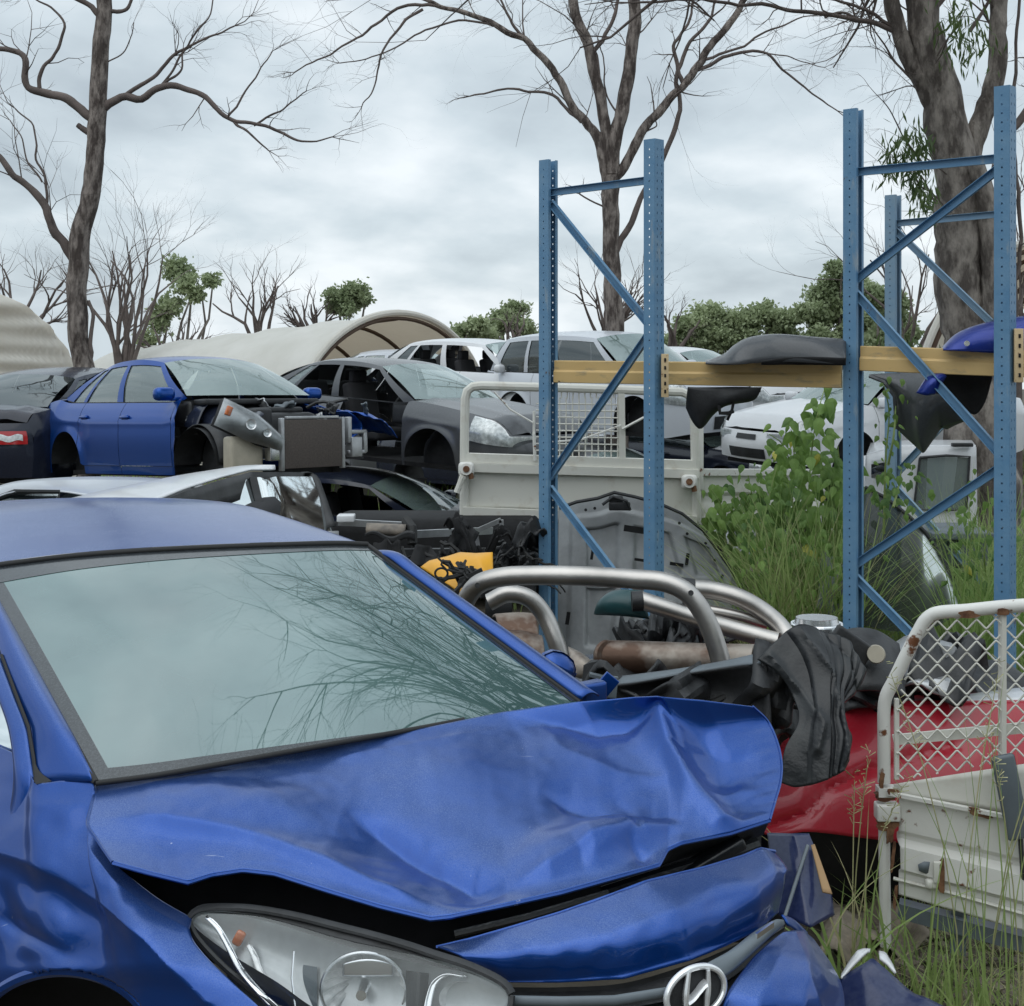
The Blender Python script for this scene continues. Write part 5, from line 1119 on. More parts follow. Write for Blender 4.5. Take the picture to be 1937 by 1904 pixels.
    # ---- scuttle below the glass on the far side
    m = MB(); m.box(Z(1118, 1312, 1.06), .09, .05, .07, Matrix.Rotation(.6, 3, 'Z'), bev=.01); m.box(Z(1140, 1304, 1.05), .05, .012, .10, Matrix.Rotation(.7, 3, 'Y'), bev=.003); m.out('far_guard_corner', 'blue', t_)
    m = MB(); c = D(1053, 1262, 3.95); m.box(c, .14, .10, .10, Matrix.Rotation(.35, 3, 'Z')@Matrix.Rotation(.5, 3, 'Y'), bev=.06); m.out('wing_mirror', 'blue', t_)
    # ---- near guard (fender): shoulder, flank and arch
    g_top = [D(-30, 1400, 3.24), D(50, 1440, 3.06), D(68, 1480, 2.98), D(120, 1478, 2.955), D(176, 1482, 2.925), D(172, 1520, 2.88), D(166, 1562, 2.83), D(190, 1602, 2.78), D(215, 1634, 2.74), D(250, 1664, 2.71), D(300, 1702, 2.68), D(362, 1738, 2.65)]
    g_bot = [D(-60, 2010, 2.78), D(60, 2010, 2.66), D(160, 2010, 2.58), D(260, 2000, 2.52), D(400, 2000, 2.44), D(545, 1990, 2.38)]
    g_left = [D(-30, 1400, 3.24), D(-40, 1560, 3.06), D(-50, 1700, 2.94), D(-60, 2010, 2.78)]
    g_right = [D(362, 1738, 2.65), D(384, 1796, 2.58), D(450, 1866, 2.50), D(510, 1925, 2.44), D(545, 1990, 2.38)]
    def gb_(p, s, t):
        u, v = uv_of(p); n = Vector((-.35, -.55, .5)).normalized()
        sh, q = pl_dist(u, v, [(-60, 1600), (40, 1628), (130, 1668), (210, 1720), (300, 1790), (400, 1900)])
        z = .022*exp(-sh/(30 if q > 0 else 70))
        z += .030*gauss(u, v, 300, 1790, 60, 60, .8)-.020*gauss(u, v, 120, 1700, 90, 26, .5)
        z += .024*gauss(u, v, 240, 1570, 16, 24)+.010*gauss(u, v, 170, 1840, 130, 16)
        z += .0030*noise.noise(Vector((u*.02, v*.022, 0)))+.006*noise.noise(Vector((u*.008, v*.01, 3)))
        z -= .012*gauss(u, v, 20, 1740, 16, 50, -.3)+.010*gauss(u, v, 60, 1770, 50, 10, .5)
        return n*z*min(1, t*10)
    def arch_hole(c):
        u, v = uv_of(c); return ((u-120)/178.)**2+((v-1985)/150.)**2 < 1
    go, GP = patch('front_guard', g_top, g_bot, 'blue', t_, left=g_left, right=g_right, nu=130, nv=130, bump=gb_, hole=arch_hole, solid=.004, ang=40)
    m = MB(); P = []
    for i in range(41):
        a = pi*i/40; u, v = 120-178*cos(a), 1985-150*sin(a); s = (u+60)/560; P.append(D(u, v, 2.80-.30*max(0, u+40)/500))
    m.tube(P, .014, 8); m.out('arch_lip', 'blue', go)
    m = MB(); m.grid(lambda s, t: D(120-182*cos(pi*s), 1985-156*sin(pi*s), 2.80-.30*max(0, (120-182*cos(pi*s))+40)/500+.01+.35*t), 24, 4); m.grid(lambda s, t: D(-60+420*s, 1830+200*t, 3.1), 3, 3); m.out('wheel_arch_liner', 'dark', t_)
    # door edge, window and frame at the left margin
    patch('door', [D(-120, 1420, 3.35), D(-40, 1400, 3.27), D(-25, 1405, 3.25)], [D(-160, 2000, 2.98), D(-110, 2000, 2.88), D(-58, 2010, 2.80)], 'blue', t_, curve=poly, nu=12, nv=24, bulge=.02)
    patch('door_window', [D(-120, 1240, 3.55), D(-20, 1262, 3.44)], [D(-120, 1580, 3.26), D(18, 1534, 3.05)], 'glassd', t_, right=[D(-20, 1262, 3.44), D(16, 1345, 3.27), D(33, 1420, 3.15), D(30, 1490, 3.09), D(18, 1534, 3.05)], nu=10, nv=20, tb=poly)
    patch('door_void', [D(-120, 1240, 3.60), D(-20, 1262, 3.49)], [D(-120, 1580, 3.31), D(18, 1534, 3.10)], 'greyp', t_, right=[D(-20, 1262, 3.49), D(16, 1345, 3.32), D(33, 1420, 3.2), D(30, 1490, 3.14), D(18, 1534, 3.10)], nu=6, nv=10, tb=poly)
    patch('door_frame', [D(-25, 1245, 3.43), D(2, 1240, 3.39)], [D(10, 1545, 3.03), D(62, 1600, 2.93)], 'blue', t_, left=[D(-25, 1245, 3.43), D(16, 1345, 3.25), D(33, 1420, 3.13), D(30, 1490, 3.07), D(10, 1545, 3.03)],
          right=[D(2, 1240, 3.39), D(30, 1316, 3.235), D(53, 1376, 3.13), D(63, 1436, 3.05), D(67, 1482, 2.99), D(62, 1600, 2.93)], nu=8, nv=30, tb=poly, bump=lambda p, s, t: Vector((-.02, -.02, 0))*sin(pi*s), solid=.003)
    m = MB(); m.tube([D(-26, 1245, 3.42), D(16, 1345, 3.24), D(33.5, 1420, 3.12), D(30.5, 1490, 3.06), D(14, 1545, 3.02)], .006, 6); m.tube([D(3, 1240, 3.38), D(31, 1316, 3.225), D(54, 1376, 3.12), D(64, 1436, 3.04), D(68, 1481, 2.98)], .0045, 6); m.out('door_seal', 'rubber', t_)
    patch('mirror_triangle', [D(64, 1440, 3.03), D(76, 1462, 3.0)], [D(67, 1484, 2.97), D(98, 1478, 2.965)], 'rubber', t_, nu=4, nv=4)
    # ---- dark engine bay seen through the gap
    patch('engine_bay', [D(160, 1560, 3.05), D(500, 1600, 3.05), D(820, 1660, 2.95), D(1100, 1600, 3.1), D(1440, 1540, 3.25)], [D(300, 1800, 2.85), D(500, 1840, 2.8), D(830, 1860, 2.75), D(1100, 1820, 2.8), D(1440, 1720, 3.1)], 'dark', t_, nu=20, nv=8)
    m = MB(); 
    m.tube([D(1140, 1690, 2.9), D(1250, 1655, 2.93), D(1360, 1622, 2.98), D(1430, 1596, 3.05)], .016, 8)
    m.tube([D(860, 1768, 2.7), D(1000, 1735, 2.72), D(1150, 1690, 2.8)], .008, 6)
    m.box(D(1330, 1632, 2.96), .22, .06, .03, Matrix.Rotation(-.4, 3, 'Y')@Matrix.Rotation(.3, 3, 'Z'), bev=.008); m.out('slam_panel', 'greyp', t_)
    # ---- nose panel between gap and grille
    nt_ = [D(826, 1792, 2.60), D(890, 1777, 2.585), D(960, 1757, 2.585), D(1060, 1727, 2.60), D(1160, 1692, 2.63), D(1222, 1668, 2.66), D(1335, 1641, 2.74), D(1405, 1620, 2.83), D(1438, 1606, 2.88), D(1466, 1611, 2.92)]
    nb_ = [D(905, 1836, 2.545), D(965, 1859, 2.52), D(1060, 1859, 2.50), D(1180, 1852, 2.49), D(1305, 1817, 2.53), D(1370, 1791, 2.60), D(1432, 1761, 2.69), D(1472, 1726, 2.80)]
    def nbump(p, s, t):
        u, v = uv_of(p); n = Vector((.2, -.8, .5)).normalized(); z = .045*sin(pi*min(1, t*1.05))+.0025*noise.noise(Vector((u*.03, v*.03, 0)))
        z += .012*gauss(u, v, 1400, 1690, 26, 26)-.010*gauss(u, v, 1360, 1705, 40, 12, -.4)+.008*sin(u*.08)*exp(-((s-1)/.08)**2)
        return n*z
    patch('nose_panel', nt_, nb_, 'blue', t_, right=[D(1466, 1611, 2.92), D(1478, 1649, 2.88), D(1472, 1662, 2.86), D(1474, 1726, 2.80)], nu=100, nv=30, bump=nbump, solid=.004, tb=poly)
    m = MB(); P = poly(nt_); m.tube([P(i/60) for i in range(61)], .004, 5); m.out('panel_hem', 'blue', t_)
    # ---- grille
    patch('grille', [D(960, 1868, 2.54), D(1060, 1868, 2.53), D(1180, 1860, 2.52), D(1305, 1824, 2.56), D(1370, 1798, 2.62), D(1432, 1766, 2.72), D(1480, 1738, 2.80)], [D(940, 2010, 2.48), D(1060, 2010, 2.46), D(1180, 2010, 2.46), D(1300, 2010, 2.48), D(1390, 1980, 2.55), D(1440, 1900, 2.64), D(1500, 1840, 2.74)], 'blackp', t_, nu=40, nv=14, bump=lambda p, s, t: Vector((0, .012*sin(t*40), 0)))
    m = MB(); m.grid(lambda s, t: poly([D(962, 1884, 2.47), D(1060, 1886, 2.45), D(1160, 1884, 2.44), D(1262, 1868, 2.45)])(s)+Vector((0, -.006*sin(pi*t), -.018*t)), 24, 5); m.out('grille_bar', 'gmeter', t_, solid=.006)
    patch('grille_garnish', [D(1338, 1822, 2.52), D(1380, 1800, 2.56), D(1425, 1766, 2.64), D(1466, 1741, 2.70), D(1481, 1741, 2.72)], [D(1352, 1858, 2.5), D(1385, 1836, 2.54), D(1425, 1800, 2.61), D(1464, 1764, 2.69), D(1483, 1748, 2.72)], 'gmeter', t_, nu=20, nv=6, bulge=.012, solid=.005)
    m = MB(); m.bar(D(1430, 1772, 2.62), D(1462, 1749, 2.68), .006, .012); m.out('garnish_clip', 'chrome', t_)
    # ---- emblem: slanted letter H in a chrome oval
    ec = D(1313, 1876, 2.425); eR = (Matrix.Rotation(radians(22), 3, 'Z')@Matrix.Rotation(radians(-12), 3, 'X')); k = ec.y/F
    E2 = lambda x, y, o=0: ec+eR@Vector((x*k, -o, -y*k))
    m = MB(); 
    ring = []
    for i in range(49):
        a = 2*pi*i/48; ring.append(E2(63*cos(a), 43*sin(a)-5*cos(a), .006))
    m.tube(ring, [.0068]*49, 10, cap=False, flat=.9)
    bd = m.out('emblem', 'emb', t_)
    m = MB()
    def stroke(pts, wds):
        f = spline([E2(x, y, .010) for x, y in pts]); N = 14; m.tube([f(i/N) for i in range(N+1)], [lerp(wds[0], wds[-1], i/N) if len(wds) == 2 else (lerp(wds[0], wds[1], i/N*2) if i < N/2 else lerp(wds[1], wds[2], i/N*2-1)) for i in range(N+1)], 8, flat=.45)
    stroke([(-12, -40), (-20, -14), (-25, 10), (-25, 37)], (.011, .016, .010))
    stroke([(29, -35), (26, -10), (20, 14), (16, 41)], (.010, .016, .011))
    stroke([(-24, 12), (-10, 7), (6, -4), (14, -10), (24, -14)], (.012, .010, .012))
    m.out('emblem_letter', 'emb', bd)
    m = MB(); m.add([E2(58*cos(2*pi*i/40), 40*sin(2*pi*i/40)-5*cos(2*pi*i/40), .0) for i in range(40)], [tuple(range(40))]); m.out('emblem_back', 'blackp', bd)
    # ---- torn bumper corner on the far side
    bt_ = [D(1480, 1764, 2.74), D(1500, 1760, 2.78), D(1516, 1760, 2.82), D(1538, 1778, 2.86)]
    def bbump(p, s, t):
        u, v = uv_of(p); return Vector((.3, -.8, .2))*(.03*sin(pi*s)*min(1, t*3)+.012*exp(-(pl_dist(u, v, [(1500, 1765), (1512, 1830), (1540, 1910)])[0])/16)+.004*noise.noise(Vector((u*.03, v*.03, 0))))
    patch('front_bumper', bt_, [D(1376, 2010, 2.50), D(1440, 2010, 2.48), D(1520, 2010, 2.52), D(1604, 2010, 2.66)], 'blue', t_, left=[D(1480, 1764, 2.74), D(1430, 1808, 2.62), D(1378, 1878, 2.52), D(1362, 1930, 2.50), D(1376, 2010, 2.50)], right=[D(1538, 1778, 2.86), D(1570, 1824, 2.82), D(1592, 1870, 2.76), D(1598, 1930, 2.7), D(1604, 2010, 2.66)], nu=50, nv=50, bump=bbump, solid=.005, tb=poly)
    patch('bumper_strip', [D(1478, 1731, 2.80), D(1500, 1740, 2.84), D(1526, 1764, 2.88)], [D(1490, 1750, 2.79), D(1508, 1764, 2.83), D(1524, 1790, 2.86)], 'blue2', t_, nu=10, nv=4, solid=.005)
    # far guard torn loose, with foam strip
    patch('torn_guard', [D(1452, 1577, 3.25), D(1500, 1578, 3.2), D(1530, 1578, 3.2)], [D(1478, 1746, 3.0), D(1530, 1755, 2.98), D(1588, 1752, 3.02)], 'blue_shaded', t_, right=[D(1530, 1578, 3.2), D(1556, 1640, 3.12), D(1578, 1700, 3.06), D(1588, 1752, 3.02)], nu=24, nv=24, solid=.006, tb=poly, bump=lambda p, s, t: Vector((0, .10*abs(s-.45)*(t), 0)))
    m = MB(); m.tube([D(1528, 1600, 3.14), D(1505, 1670, 3.06), D(1482, 1742, 2.98)], .005, 5); m.out('torn_edge', 'gmeter', t_)
    patch('foam_strip', [D(1534, 1600, 3.16), D(1541, 1598, 3.16)], [D(1556, 1688, 3.04), D(1574, 1692, 3.04)], 'tan', t_, nu=4, nv=10, solid=.004)
    m = MB(); m.box(D(1400, 1690, 3.25), .22, .2, .2, bev=.05); m.out('inner_structure', 'dark', t_)
    # ---- headlight
    hd = 2.60
    ht = [(357, 1741), (366, 1730), (382, 1722), (420, 1720), (480, 1723), (560, 1737), (640, 1757), (700, 1772), (770, 1792), (830, 1812), (880, 1828), (930, 1850), (958, 1868), (968, 1884)]
    hb = [(357, 1741), (368, 1768), (390, 1796), (430, 1836), (470, 1868), (520, 1906), (580, 1960), (660, 2010), (760, 2030), (860, 2010), (930, 1960), (962, 1920), (968, 1884)]
    dd = lambda u, v: 2.655-.13*(u-357)/611-.10*(v-1740)/170*.9
    Tt = [D(u, v, dd(u, v)) for u, v in ht]; Bb = [D(u, v, dd(u, v)) for u, v in hb]
    hn = Vector((.05, -.85, .5)).normalized()
    sT, sB = spline(Tt), spline(Bb)
    def HL(s, t, o=0): return sT(s).lerp(sB(s), t)+hn*(o+.035*sin(pi*s)*sin(pi*t))
    m = MB(); m.grid(lambda s, t: HL(s, t), 60, 24); m.out('_', 'lens', None); L_ = bpy.data.objects[-1] if False else None
    for o in list(COL.objects):
        if o.name.startswith('_'): bpy.data.objects.remove(o)
    # bowl behind the lens
    m = MB()
    m.grid(lambda s, t: HL(s, t, -.004-.10*sin(pi*s)**.6*sin(pi*t)**.6), 50, 26); hl = m.out('headlight', mat('lamp_bowl', (.50, .52, .53), .30, metal=.35, var=.08, vscale=30), t_)
    m = MB(); m.grid(lambda s, t: HL(s, t), 60, 24); m.out('lens', 'lens', hl, ang=80)
    m = MB(); m.tube([HL(i/60, 0, .001)+Vector((0, 0, .004)) for i in range(61)], [.010]*61, 8, flat=.6); m.tube([HL(i/60, 1, .001) for i in range(61)], .007, 6)
    m.grid(lambda s, t: HL(s*.97+.01, .008+.075*t*sin(pi*min(1, s*1.1+.05)), .0012), 50, 3); m.out('lens_seal', 'blackp', hl)
    m = MB(); m.grid(lambda s, t: HL(.02+.46*s, .74+.25*t, -.010), 20, 5); m.grid(lambda s, t: HL(.01+.9*s, .06+.07*t*sin(pi*s), -.008), 20, 3); m.out('bezel', 'blackp', hl)
    def pix(u, v, back): return D(u, v, dd(u, v)+back)
    def stripg(pts, w0, w1, back, nm, mt):
        f = spline([pix(u, v, back) for u, v in pts]); m = MB()
        m.grid(lambda s, t: f(s)+Vector((lerp(w0, w1, s)*(t-.5), .006*cos(pi*(t-.5)), .004*sin(pi*t))), 24, 4); return m.out(nm, mt, hl, solid=.004)
    stripg([(392, 1738), (412, 1758), (432, 1792), (452, 1832), (478, 1866), (520, 1910)], .010, .020, -.005, 'chrome_strip', 'satin')
    stripg([(470, 1790), (482, 1812), (490, 1836), (504, 1862), (530, 1900)], .010, .026, .03, 'side_reflector', 'lensgrey')
    m = MB(); m.box(pix(452, 1775, .02), .022, .012, .034, Matrix.Rotation(.5, 3, 'Y'), bev=.006); m.out('amber_bulb', 'amber', hl)
    # main bowl: ribbed chrome cup with a bright hood
    cc = pix(690, 1862, .045); Rr = .078
    m = MB()
    for j in range(7):
        pass
    def cup(a, r): 
        rib = .0035*(1 if int(a/(2*pi)*40) % 2 else -1)*(r > .35); return cc+Vector((cos(a)*Rr*r*1.12, .055*(1-r*r)-.02+rib, sin(a)*Rr*r*.98))
    m.grid(lambda s, t: cup(2*pi*s, t*.999+.001), 80, 10); m.out('reflector_bowl', 'lensgrey', hl)
    m = MB(); m.tube([cc+Vector((cos(2*pi*i/48)*Rr*1.13, -.022, sin(2*pi*i/48)*Rr)) for i in range(49)], .0035, 6); m.out('bowl_ring', 'satin', hl)
    m = MB(); m.grid(lambda s, t: cc+Vector((lerp(-.045, .062, s), -.014-.004*sin(pi*s), .050-.026*t-.014*s*(1-t)*0+.012*sin(pi*s)*(1-t))), 16, 6); m.out('bowl_hood', 'satin', hl, solid=.003)
    m = MB(); m.tube([cc+Vector((.0, .03, -.01)), cc+Vector((-.004, -.024, -.008))], [.014, .009], 12); m.tube([cc+Vector((-.004, -.024, -.008)), cc+Vector((-.004, -.03, -.008))], [.011, .011], 12); m.out('bulb', 'chrome', hl)
    # inner lamp
    stripg([(806, 1925), (812, 1888), (822, 1862), (845, 1846), (880, 1850)], .016, .010, .02, 'inner_trim', 'satin')
    m = MB(); c2 = pix(872, 1890, .04); m.grid(lambda s, t: c2+Vector((cos(2*pi*s)*.045*t, .03*(1-t*t), sin(2*pi*s)*.036*t)), 40, 6); m.out('inner_bowl', 'lensgrey', hl)
    m = MB(); m.tube([pix(556, 1800, .0), pix(552, 1850, -.005), pix(560, 1920, -.01)], .0022, 5); m.out('lens_rib', 'satin', hl)
    m = MB(); m.grid(lambda s, t: pix(lerp(768, 806, s)-14*(t-.4)*s, lerp(1836+6*s, 1990, t), .035-.03*sin(pi*s)), 8, 8); m.out('divider', 'blackp', hl); m = MB(); m.grid(lambda s, t: pix(lerp(430, 600, s), lerp(1800+30*s, 1990, t), .050+.02*sin(pi*s)), 10, 8); m.out('inner_shroud', 'gmeter', hl)
    rebase(t_)
hatch()

# loose torn bumper shell on the ground, bottom right
t_ = thing('bumper_shell', 'dark blue torn bumper shell with a white broken edge, bottom right corner of the yard', 'car bumper', D(1690, 2000, 2.75))
patch('shell', [D(1590, 1852, 2.95), D(1612, 1826, 2.97), D(1626, 1812, 2.98), D(1640, 1798, 3.0), D(1664, 1816, 2.98), D(1700, 1848, 2.95), D(1740, 1876, 2.9), D(1790, 1906, 2.85)], [D(1590, 2000, 2.8), D(1650, 2010, 2.75), D(1720, 2010, 2.7), D(1800, 2010, 2.7)], 'blue_shaded', t_, nu=30, nv=16, solid=.006, tb=poly, bump=lambda p, s, t: Vector((0, -.05*sin(pi*s), .006*noise.noise(p*20))))
patch('broken_edge', [D(1592, 1846, 2.96), D(1606, 1822, 2.99), D(1622, 1800, 3.0), D(1634, 1796, 3.01), D(1646, 1797, 3.02)], [D(1592, 1852, 2.945), D(1612, 1828, 2.965), D(1627, 1814, 2.975), D(1640, 1801, 2.99), D(1644, 1803, 3.0)], 'white', t_, nu=20, nv=3, solid=.006, curve=poly)
patch('broken_edge', [D(1662, 1801, 3.03), D(1674, 1803, 3.03), D(1688, 1826, 3.0)], [D(1664, 1814, 2.99), D(1680, 1826, 2.97), D(1694, 1842, 2.95)], 'white', t_, nu=8, nv=3, solid=.006, curve=poly)
rebase(t_)

# ------------------------------------------------------------------ sports bars, muffler, liner and other loose parts in the wreck behind
def tubes(name, label, cat, runs, mt, base, r, group=None, n=16, extra=None):
    t_ = thing(name, label, cat, base, group); 
    for nm, pts, rr in runs:
        f = spline(pts); N = 14*len(pts); m = MB(); m.tube([f(i/N) for i in range(N+1)], rr, n); m.out(nm, mt, t_, ang=60)
    if extra: extra(t_)
    rebase(t_); return t_
Q = lambda u, v, k=1.: D(u, v, k)
def x1(t_):
    m = MB()
    for u, v in ((1307, 1122-0), (903, 1108)): m.tube([Q(u, v, 4.42) if u > 1000 else Q(u, v, 4.50), (Q(u, v, 4.36) if u > 1000 else Q(u, v, 4.44))], .010, 10)
    m.out('bolt', 'blackp', t_)
tubes('sports_bar', 'polished steel hoop bar standing tallest over the junk behind the bonnet', 'sports bar', [
    ('hoop', [Q(868, 1190, 4.7), Q(880, 1140, 4.62), Q(905, 1106, 4.58), Q(950, 1092, 4.56), Q(1010, 1089, 4.55), Q(1100, 1090, 4.52), Q(1200, 1096, 4.5), Q(1258, 1102, 4.48), Q(1300, 1122, 4.46), Q(1332, 1165, 4.44), Q(1356, 1225, 4.42), Q(1372, 1290, 4.4), Q(1382, 1345, 4.4)], .036),
    ('hoop', [Q(925, 1140, 4.75), Q(960, 1124, 4.75), Q(1000, 1132, 4.75), Q(1030, 1165, 4.75), Q(1052, 1215, 4.72), Q(1072, 1285, 4.7)], .034)],
    'steel', Q(1140, 1500, 4.6), .036, extra=x1)
def x2(t_):
    m = MB(); m.tube([Q(1288, 1112, 4.93), Q(1312, 1115, 4.93)], .042, 14); m.out('end_cap', 'blackp', t_); m = MB(); m.tube([Q(1216, 1137, 4.9), Q(1195, 1138, 4.9)], .040, 14); m.out('end_cap', 'blackp', t_)
tubes('sports_bar', 'pair of parallel steel tubes with black ends lying right of the tall hoop', 'sports bar', [
    ('tube', [Q(1305, 1114, 4.93), Q(1350, 1118, 4.93), Q(1400, 1132, 4.9), Q(1445, 1158, 4.88), Q(1478, 1188, 4.85), Q(1500, 1225, 4.8)], .037),
    ('tube', [Q(1212, 1136, 4.9), Q(1262, 1152, 4.88), Q(1330, 1174, 4.86), Q(1400, 1194, 4.84), Q(1470, 1214, 4.8)], .036),
    ('tube', [Q(1330, 1152, 4.92), Q(1400, 1165, 4.9), Q(1450, 1182, 4.9)], .02)], 'steel', Q(1400, 1500, 4.9), .037, extra=x2)
t_ = thing('plastic_fairing', 'dark teal wedge-shaped plastic end piece behind the steel hoop', 'car part', Q(1170, 1300, 5.1))
patch('shell', [Q(1125, 1162, 5.05), Q(1135, 1138, 5.05), Q(1160, 1120, 5.05), Q(1215, 1118, 5.0)], [Q(1125, 1162, 5.05), Q(1150, 1163, 5.0), Q(1190, 1166, 4.97), Q(1228, 1172, 4.95)], 'teal', t_, nu=20, nv=10, bulge=.04, solid=.01); rebase(t_)
def x3(t_):
    m = MB(); f = [Q(1143, 1244, 4.78), Q(1148, 1244, 4.77), Q(1152, 1244, 4.76)]; m.tube(f, [.062, .067, .062], 24); m.out('seam_ring', 'rustcan', t_); m = MB(); m.tube([Q(1425, 1250, 4.62), Q(1432, 1250, 4.62)], .05, 20); m.out('seam_ring', 'rustcan', t_)
t_ = tubes('muffler', 'rusty stained steel muffler cylinder lying under the steel hoop', 'muffler', [('can', [Q(1142, 1243, 4.8), Q(1240, 1246, 4.76), Q(1340, 1250, 4.7), Q(1430, 1252, 4.62)], .064)], 'rustcan', Q(1290, 1500, 4.8), .06, n=24, extra=x3)
t_ = thing('metal_offcut', 'rust-brown steel ledge between the two hoops', 'car part', Q(1010, 1400, 5.0))
patch('plate', [Q(930, 1168, 5.2), Q(985, 1164, 5.2), Q(1010, 1166, 5.2)], [Q(985, 1238, 5.0), Q(1010, 1243, 5.0), Q(1040, 1262, 5.0)], 'rustcan', t_, nu=20, nv=14, bump=lambda p, s, t: Vector((0, .02*sin(t*16), .02*sin(t*14))), solid=.01)
patch('bent_lip', [Q(1075, 1225, 5.0), Q(1100, 1238, 4.98), Q(1125, 1258, 4.95)], [Q(1078, 1276, 4.9), Q(1100, 1284, 4.9), Q(1120, 1270, 4.9)], 'rustcan', t_, nu=10, nv=8, solid=.01, bulge=.03); rebase(t_)
# black bumper trough and wheel-arch liner
t_ = thing('black_bumper', 'long black plastic bumper lying behind the crumpled bonnet', 'car bumper', Q(1280, 1450, 4.0))
patch('lip', [Q(1150, 1284, 4.35), Q(1200, 1278, 4.33), Q(1290, 1266, 4.3), Q(1380, 1250, 4.25), Q(1440, 1236, 4.2)], [Q(1150, 1297, 4.28), Q(1200, 1292, 4.26), Q(1290, 1276, 4.22), Q(1380, 1262, 4.2), Q(1440, 1256, 4.15)], 'gmeter', t_, nu=24, nv=4, solid=.008)
patch('trough', [Q(1150, 1297, 4.28), Q(1200, 1292, 4.26), Q(1290, 1276, 4.22), Q(1380, 1262, 4.2), Q(1450, 1250, 4.15)], [Q(1150, 1345, 4.3), Q(1250, 1350, 4.25), Q(1350, 1365, 4.2), Q(1460, 1390, 4.1)], 'blackp', t_, nu=30, nv=14, bulge=-.08, solid=.01)
m = MB(); m.box(Q(1158, 1300, 4.22), .035, .012, .075, Matrix.Rotation(.1, 3, 'Y'), bev=.003); m.bar(Q(1115, 1276, 4.3), Q(1150, 1284, 4.3), .03, .01); m.out('bracket', 'gmeter', t_); rebase(t_)
t_ = thing('arch_liner', 'big torn black plastic wheel-arch liner draped over the red car', 'car part', Q(1540, 1500, 4.0))
def lb(p, s, t): 
    u, v = uv_of(p); return Vector((.2, -1, .4)).normalized()*(.05*sin(pi*s)+.022*exp(-pl_dist(u, v, [(1500, 1200), (1560, 1280), (1580, 1360), (1590, 1440)])[0]/9)+.018*exp(-pl_dist(u, v, [(1450, 1240), (1510, 1310), (1540, 1370), (1530, 1420)])[0]/9)-.015*exp(-pl_dist(u, v, [(1540, 1190), (1600, 1250), (1620, 1310)])[0]/8)+.016*(ss(min(1, max(0, (s-.28)/.03)))-ss(min(1, max(0, (s-.50)/.03))))+.012*(ss(min(1, max(0, (s-.68)/.03))))+.004*sin(s*60)*(1 if s > .5 else 0)+.006*noise.noise(p*14))
patch('liner', [Q(1432, 1248, 4.15), Q(1460, 1216, 4.2), Q(1496, 1188, 4.25), Q(1540, 1196, 4.25), Q(1590, 1212, 4.25), Q(1612, 1240, 4.2), Q(1636, 1270, 4.15)], [Q(1478, 1482, 3.95), Q(1500, 1490, 3.95), Q(1540, 1480, 3.95), Q(1580, 1462, 3.95), Q(1596, 1440, 4.0)],
      'greyp', t_, left=[Q(1432, 1248, 4.15), Q(1470, 1275, 4.12), Q(1500, 1320, 4.08), Q(1510, 1365, 4.02), Q(1484, 1420, 3.98), Q(1478, 1482, 3.95)], right=[Q(1636, 1270, 4.15), Q(1618, 1310, 4.1), Q(1590, 1335, 4.08), Q(1588, 1365, 4.05), Q(1606, 1395, 4.02), Q(1596, 1440, 4.0)], nu=60, nv=70, bump=lb, solid=.006, tb=spline)
rebase(t_)
t_ = thing('black_mudguard', 'black curved plastic guard with a white disc between the liner and the mesh gate', 'car part', Q(1640, 1500, 4.6))
patch('shell', [Q(1580, 1200, 4.75), Q(1620, 1190, 4.75), Q(1660, 1196, 4.75), Q(1700, 1220, 4.7)], [Q(1600, 1310, 4.4), Q(1640, 1306, 4.4), Q(1680, 1310, 4.4), Q(1712, 1320, 4.4)], 'blackp', t_, nu=24, nv=16, bulge=.07, solid=.01)
m = MB(); m.tube([Q(1657, 1238, 4.45), Q(1657, 1238, 4.40)], [.034, .030], 20); m.out('white_disc', 'beige', t_)
m = MB(); m.box(Q(1602, 1232, 4.45), .16, .03, .13, Matrix.Rotation(.6, 3, 'Y'), bev=.01); m.out('bracket', 'blackp', t_)
rebase(t_)
t_ = thing('loose_headlamp', 'chrome-backed loose headlamp sitting behind the black liner', 'headlamp', Q(1545, 1260, 4.9))
m = MB(); c = Q(1545, 1190, 4.9); m.grid(lambda s, t: c+Vector((.11*cos(2*pi*s)*(1-.25*t), .08*sin(2*pi*s)*(1-.25*t), .045-.095*(1-t))), 32, 6); m.add([c+Vector((.0825*cos(2*pi*i/32), .06*sin(2*pi*i/32), .046)) for i in range(32)], [tuple(range(32))]); m.out('housing', 'satin', t_)
m = MB(); m.tube([c+Vector((.112*cos(2*pi*i/32), .082*sin(2*pi*i/32), -.02)) for i in range(33)], .006, 6); m.tube([c+Vector((.10*cos(2*pi*i/32), .072*sin(2*pi*i/32), .02)) for i in range(33)], .005, 6); m.out('rim', 'chrome', t_); rebase(t_)

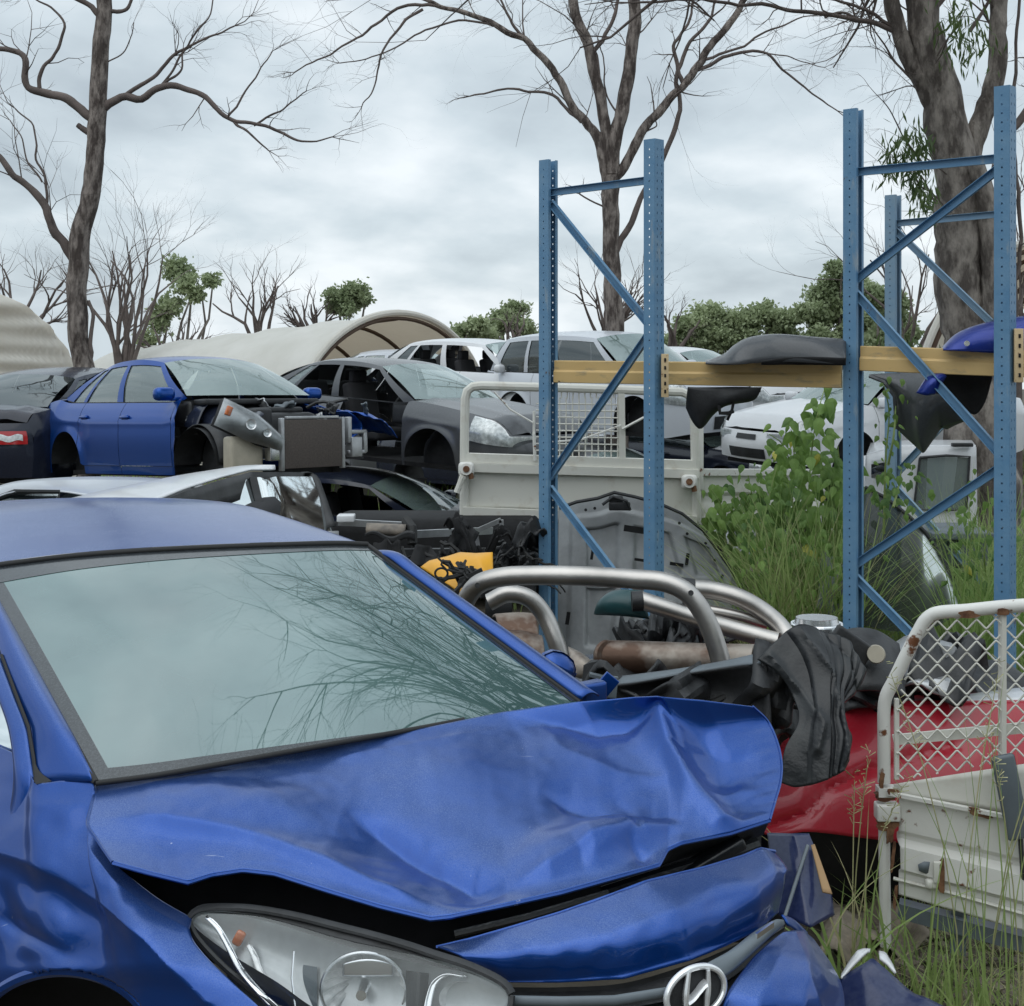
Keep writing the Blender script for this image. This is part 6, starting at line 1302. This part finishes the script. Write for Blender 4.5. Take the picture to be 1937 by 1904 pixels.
# red car lying low under the gate
t_ = thing('red_car', 'low bright red car front half hidden behind the bonnet, liner and mesh gate', 'car', Q(1750, 1760, 4.7))
rt_ = [Q(1420, 1335, 4.7), Q(1520, 1332, 4.68), Q(1600, 1333, 4.66), Q(1700, 1331, 4.66), Q(1820, 1330, 4.66), Q(1990, 1326, 4.66)]
patch('side_panel', rt_, [Q(1400, 1540, 4.30), Q(1452, 1578, 4.28), Q(1530, 1574, 4.30), Q(1620, 1584, 4.34), Q(1760, 1600, 4.38), Q(1990, 1606, 4.45)], 'red', t_, nu=50, nv=30,
      bump=lambda p, s, t: Vector((0, -.06*sin(pi*t), .0))+Vector((0, .03, -.02))*exp(-pl_dist(*uv_of(p), [(1440, 1560), (1520, 1530), (1560, 1480), (1640, 1440), (1800, 1400)])[0]/12), solid=.01)
patch('bonnet', [Q(1400, 1300, 5.4), Q(1700, 1296, 5.4), Q(2000, 1290, 5.4)], rt_, 'red', t_, nu=20, nv=8, solid=.01)
patch('white_trim', [Q(1780, 1322, 4.75), Q(1860, 1312, 4.8), Q(1990, 1296, 4.85)], [Q(1780, 1332, 4.66), Q(1860, 1331, 4.66), Q(1990, 1326, 4.66)], 'white', t_, nu=12, nv=3, solid=.01)
patch('dark_underside', [Q(1452, 1578, 4.30), Q(1530, 1574, 4.32), Q(1620, 1584, 4.36), Q(1760, 1600, 4.4), Q(1990, 1606, 4.47)], [Q(1440, 1800, 4.7), Q(1540, 1800, 4.7), Q(1640, 1800, 4.7), Q(1800, 1780, 4.8), Q(1990, 1780, 4.8)], 'dark', t_, nu=12, nv=4)
m = MB(); m.box(Q(1700, 1316, 5.1), 1.0, .6, .10, bev=.04); m.box(Q(1830, 1300, 5.3), .5, .4, .16, bev=.06); m.out('inner_part', 'blackp', t_); m = MB(); m.box(Q(1700, 1700, 4.9), .9, .5, .35, bev=.06); m.out('sump', 'blackp', t_)
m = MB()
m.tube([Q(1790, 1710, 5.0)+Vector((-.1, 0, 0)), Q(1790, 1710, 5.0)+Vector((.1, 0, 0))], .27, 24); m.out('wheel', 'rubber', t_)
rebase(t_)

# ------------------------------------------------------------------ mesh gate of the tray, bottom right
def gate():
    d = 4.12; t_ = thing('mesh_gate', 'rusty white tray gate with diamond wire mesh, bottom right of the photo', 'tray gate', D(1690, 1790, d))
    # the gate turns slightly away to the left
    q = lambda u, v, o=0: D(u, v, d-.0006*(u-1680)+o)
    fr = MB(); f = spline([q(1672, 1480), q(1672, 1400), q(1672, 1345), q(1676, 1318), q(1690, 1290), q(1716, 1236), q(1738, 1194), q(1752, 1172), q(1772, 1160), q(1830, 1155), q(1900, 1148), q(2030, 1140)])
    fr.tube([f(i/90) for i in range(91)], .0215, 12)
    fr.out('frame', 'creamr', t_)
    g2 = MB(); g2.bar(q(1696, 1322), q(1696, 1474), .014, .014, (1, 0, 0)); g2.bar(q(1896, 1152), q(1896, 1440), .034, .014, (1, 0, 0)); g2.bar(q(1690, 1400, .01), q(2030, 1368, .01), .010, .034); g2.out('inner_bar', 'creamm', t_)
    ms = MB(); per = 37.
    def inside(u, v):
        if u < 1697 or v > 1478-(u-1690)*.165: return False
        if v < 1160+max(0, 1900-u)*.008-4: return False
        if u < 1765 and v < 1318-(u-1697)*2.35: return False
        return True
    for r in range(0, 18):
        run = []
        vb = 1146+r*20.5
        for i in range(0, 361):
            u = 1688+i*1.0; vv = vb-(u-1688)*.035+10.2*(1 if r % 2 else -1)*(2/pi)*math.asin(.965*sin(2*pi*(u-1690)/per))
            if inside(u, vv): run.append(q(u, vv, -.004+.004*(1 if r % 2 else -1)))
            elif len(run) > 3: ms.tube(run[::2], .0034, 5); run = []
            else: run = []
        if len(run) > 3: ms.tube(run[::2], .0034, 5)
    ms.out('diamond_mesh', 'creamm', t_)
    # lower steel dropside
    def sp(pts_t, pts_b, nm, mt, **k): return patch(nm, pts_t, pts_b, mt, t_, curve=poly, **k)
    sp([q(1690, 1484), q(1830, 1462), q(2030, 1432)], [q(1696, 1502), q(1830, 1526), q(2030, 1568)], 'upper_plate', 'creamm', nu=20, nv=6, solid=.006)
    m = MB(); m.bar(q(1678, 1500, -.02), q(2030, 1570, -.02), .016, .012); m.out('folded_top', 'creamr', t_)
    prof = [(0, 0), (.36, 0), (.40, .02), (.46, .02), (.50, -.015), (.72, -.02), (.76, .0), (1, 0)]
    def pf(t):
        for (a, b), (c, e) in zip(prof, prof[1:]):
            if a <= t <= c: return lerp(b, e, (t-a)/(c-a))
        return 0
    A_, B_ = q(1700, 1504), q(2040, 1572); C_, E_ = q(1700, 1692), q(2040, 1790)
    def dp(s, t): 
        p = A_.lerp(B_, s).lerp(C_.lerp(E_, s), t); return p+Vector((0, pf(t), 0))
    m = MB(); m.grid(dp, 30, 60); m.out('dropside', 'creamr', t_, ang=25, solid=.004)
    m = MB(); m.bar(q(1676, 1488), q(1676, 1505), .06, .04, (0, 1, 0)); m.box(q(1678, 1535, -.005), .078, .05, .055, bev=.006); m.tube([q(1672, 1505, .005), q(1673, 1640, .005), q(1675, 1790, .005)], .019, 10); m.out('corner_post', 'creamr', t_)
    def rp(u, v, w, h, rot=0, o=-.02, th=.02):
        r = random.Random(int(u*v)); vs = []; N = 16; R = Matrix.Rotation(rot, 3, 'Y'); c = q(u, v, o)
        for i in range(N):
            a = 2*pi*i/N; k = r.uniform(.75, 1.15); vs.append(c+R@Vector((cos(a)*w/2*k*min(1.3, 1/max(.6, abs(cos(a))+.2)), 0, sin(a)*h/2*k*1.2)))
        prism('rust_patch', vs, 'rust', th, t_)
    rp(1674, 1508, .075, .034); rp(1680, 1562, .08, .034); rp(1857, 1540, .10, .022, .22, -.025, .01); rp(1835, 1163, .080, .020, -.06, -.024, .004); rp(1898, 1158, .055, .018, -.06, -.024, .004); rp(1782, 1660, .022, .10, 0, -.032, .02)
    for u, v, w, h in ((1690, 1500, .05, .016), (1712, 1508, .04, .012), (1684, 1580, .03, .05), (1690, 1620, .012, .09), (1694, 1700, .012, .07), (1760, 1520, .03, .01), (1668, 1478, .02, .05)): rp(u, v, w, h, .1, -.024, .006)
    m = MB(); m.box(q(1762, 1672, -.02), .04, .03, .03, bev=.01); m.box(q(1774, 1650, -.03), .03, .012, .07, bev=.004); m.tube([q(1690, 1662, -.01), q(1800, 1690, -.01), q(2030, 1756, -.01)], .006, 6); m.out('latch', 'creamm', t_)
    m = MB(); m.add([q(1748, 1640, -.024)+Vector((x*.0017, 0, z*.0017)) for x, z in ((-12, 4), (0, 10), (18, 9), (16, -6), (4, -14), (-10, -8))], [(0, 1, 2, 3, 4, 5)]); m.out('bare_patch', 'gmeter', t_, solid=.002)
    m = MB(); m.bar(q(1700, 1718, .06), q(2030, 1806, .06), .05, .05); m.bar(q(1815, 1705, .08), q(1812, 1800, .08), .05, .05); m.bar(q(1900, 1730, .3), q(2000, 1790, .3), .1, .05); m.out('bearer', 'gmeter', t_)
    rebase(t_)
    t2 = thing('mounting_arm', 'flat slate grey steel arm hanging over the mesh gate at the photo edge', 'bracket', D(1930, 1640, 3.9))
    m = MB(); m.box(D(1912, 1508, 3.92), .075, .02, .275, Matrix.Rotation(-.20, 3, 'Y'), bev=.012); m.out('arm', 'gmeter', t2)
    m = MB(); m.tube([D(1930, 1586, 3.95), D(1934, 1640, 3.95), D(1938, 1720, 3.97)], .008, 6); m.out('rod', 'blackp', t2); rebase(t2)
gate()

# ------------------------------------------------------------------ white wagon roof and silver roof between the hatchback and the stacks
t_ = thing('white_wagon', 'white wagon with black-framed side windows directly behind the blue roof', 'car', D(200, 1500, 7))
patch('roof', [D(-60, 1000, 6.6), D(40, 974, 6.9), D(110, 950, 7.2), D(200, 928, 7.6), D(310, 908, 8.1), D(400, 896, 8.5), D(470, 888, 8.9), D(520, 888.5, 8.9)], [D(-60, 1060, 5.6), D(60, 1060, 5.7), D(180, 1040, 5.9), D(268, 962, 6.5), D(290, 949, 6.6), D(350, 925, 6.95), D(420, 903, 7.6), D(474, 889.5, 8.3), D(520, 889.5, 8.8)], 'white', t_, nu=50, nv=16, solid=.01, tb=poly,
      bump=lambda p, s, t: Vector((0, 0, .03*sin(pi*t))))
m = MB(); P = poly([D(266, 964, 6.5), D(290, 950, 6.58), D(350, 926, 6.9), D(420, 904, 7.5), D(474, 890, 8.2), D(590, 891, 8.9), D(604, 900, 8.85), D(618, 940, 8.7), D(636, 992, 8.5)])
pts = [P(i/60) for i in range(61)]
m.grid(lambda s, t: P(s)+Vector((0, -.01, -.01))*1+(Vector((.04, .02, -.15)) if s < .78 else Vector((-.12, .01, -.03)))*t, 60, 3); m.out('window_frame', 'blackp', t_, solid=.01)
patch('side_window', [D(300, 950, 6.8), D(400, 922, 7.4), D(492, 902, 8.3), D(590, 902, 8.8)], [D(300, 1000, 6.7), D(400, 1000, 7.2), D(520, 1010, 8.0), D(630, 1010, 8.5)], 'glassd', t_, curve=poly, nu=16, nv=8)
m = MB(); m.bar(D(478, 905, 8.1), D(498, 990, 7.9), .05, .03); m.bar(D(430, 915, 7.7), D(425, 990, 7.5), .03, .03); m.out('window_pillar', 'blackp', t_)
patch('far_window', [D(505, 918, 9.2), D(575, 912, 9.3)], [D(510, 985, 9.1), D(590, 985, 9.2)], 'glassg', t_, curve=poly, nu=4, nv=4)
m = MB(); m.box(D(360, 1010, 8.2), 1.2, 1.0, .5, bev=.1); m.out('interior', 'seat', t_)
patch('side_body', [D(290, 1000, 6.7), D(520, 1010, 8.0), D(640, 1005, 8.5)], [D(290, 1280, 6.9), D(520, 1200, 8.2), D(640, 1160, 8.7)], 'white', t_, curve=poly, nu=8, nv=6, solid=.01)
rebase(t_)
t_ = thing('silver_wagon', 'pale silver car roof with dark side glass at the left edge behind the white wagon', 'car', D(100, 1200, 9.5))
patch('roof', [D(-40, 935, 9.2), D(20, 914, 9.6), D(80, 907, 9.9), D(170, 903, 10.2), D(280, 905, 10.4), D(360, 912, 10.4)], [D(-40, 960, 8.6), D(20, 932, 8.9), D(110, 930, 9.2), D(180, 940, 9.2), D(280, 950, 9.2), D(360, 950, 9.2)], 'silver', t_, nu=24, nv=8, solid=.01, bulge=.02)
patch('side_window', [D(-40, 955, 8.75), D(28, 931, 9.0), D(112, 931, 9.2)], [D(-40, 990, 8.7), D(20, 975, 8.9), D(104, 952, 9.1)], 'glassd', t_, curve=poly, nu=6, nv=4)
patch('side_body', [D(-60, 985, 8.7), D(110, 950, 9.15), D(360, 950, 9.2)], [D(-60, 1200, 8.9), D(110, 1150, 9.3), D(360, 1150, 9.3)], 'silver', t_, curve=poly, nu=6, nv=6, solid=.01)
m = MB(); m.tube([D(-40, 955, 8.7), D(28, 930, 8.95), D(112, 931, 9.15), D(108, 950, 9.1)], .018, 6); m.out('window_trim', 'blackp', t_); rebase(t_)

# ------------------------------------------------------------------ loose things on the tray wreck in the middle
t_ = thing('flat_rack', 'black ute tray frame with grey side rails in the shade below the stacked cars', 'truck tray', D(800, 1150, 8.4))
m = MB(); m.bar(D(640, 988, 8.6), D(762, 994, 8.6), .03, .045); m.bar(D(762, 1012, 8.4), D(930, 1004, 8.9), .03, .05); m.bar(D(905, 1003, 8.5), D(948, 984, 8.5), .03, .03); m.bar(D(948, 984, 8.5), D(950, 1010, 8.5), .03, .03); m.out('rail', 'alu', t_)
m = MB(); m.bar(D(740, 1046, 8.), D(960, 1044, 8.4), .05, .05); m.box(D(850, 1090, 8.6), 1.2, .8, .15, bev=.02); m.bar(D(770, 1012, 8.5), D(790, 1046, 8.2), .03, .03); m.bar(D(900, 1010, 8.6), D(905, 1044, 8.3), .03, .03); m.out('deck', 'blackp', t_)
m = MB(); m.box(D(655, 980, 8.5), .12, .1, .05, bev=.01); m.out('bracket', 'white', t_)
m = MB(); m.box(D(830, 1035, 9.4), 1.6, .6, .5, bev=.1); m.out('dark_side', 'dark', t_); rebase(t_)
t_ = thing('rolled_mat', 'brown rolled rubber mat lying on the grey rail behind the blue roof', 'mat', D(740, 1012, 8.3))
m = MB()
def roll(s, t):
    a = s*2*pi*1.6; r = .028+.012*s; c = D(lerp(694, 768, t), lerp(1001, 1004, t), 8.3); return c+Vector((0, cos(a)*r*1.6, sin(a)*r))
m.grid(roll, 60, 8); m.out('roll', 'mat', t_, solid=.006); 
m = MB(); m.grid(lambda s, t: D(lerp(690, 785, s), lerp(1010, 1016+10*s, t), 8.22)+Vector((0, 0, .02*sin(s*9))), 20, 3); m.out('loose_end', 'blackp', t_, solid=.012)
m = MB(); m.tube([D(768, 985, 8.4), D(780, 1000, 8.3), D(780, 1030, 8.25)], .035, 8); m.out('strap', 'rubber', t_); rebase(t_)
t_ = thing('yellow_guard', 'bright yellow plastic cover with black cables in front of it', 'machine cover', D(870, 1150, 6.6))
patch('cover', [D(796, 1074, 6.6), D(812, 1062, 6.6), D(845, 1054, 6.6), D(870, 1046, 6.6), D(900, 1048, 6.55), D(932, 1046, 6.5)], [D(830, 1096, 6.4), D(850, 1108, 6.35), D(880, 1130, 6.3), D(905, 1120, 6.3), D(922, 1100, 6.3), D(932, 1076, 6.4)], 'yellow', t_, nu=30, nv=16, bulge=.05, solid=.008, tb=poly)
rebase(t_)
t_ = thing('cable_bundle', 'tangle of black cables and hoses draped on the yellow cover', 'cables', D(870, 1130, 6.2))
m = MB(); r = random.Random(8)
for k in range(16):
    a = D(r.uniform(820, 900), r.uniform(1050, 1100), 6.2+r.uniform(-.1, .1)); b = D(r.uniform(840, 930), r.uniform(1080, 1135), 6.1); m.tube(wig(a, b, 8, .35, r), r.choice((.006, .008, .012)), 5)
m.tube([D(835+12*cos(i*.35), 1085+10*sin(i*.35), 6.15) for i in range(19)], .006, 5); m.bar(D(870, 1098, 6.1), D(912, 1078, 6.1), .02, .02); m.out('cables', 'rubber', t_); rebase(t_)

def heap(label, cs, d, n, seed, mt='blackp', sz=.25):
    """torn black plastic and hoses"""
    r = random.Random(seed); t_ = thing('scrap_heap', label, 'scrap', D(cs[0][0], cs[0][1]+80, d))
    for k in range(n):
        u, v = r.choice(cs); c = D(u+r.uniform(-25, 25), v+r.uniform(-18, 18), d+r.uniform(-.25, .25)); m = MB()
        R = Matrix.Rotation(r.uniform(0, 3), 3, 'X')@Matrix.Rotation(r.uniform(0, 3), 3, 'Z'); a, b = sz*r.uniform(.5, 1.2), sz*r.uniform(.3, .9); kx = r.uniform(-.5, .5); off = r.uniform(0, 50)
        m.grid(lambda s, t: c+R@Vector(((s-.5)*a, (t-.5)*b, .12*sin(s*3+kx)+.10*noise.noise(Vector((s*3+off, t*3, 0))))), 14, 10); m.out('torn_plate', mt if r.random() < .8 or mt == 'dark' else r.choice(('gmeter', 'greyp', 'alu')), t_, solid=.01)
    m = MB()
    for k in range(n):
        u, v = r.choice(cs); a = D(u+r.uniform(-30, 30), v+r.uniform(-20, 20), d-.2); m.tube(wig(a, a+Vector((r.uniform(-.2, .2), r.uniform(-.2, .2), r.uniform(-.2, .02))), 7, .2, r), r.uniform(.005, .012), 6)
    m.out('hoses', 'rubber', t_); rebase(t_)
heap('dark jumble of car trim and hoses left of the left rack post', [(985, 1020), (1010, 1050), (1000, 1080), (960, 1060), (1020, 1090)], 8.5, 12, 61, sz=.2)
heap('black broken plastic under the right end of the muffler', [(1240, 1195), (1290, 1205), (1360, 1220)], 5.3, 9, 62, sz=.22)
heap('black trim pieces beneath the black bumper behind the bonnet', [(1200, 1330), (1300, 1320), (1420, 1300), (1440, 1330)], 4.5, 10, 63, sz=.3)
heap('dark parts piled in the shade between the red car and the mesh gate', [(1590, 1330), (1640, 1320), (1720, 1300), (1800, 1290)], 4.95, 10, 64, sz=.3)
heap('dark trim heap behind the yellow cover', [(800, 1060), (860, 1030), (930, 1045), (760, 1050)], 7.6, 10, 66, mt='dark', sz=.22)

# rubble on the ground
def rubble():
    r = random.Random(9); m = MB()
    for k in range(420):
        u, v = r.uniform(1560, 1960), r.uniform(1740, 1930); d = F*(H-.02)/(v-HV); c = D(u, v, d); c.z = gz(c.x, c.y)+.01; s = r.uniform(.006, .03); bm = bmesh.new(); bmesh.ops.create_icosphere(bm, subdivisions=1, radius=s)
        vs = [c+Vector((q.co.x*r.uniform(.6, 1.5), q.co.y, q.co.z*.6))+Vector((r.uniform(-1, 1), r.uniform(-1, 1), r.uniform(-1, 1)))*s*.25 for q in bm.verts]; bm.verts.index_update(); m.add(vs, [[q.index for q in f.verts] for f in bm.faces]); bm.free()
    o = m.out('gravel', mat('rubble', (.22, .19, .15), .9, col2=(.09, .075, .06), vscale=9), smooth=False); tag(o, 'small stones and broken bits on the bare soil beneath the mesh gate', 'gravel', kind='stuff')
    for k, (u, v, w, h, rz, lb_) in enumerate(((1640, 1752, .30, .16, .3, 'crumpled brown paper sheet on the soil left of the gate post'), (1615, 1790, .22, .12, -.3, 'torn flat brown sheet on the soil beside the bumper shell'))):
        c = D(u, v, F*(H-.05)/(v-HV)); m = MB(); m.grid(lambda s, t: c+Matrix.Rotation(rz, 3, 'Z')@Vector(((s-.5)*w, (t-.5)*h*2, .03*noise.noise(Vector((s*4+k, t*4, 2)))+.04*sin(s*7))), 16, 12); o = m.out('paper_sheet', mat('brown_sheet', (.26, .22, .17), .8, var=.3, vscale=12), solid=.003); tag(o, lb_, 'litter')
    c = D(1920, 1880, 3.2); c.z = gz(c.x, c.y)+.03; m = MB(); m.box(c, .35, .2, .08, Matrix.Rotation(.4, 3, 'Z'), bev=.03); o = m.out('stone', mat('flat_stone', (.25, .22, .2), .9, var=.3), None); tag(o, 'flat grey stone at the bottom right corner', 'stone')
rubble()

# ------------------------------------------------------------------ weeds and grass
def blade(m, b, h, lean, w, r, seg=5):
    dx, dy = lean; a = r.uniform(0, pi); ww = Vector((cos(a), sin(a), 0))*w; n = len(m.v); vs = []
    for i in range(seg+1):
        t = i/seg; p = b+Vector((dx*t*t, dy*t*t, h*(t-.28*t*t*min(1, sqrt(dx*dx+dy*dy)/h*1.4)))); k = (1-t)**.7; vs += [p-ww*k, p+ww*k]
    m.add(vs, [(2*i, 2*i+1, 2*i+3, 2*i+2) for i in range(seg)])
def grass_patch(name, label, region, n, hr, wr, seed, mt, lean=.3, dens=None):
    """region: function(r) -> (x, y)"""
    r = random.Random(seed); m = MB()
    for k in range(n):
        x, y = region(r); b = Vector((x, y, gz(x, y)-.02)); h = r.uniform(*hr); a = r.uniform(0, 2*pi); L = h*lean*r.uniform(.2, 1.3); blade(m, b, h, (cos(a)*L, sin(a)*L), r.uniform(*wr), r)
    o = m.out(name, mt, smooth=False); return tag(o, label, 'grass', kind='stuff')
def region_uv(u0, u1, d0, d1):
    def f(r): d = r.uniform(d0, d1); u = r.uniform(u0, u1); return (u-CX)*d/F, d
    return f
grass_patch('tall_grass', 'tall green and yellow grass between the left and right rack frames', region_uv(1430, 1640, 7.9, 9.0), 1400, (.5, 1.75), (.004, .011), 71, 'grass', .5)
grass_patch('tall_grass', 'dry straw-coloured grass stems among the tall green grass', region_uv(1420, 1640, 7.9, 9.0), 700, (.6, 1.8), (.002, .006), 72, 'straw', .6)
grass_patch('tall_grass', 'tall grass in and behind the tall right rack frame', region_uv(1800, 2000, 7.3, 11.5), 1900, (.6, 1.8), (.004, .010), 73, 'grass', .5)
grass_patch('tall_grass', 'lower grass around the leaning glass inside the right frame', region_uv(1600, 1820, 8.4, 11), 2600, (.4, 1.0), (.004, .009), 74, 'grass', .35)
grass_patch('dry_grass', 'short mixed dry grass under the mesh gate', region_uv(1700, 2000, 3.75, 4.7), 520, (.05, .2), (.0015, .003), 75, 'grass', .9)
grass_patch('dry_grass', 'brown dead grass litter on the soil at bottom right', region_uv(1560, 2000, 3.3, 4.6), 1600, (.03, .14), (.0015, .003), 76, 'straw', 1.6)
grass_patch('dry_grass', 'grass around the stacked cars and shelters far behind', lambda r: (r.uniform(-12, 14), r.uniform(12, 30)), 9000, (.15, .5), (.008, .02), 77, 'grass', .4)

def tuft(label, u, v, d, n, hr, seed, mt='grass', spread=.06, lean=.5, wr=(.003, .007), heads=0):
    r = random.Random(seed); b = D(u, v, d); b.z = gz(b.x, b.y); t_ = thing('grass_tuft', label, 'grass tuft', b, 'grass tufts by the mesh gate'); m = MB()
    for k in range(n):
        a = r.uniform(0, 2*pi); h = r.uniform(*hr); L = h*lean*r.uniform(.1, 1.2); blade(m, b+Vector((r.gauss(0, spread), r.gauss(0, spread), 0)), h, (cos(a)*L, sin(a)*L*.5), r.uniform(*wr), r, 8)
    m.out('blades', mt, t_, smooth=False)
    if heads:
        m = MB()
        for k in range(heads):
            a = r.uniform(0, 2*pi); h = r.uniform(.7, 1.)*hr[1]; L = h*.25; P = [b+Vector((cos(a)*L*t*t, sin(a)*L*t*t*.5, h*t)) for t in (0, .25, .5, .75, 1)]; m.tube(P, [.0025, .0022, .002, .0018, .0012], 4)
            for j in range(26):
                t = r.uniform(.78, 1.04); p = b+Vector((cos(a)*L*t*t, sin(a)*L*t*t*.5, h*t)); e = p+Vector((r.uniform(-.03, .03), r.uniform(-.02, .02), r.uniform(-.005, .03))); m.tube([p, e], [.0006, .0018], 3)
        m.out('seed_heads', 'straw', t_, smooth=False)
    rebase(t_)
tuft('tall green stemmed grass tuft in front of the mesh gate, leftmost of three', 1818, 1790, 3.85, 7, (.35, 1.05), 81, lean=.35, heads=2, wr=(.002, .0045))
tuft('pale thin grass tuft crossing the lower gate panel in the middle', 1870, 1800, 3.8, 6, (.5, 1.25), 82, lean=.28, heads=2, wr=(.002, .004))
tuft('bright green grass tuft at the photo edge before the gate', 1930, 1800, 3.75, 6, (.4, 1.1), 83, lean=.35, heads=2, wr=(.002, .0045))
tuft('dark arching grass tuft between the blue torn guard and the gate post', 1600, 1790, 3.95, 16, (.3, .65), 84, lean=.9, wr=(.004, .008), heads=0)
tuft('fine dry seeding grass leaning across the red panel', 1612, 1780, 4.0, 5, (.4, .8), 85, mt='straw', lean=.7, heads=3)
tuft('low green clump at the foot of the gate post', 1740, 1800, 3.9, 60, (.12, .4), 86, lean=.7, spread=.12)
tuft('low green clump beneath the dropside', 1860, 1830, 3.7, 70, (.12, .38), 87, lean=.8, spread=.14)

def vine(label, stems, n, seed, d, size=.085, yellow=.03):
    r = random.Random(seed); b = D(stems[0][0][0], 1100, d); b.z = gz(b.x, b.y); t_ = thing('climbing_weed', label, 'weed', b); lf = MB(); lf2 = MB()
    for s in stems:
        st = MB(); f = spline([D(u, v, d+r.uniform(-.15, .15)) for u, v in s]); st.tube([f(i/16) for i in range(17)], [.009*(1-.6*i/16) for i in range(17)], 5)
        L = len(s)
        for k in range(int(n/len(stems))):
            p = f(r.random()**.8)+Vector((r.gauss(0, .09), r.gauss(0, .12), r.gauss(0, .06))); z = size*r.uniform(.55, 1.35)
            a = Vector((r.gauss(0, .6), r.gauss(0, .3)-.5, -.9+r.gauss(0, .35))).normalized(); nn_ = Vector((r.gauss(0, .5), -1, r.gauss(.6, .4))).normalized(); x = a.cross(nn_).normalized(); nrm = x.cross(a)
            wk = r.uniform(.55, .95); sh = [(0, 0), (.30*wk, .06), (.50*wk, .34), (.34*wk, .74), (0, 1.25), (-.34*wk, .74), (-.50*wk, .34), (-.30*wk, .06)]
            fold = .12
            vs = [p+x*(sx*z)+a*(sy*z)+nrm*(-abs(sx)*fold*z*2-sy*sy*.15*z) for sx, sy in sh]+[p+a*.45*z]
            (lf2 if r.random() < yellow else lf).add(vs, [(i, (i+1) % 8, 8) for i in range(8)])
        st.out('stem', 'grass', t_)
    lf.out('leaves', 'vine', t_, smooth=False)
    if lf2.f: lf2.out('yellow_leaves', mat('yellowing_leaf', (.42, .40, .06), .5), t_, smooth=False)
    rebase(t_)
vine('broad-leaved green weed climbing tall beside the right frame rear post', [[(1540, 1120), (1530, 960), (1535, 860), (1545, 790), (1560, 735)], [(1520, 1120), (1510, 1000), (1500, 900), (1480, 840), (1455, 822)], [(1580, 1120), (1585, 1000), (1590, 900), (1585, 845)], [(1530, 1100), (1500, 960), (1500, 880), (1510, 800)], [(1560, 1090), (1570, 960), (1580, 900)], [(1590, 1060), (1570, 940), (1550, 860)]], 430, 91, 8.75, size=.085, yellow=.012)
vine('dark green weed leaves hanging around the corner of the cream tray', [[(1370, 1100), (1372, 1020), (1365, 960), (1345, 925)], [(1410, 1100), (1408, 1010), (1395, 940)], [(1460, 1100), (1465, 1000), (1440, 930)], [(1500, 1100), (1490, 1000), (1470, 900)]], 260, 92, 9.1, yellow=.0)
vine('small green creeper on the rolled edge of the grey fender', [[(1672, 1010), (1676, 860), (1682, 780), (1672, 730)], [(1680, 880), (1690, 830), (1695, 760)]], 36, 93, 7.75, .045)
grass_patch('tall_grass', 'pale yellow seeding grass stems standing in front of the tray corner', region_uv(1330, 1420, 8.6, 9.1), 260, (.4, 1.0), (.002, .005), 94, 'straw', .5)
# gum saplings and weeds poking up behind the white wagon

vine('loose leafy green weed with small leaves growing through the grass by the tray corner', [[(1420, 1130), (1415, 1040), (1425, 960), (1415, 900)], [(1480, 1130), (1478, 1060), (1460, 1000)], [(1450, 1120), (1440, 1020), (1455, 940), (1470, 880)], [(1530, 1130), (1545, 1060), (1550, 980)], [(1585, 1130), (1580, 1060), (1590, 1000)]], 230, 95, 8.2, size=.05, yellow=.01)
vine('small-leaved green weed among the grass inside the tall right frame', [[(1840, 1130), (1835, 1040), (1850, 960)], [(1870, 1130), (1862, 1050), (1872, 980), (1868, 920)], [(1690, 960), (1700, 920), (1705, 890)]], 160, 96, 7.9, size=.05, yellow=.01)
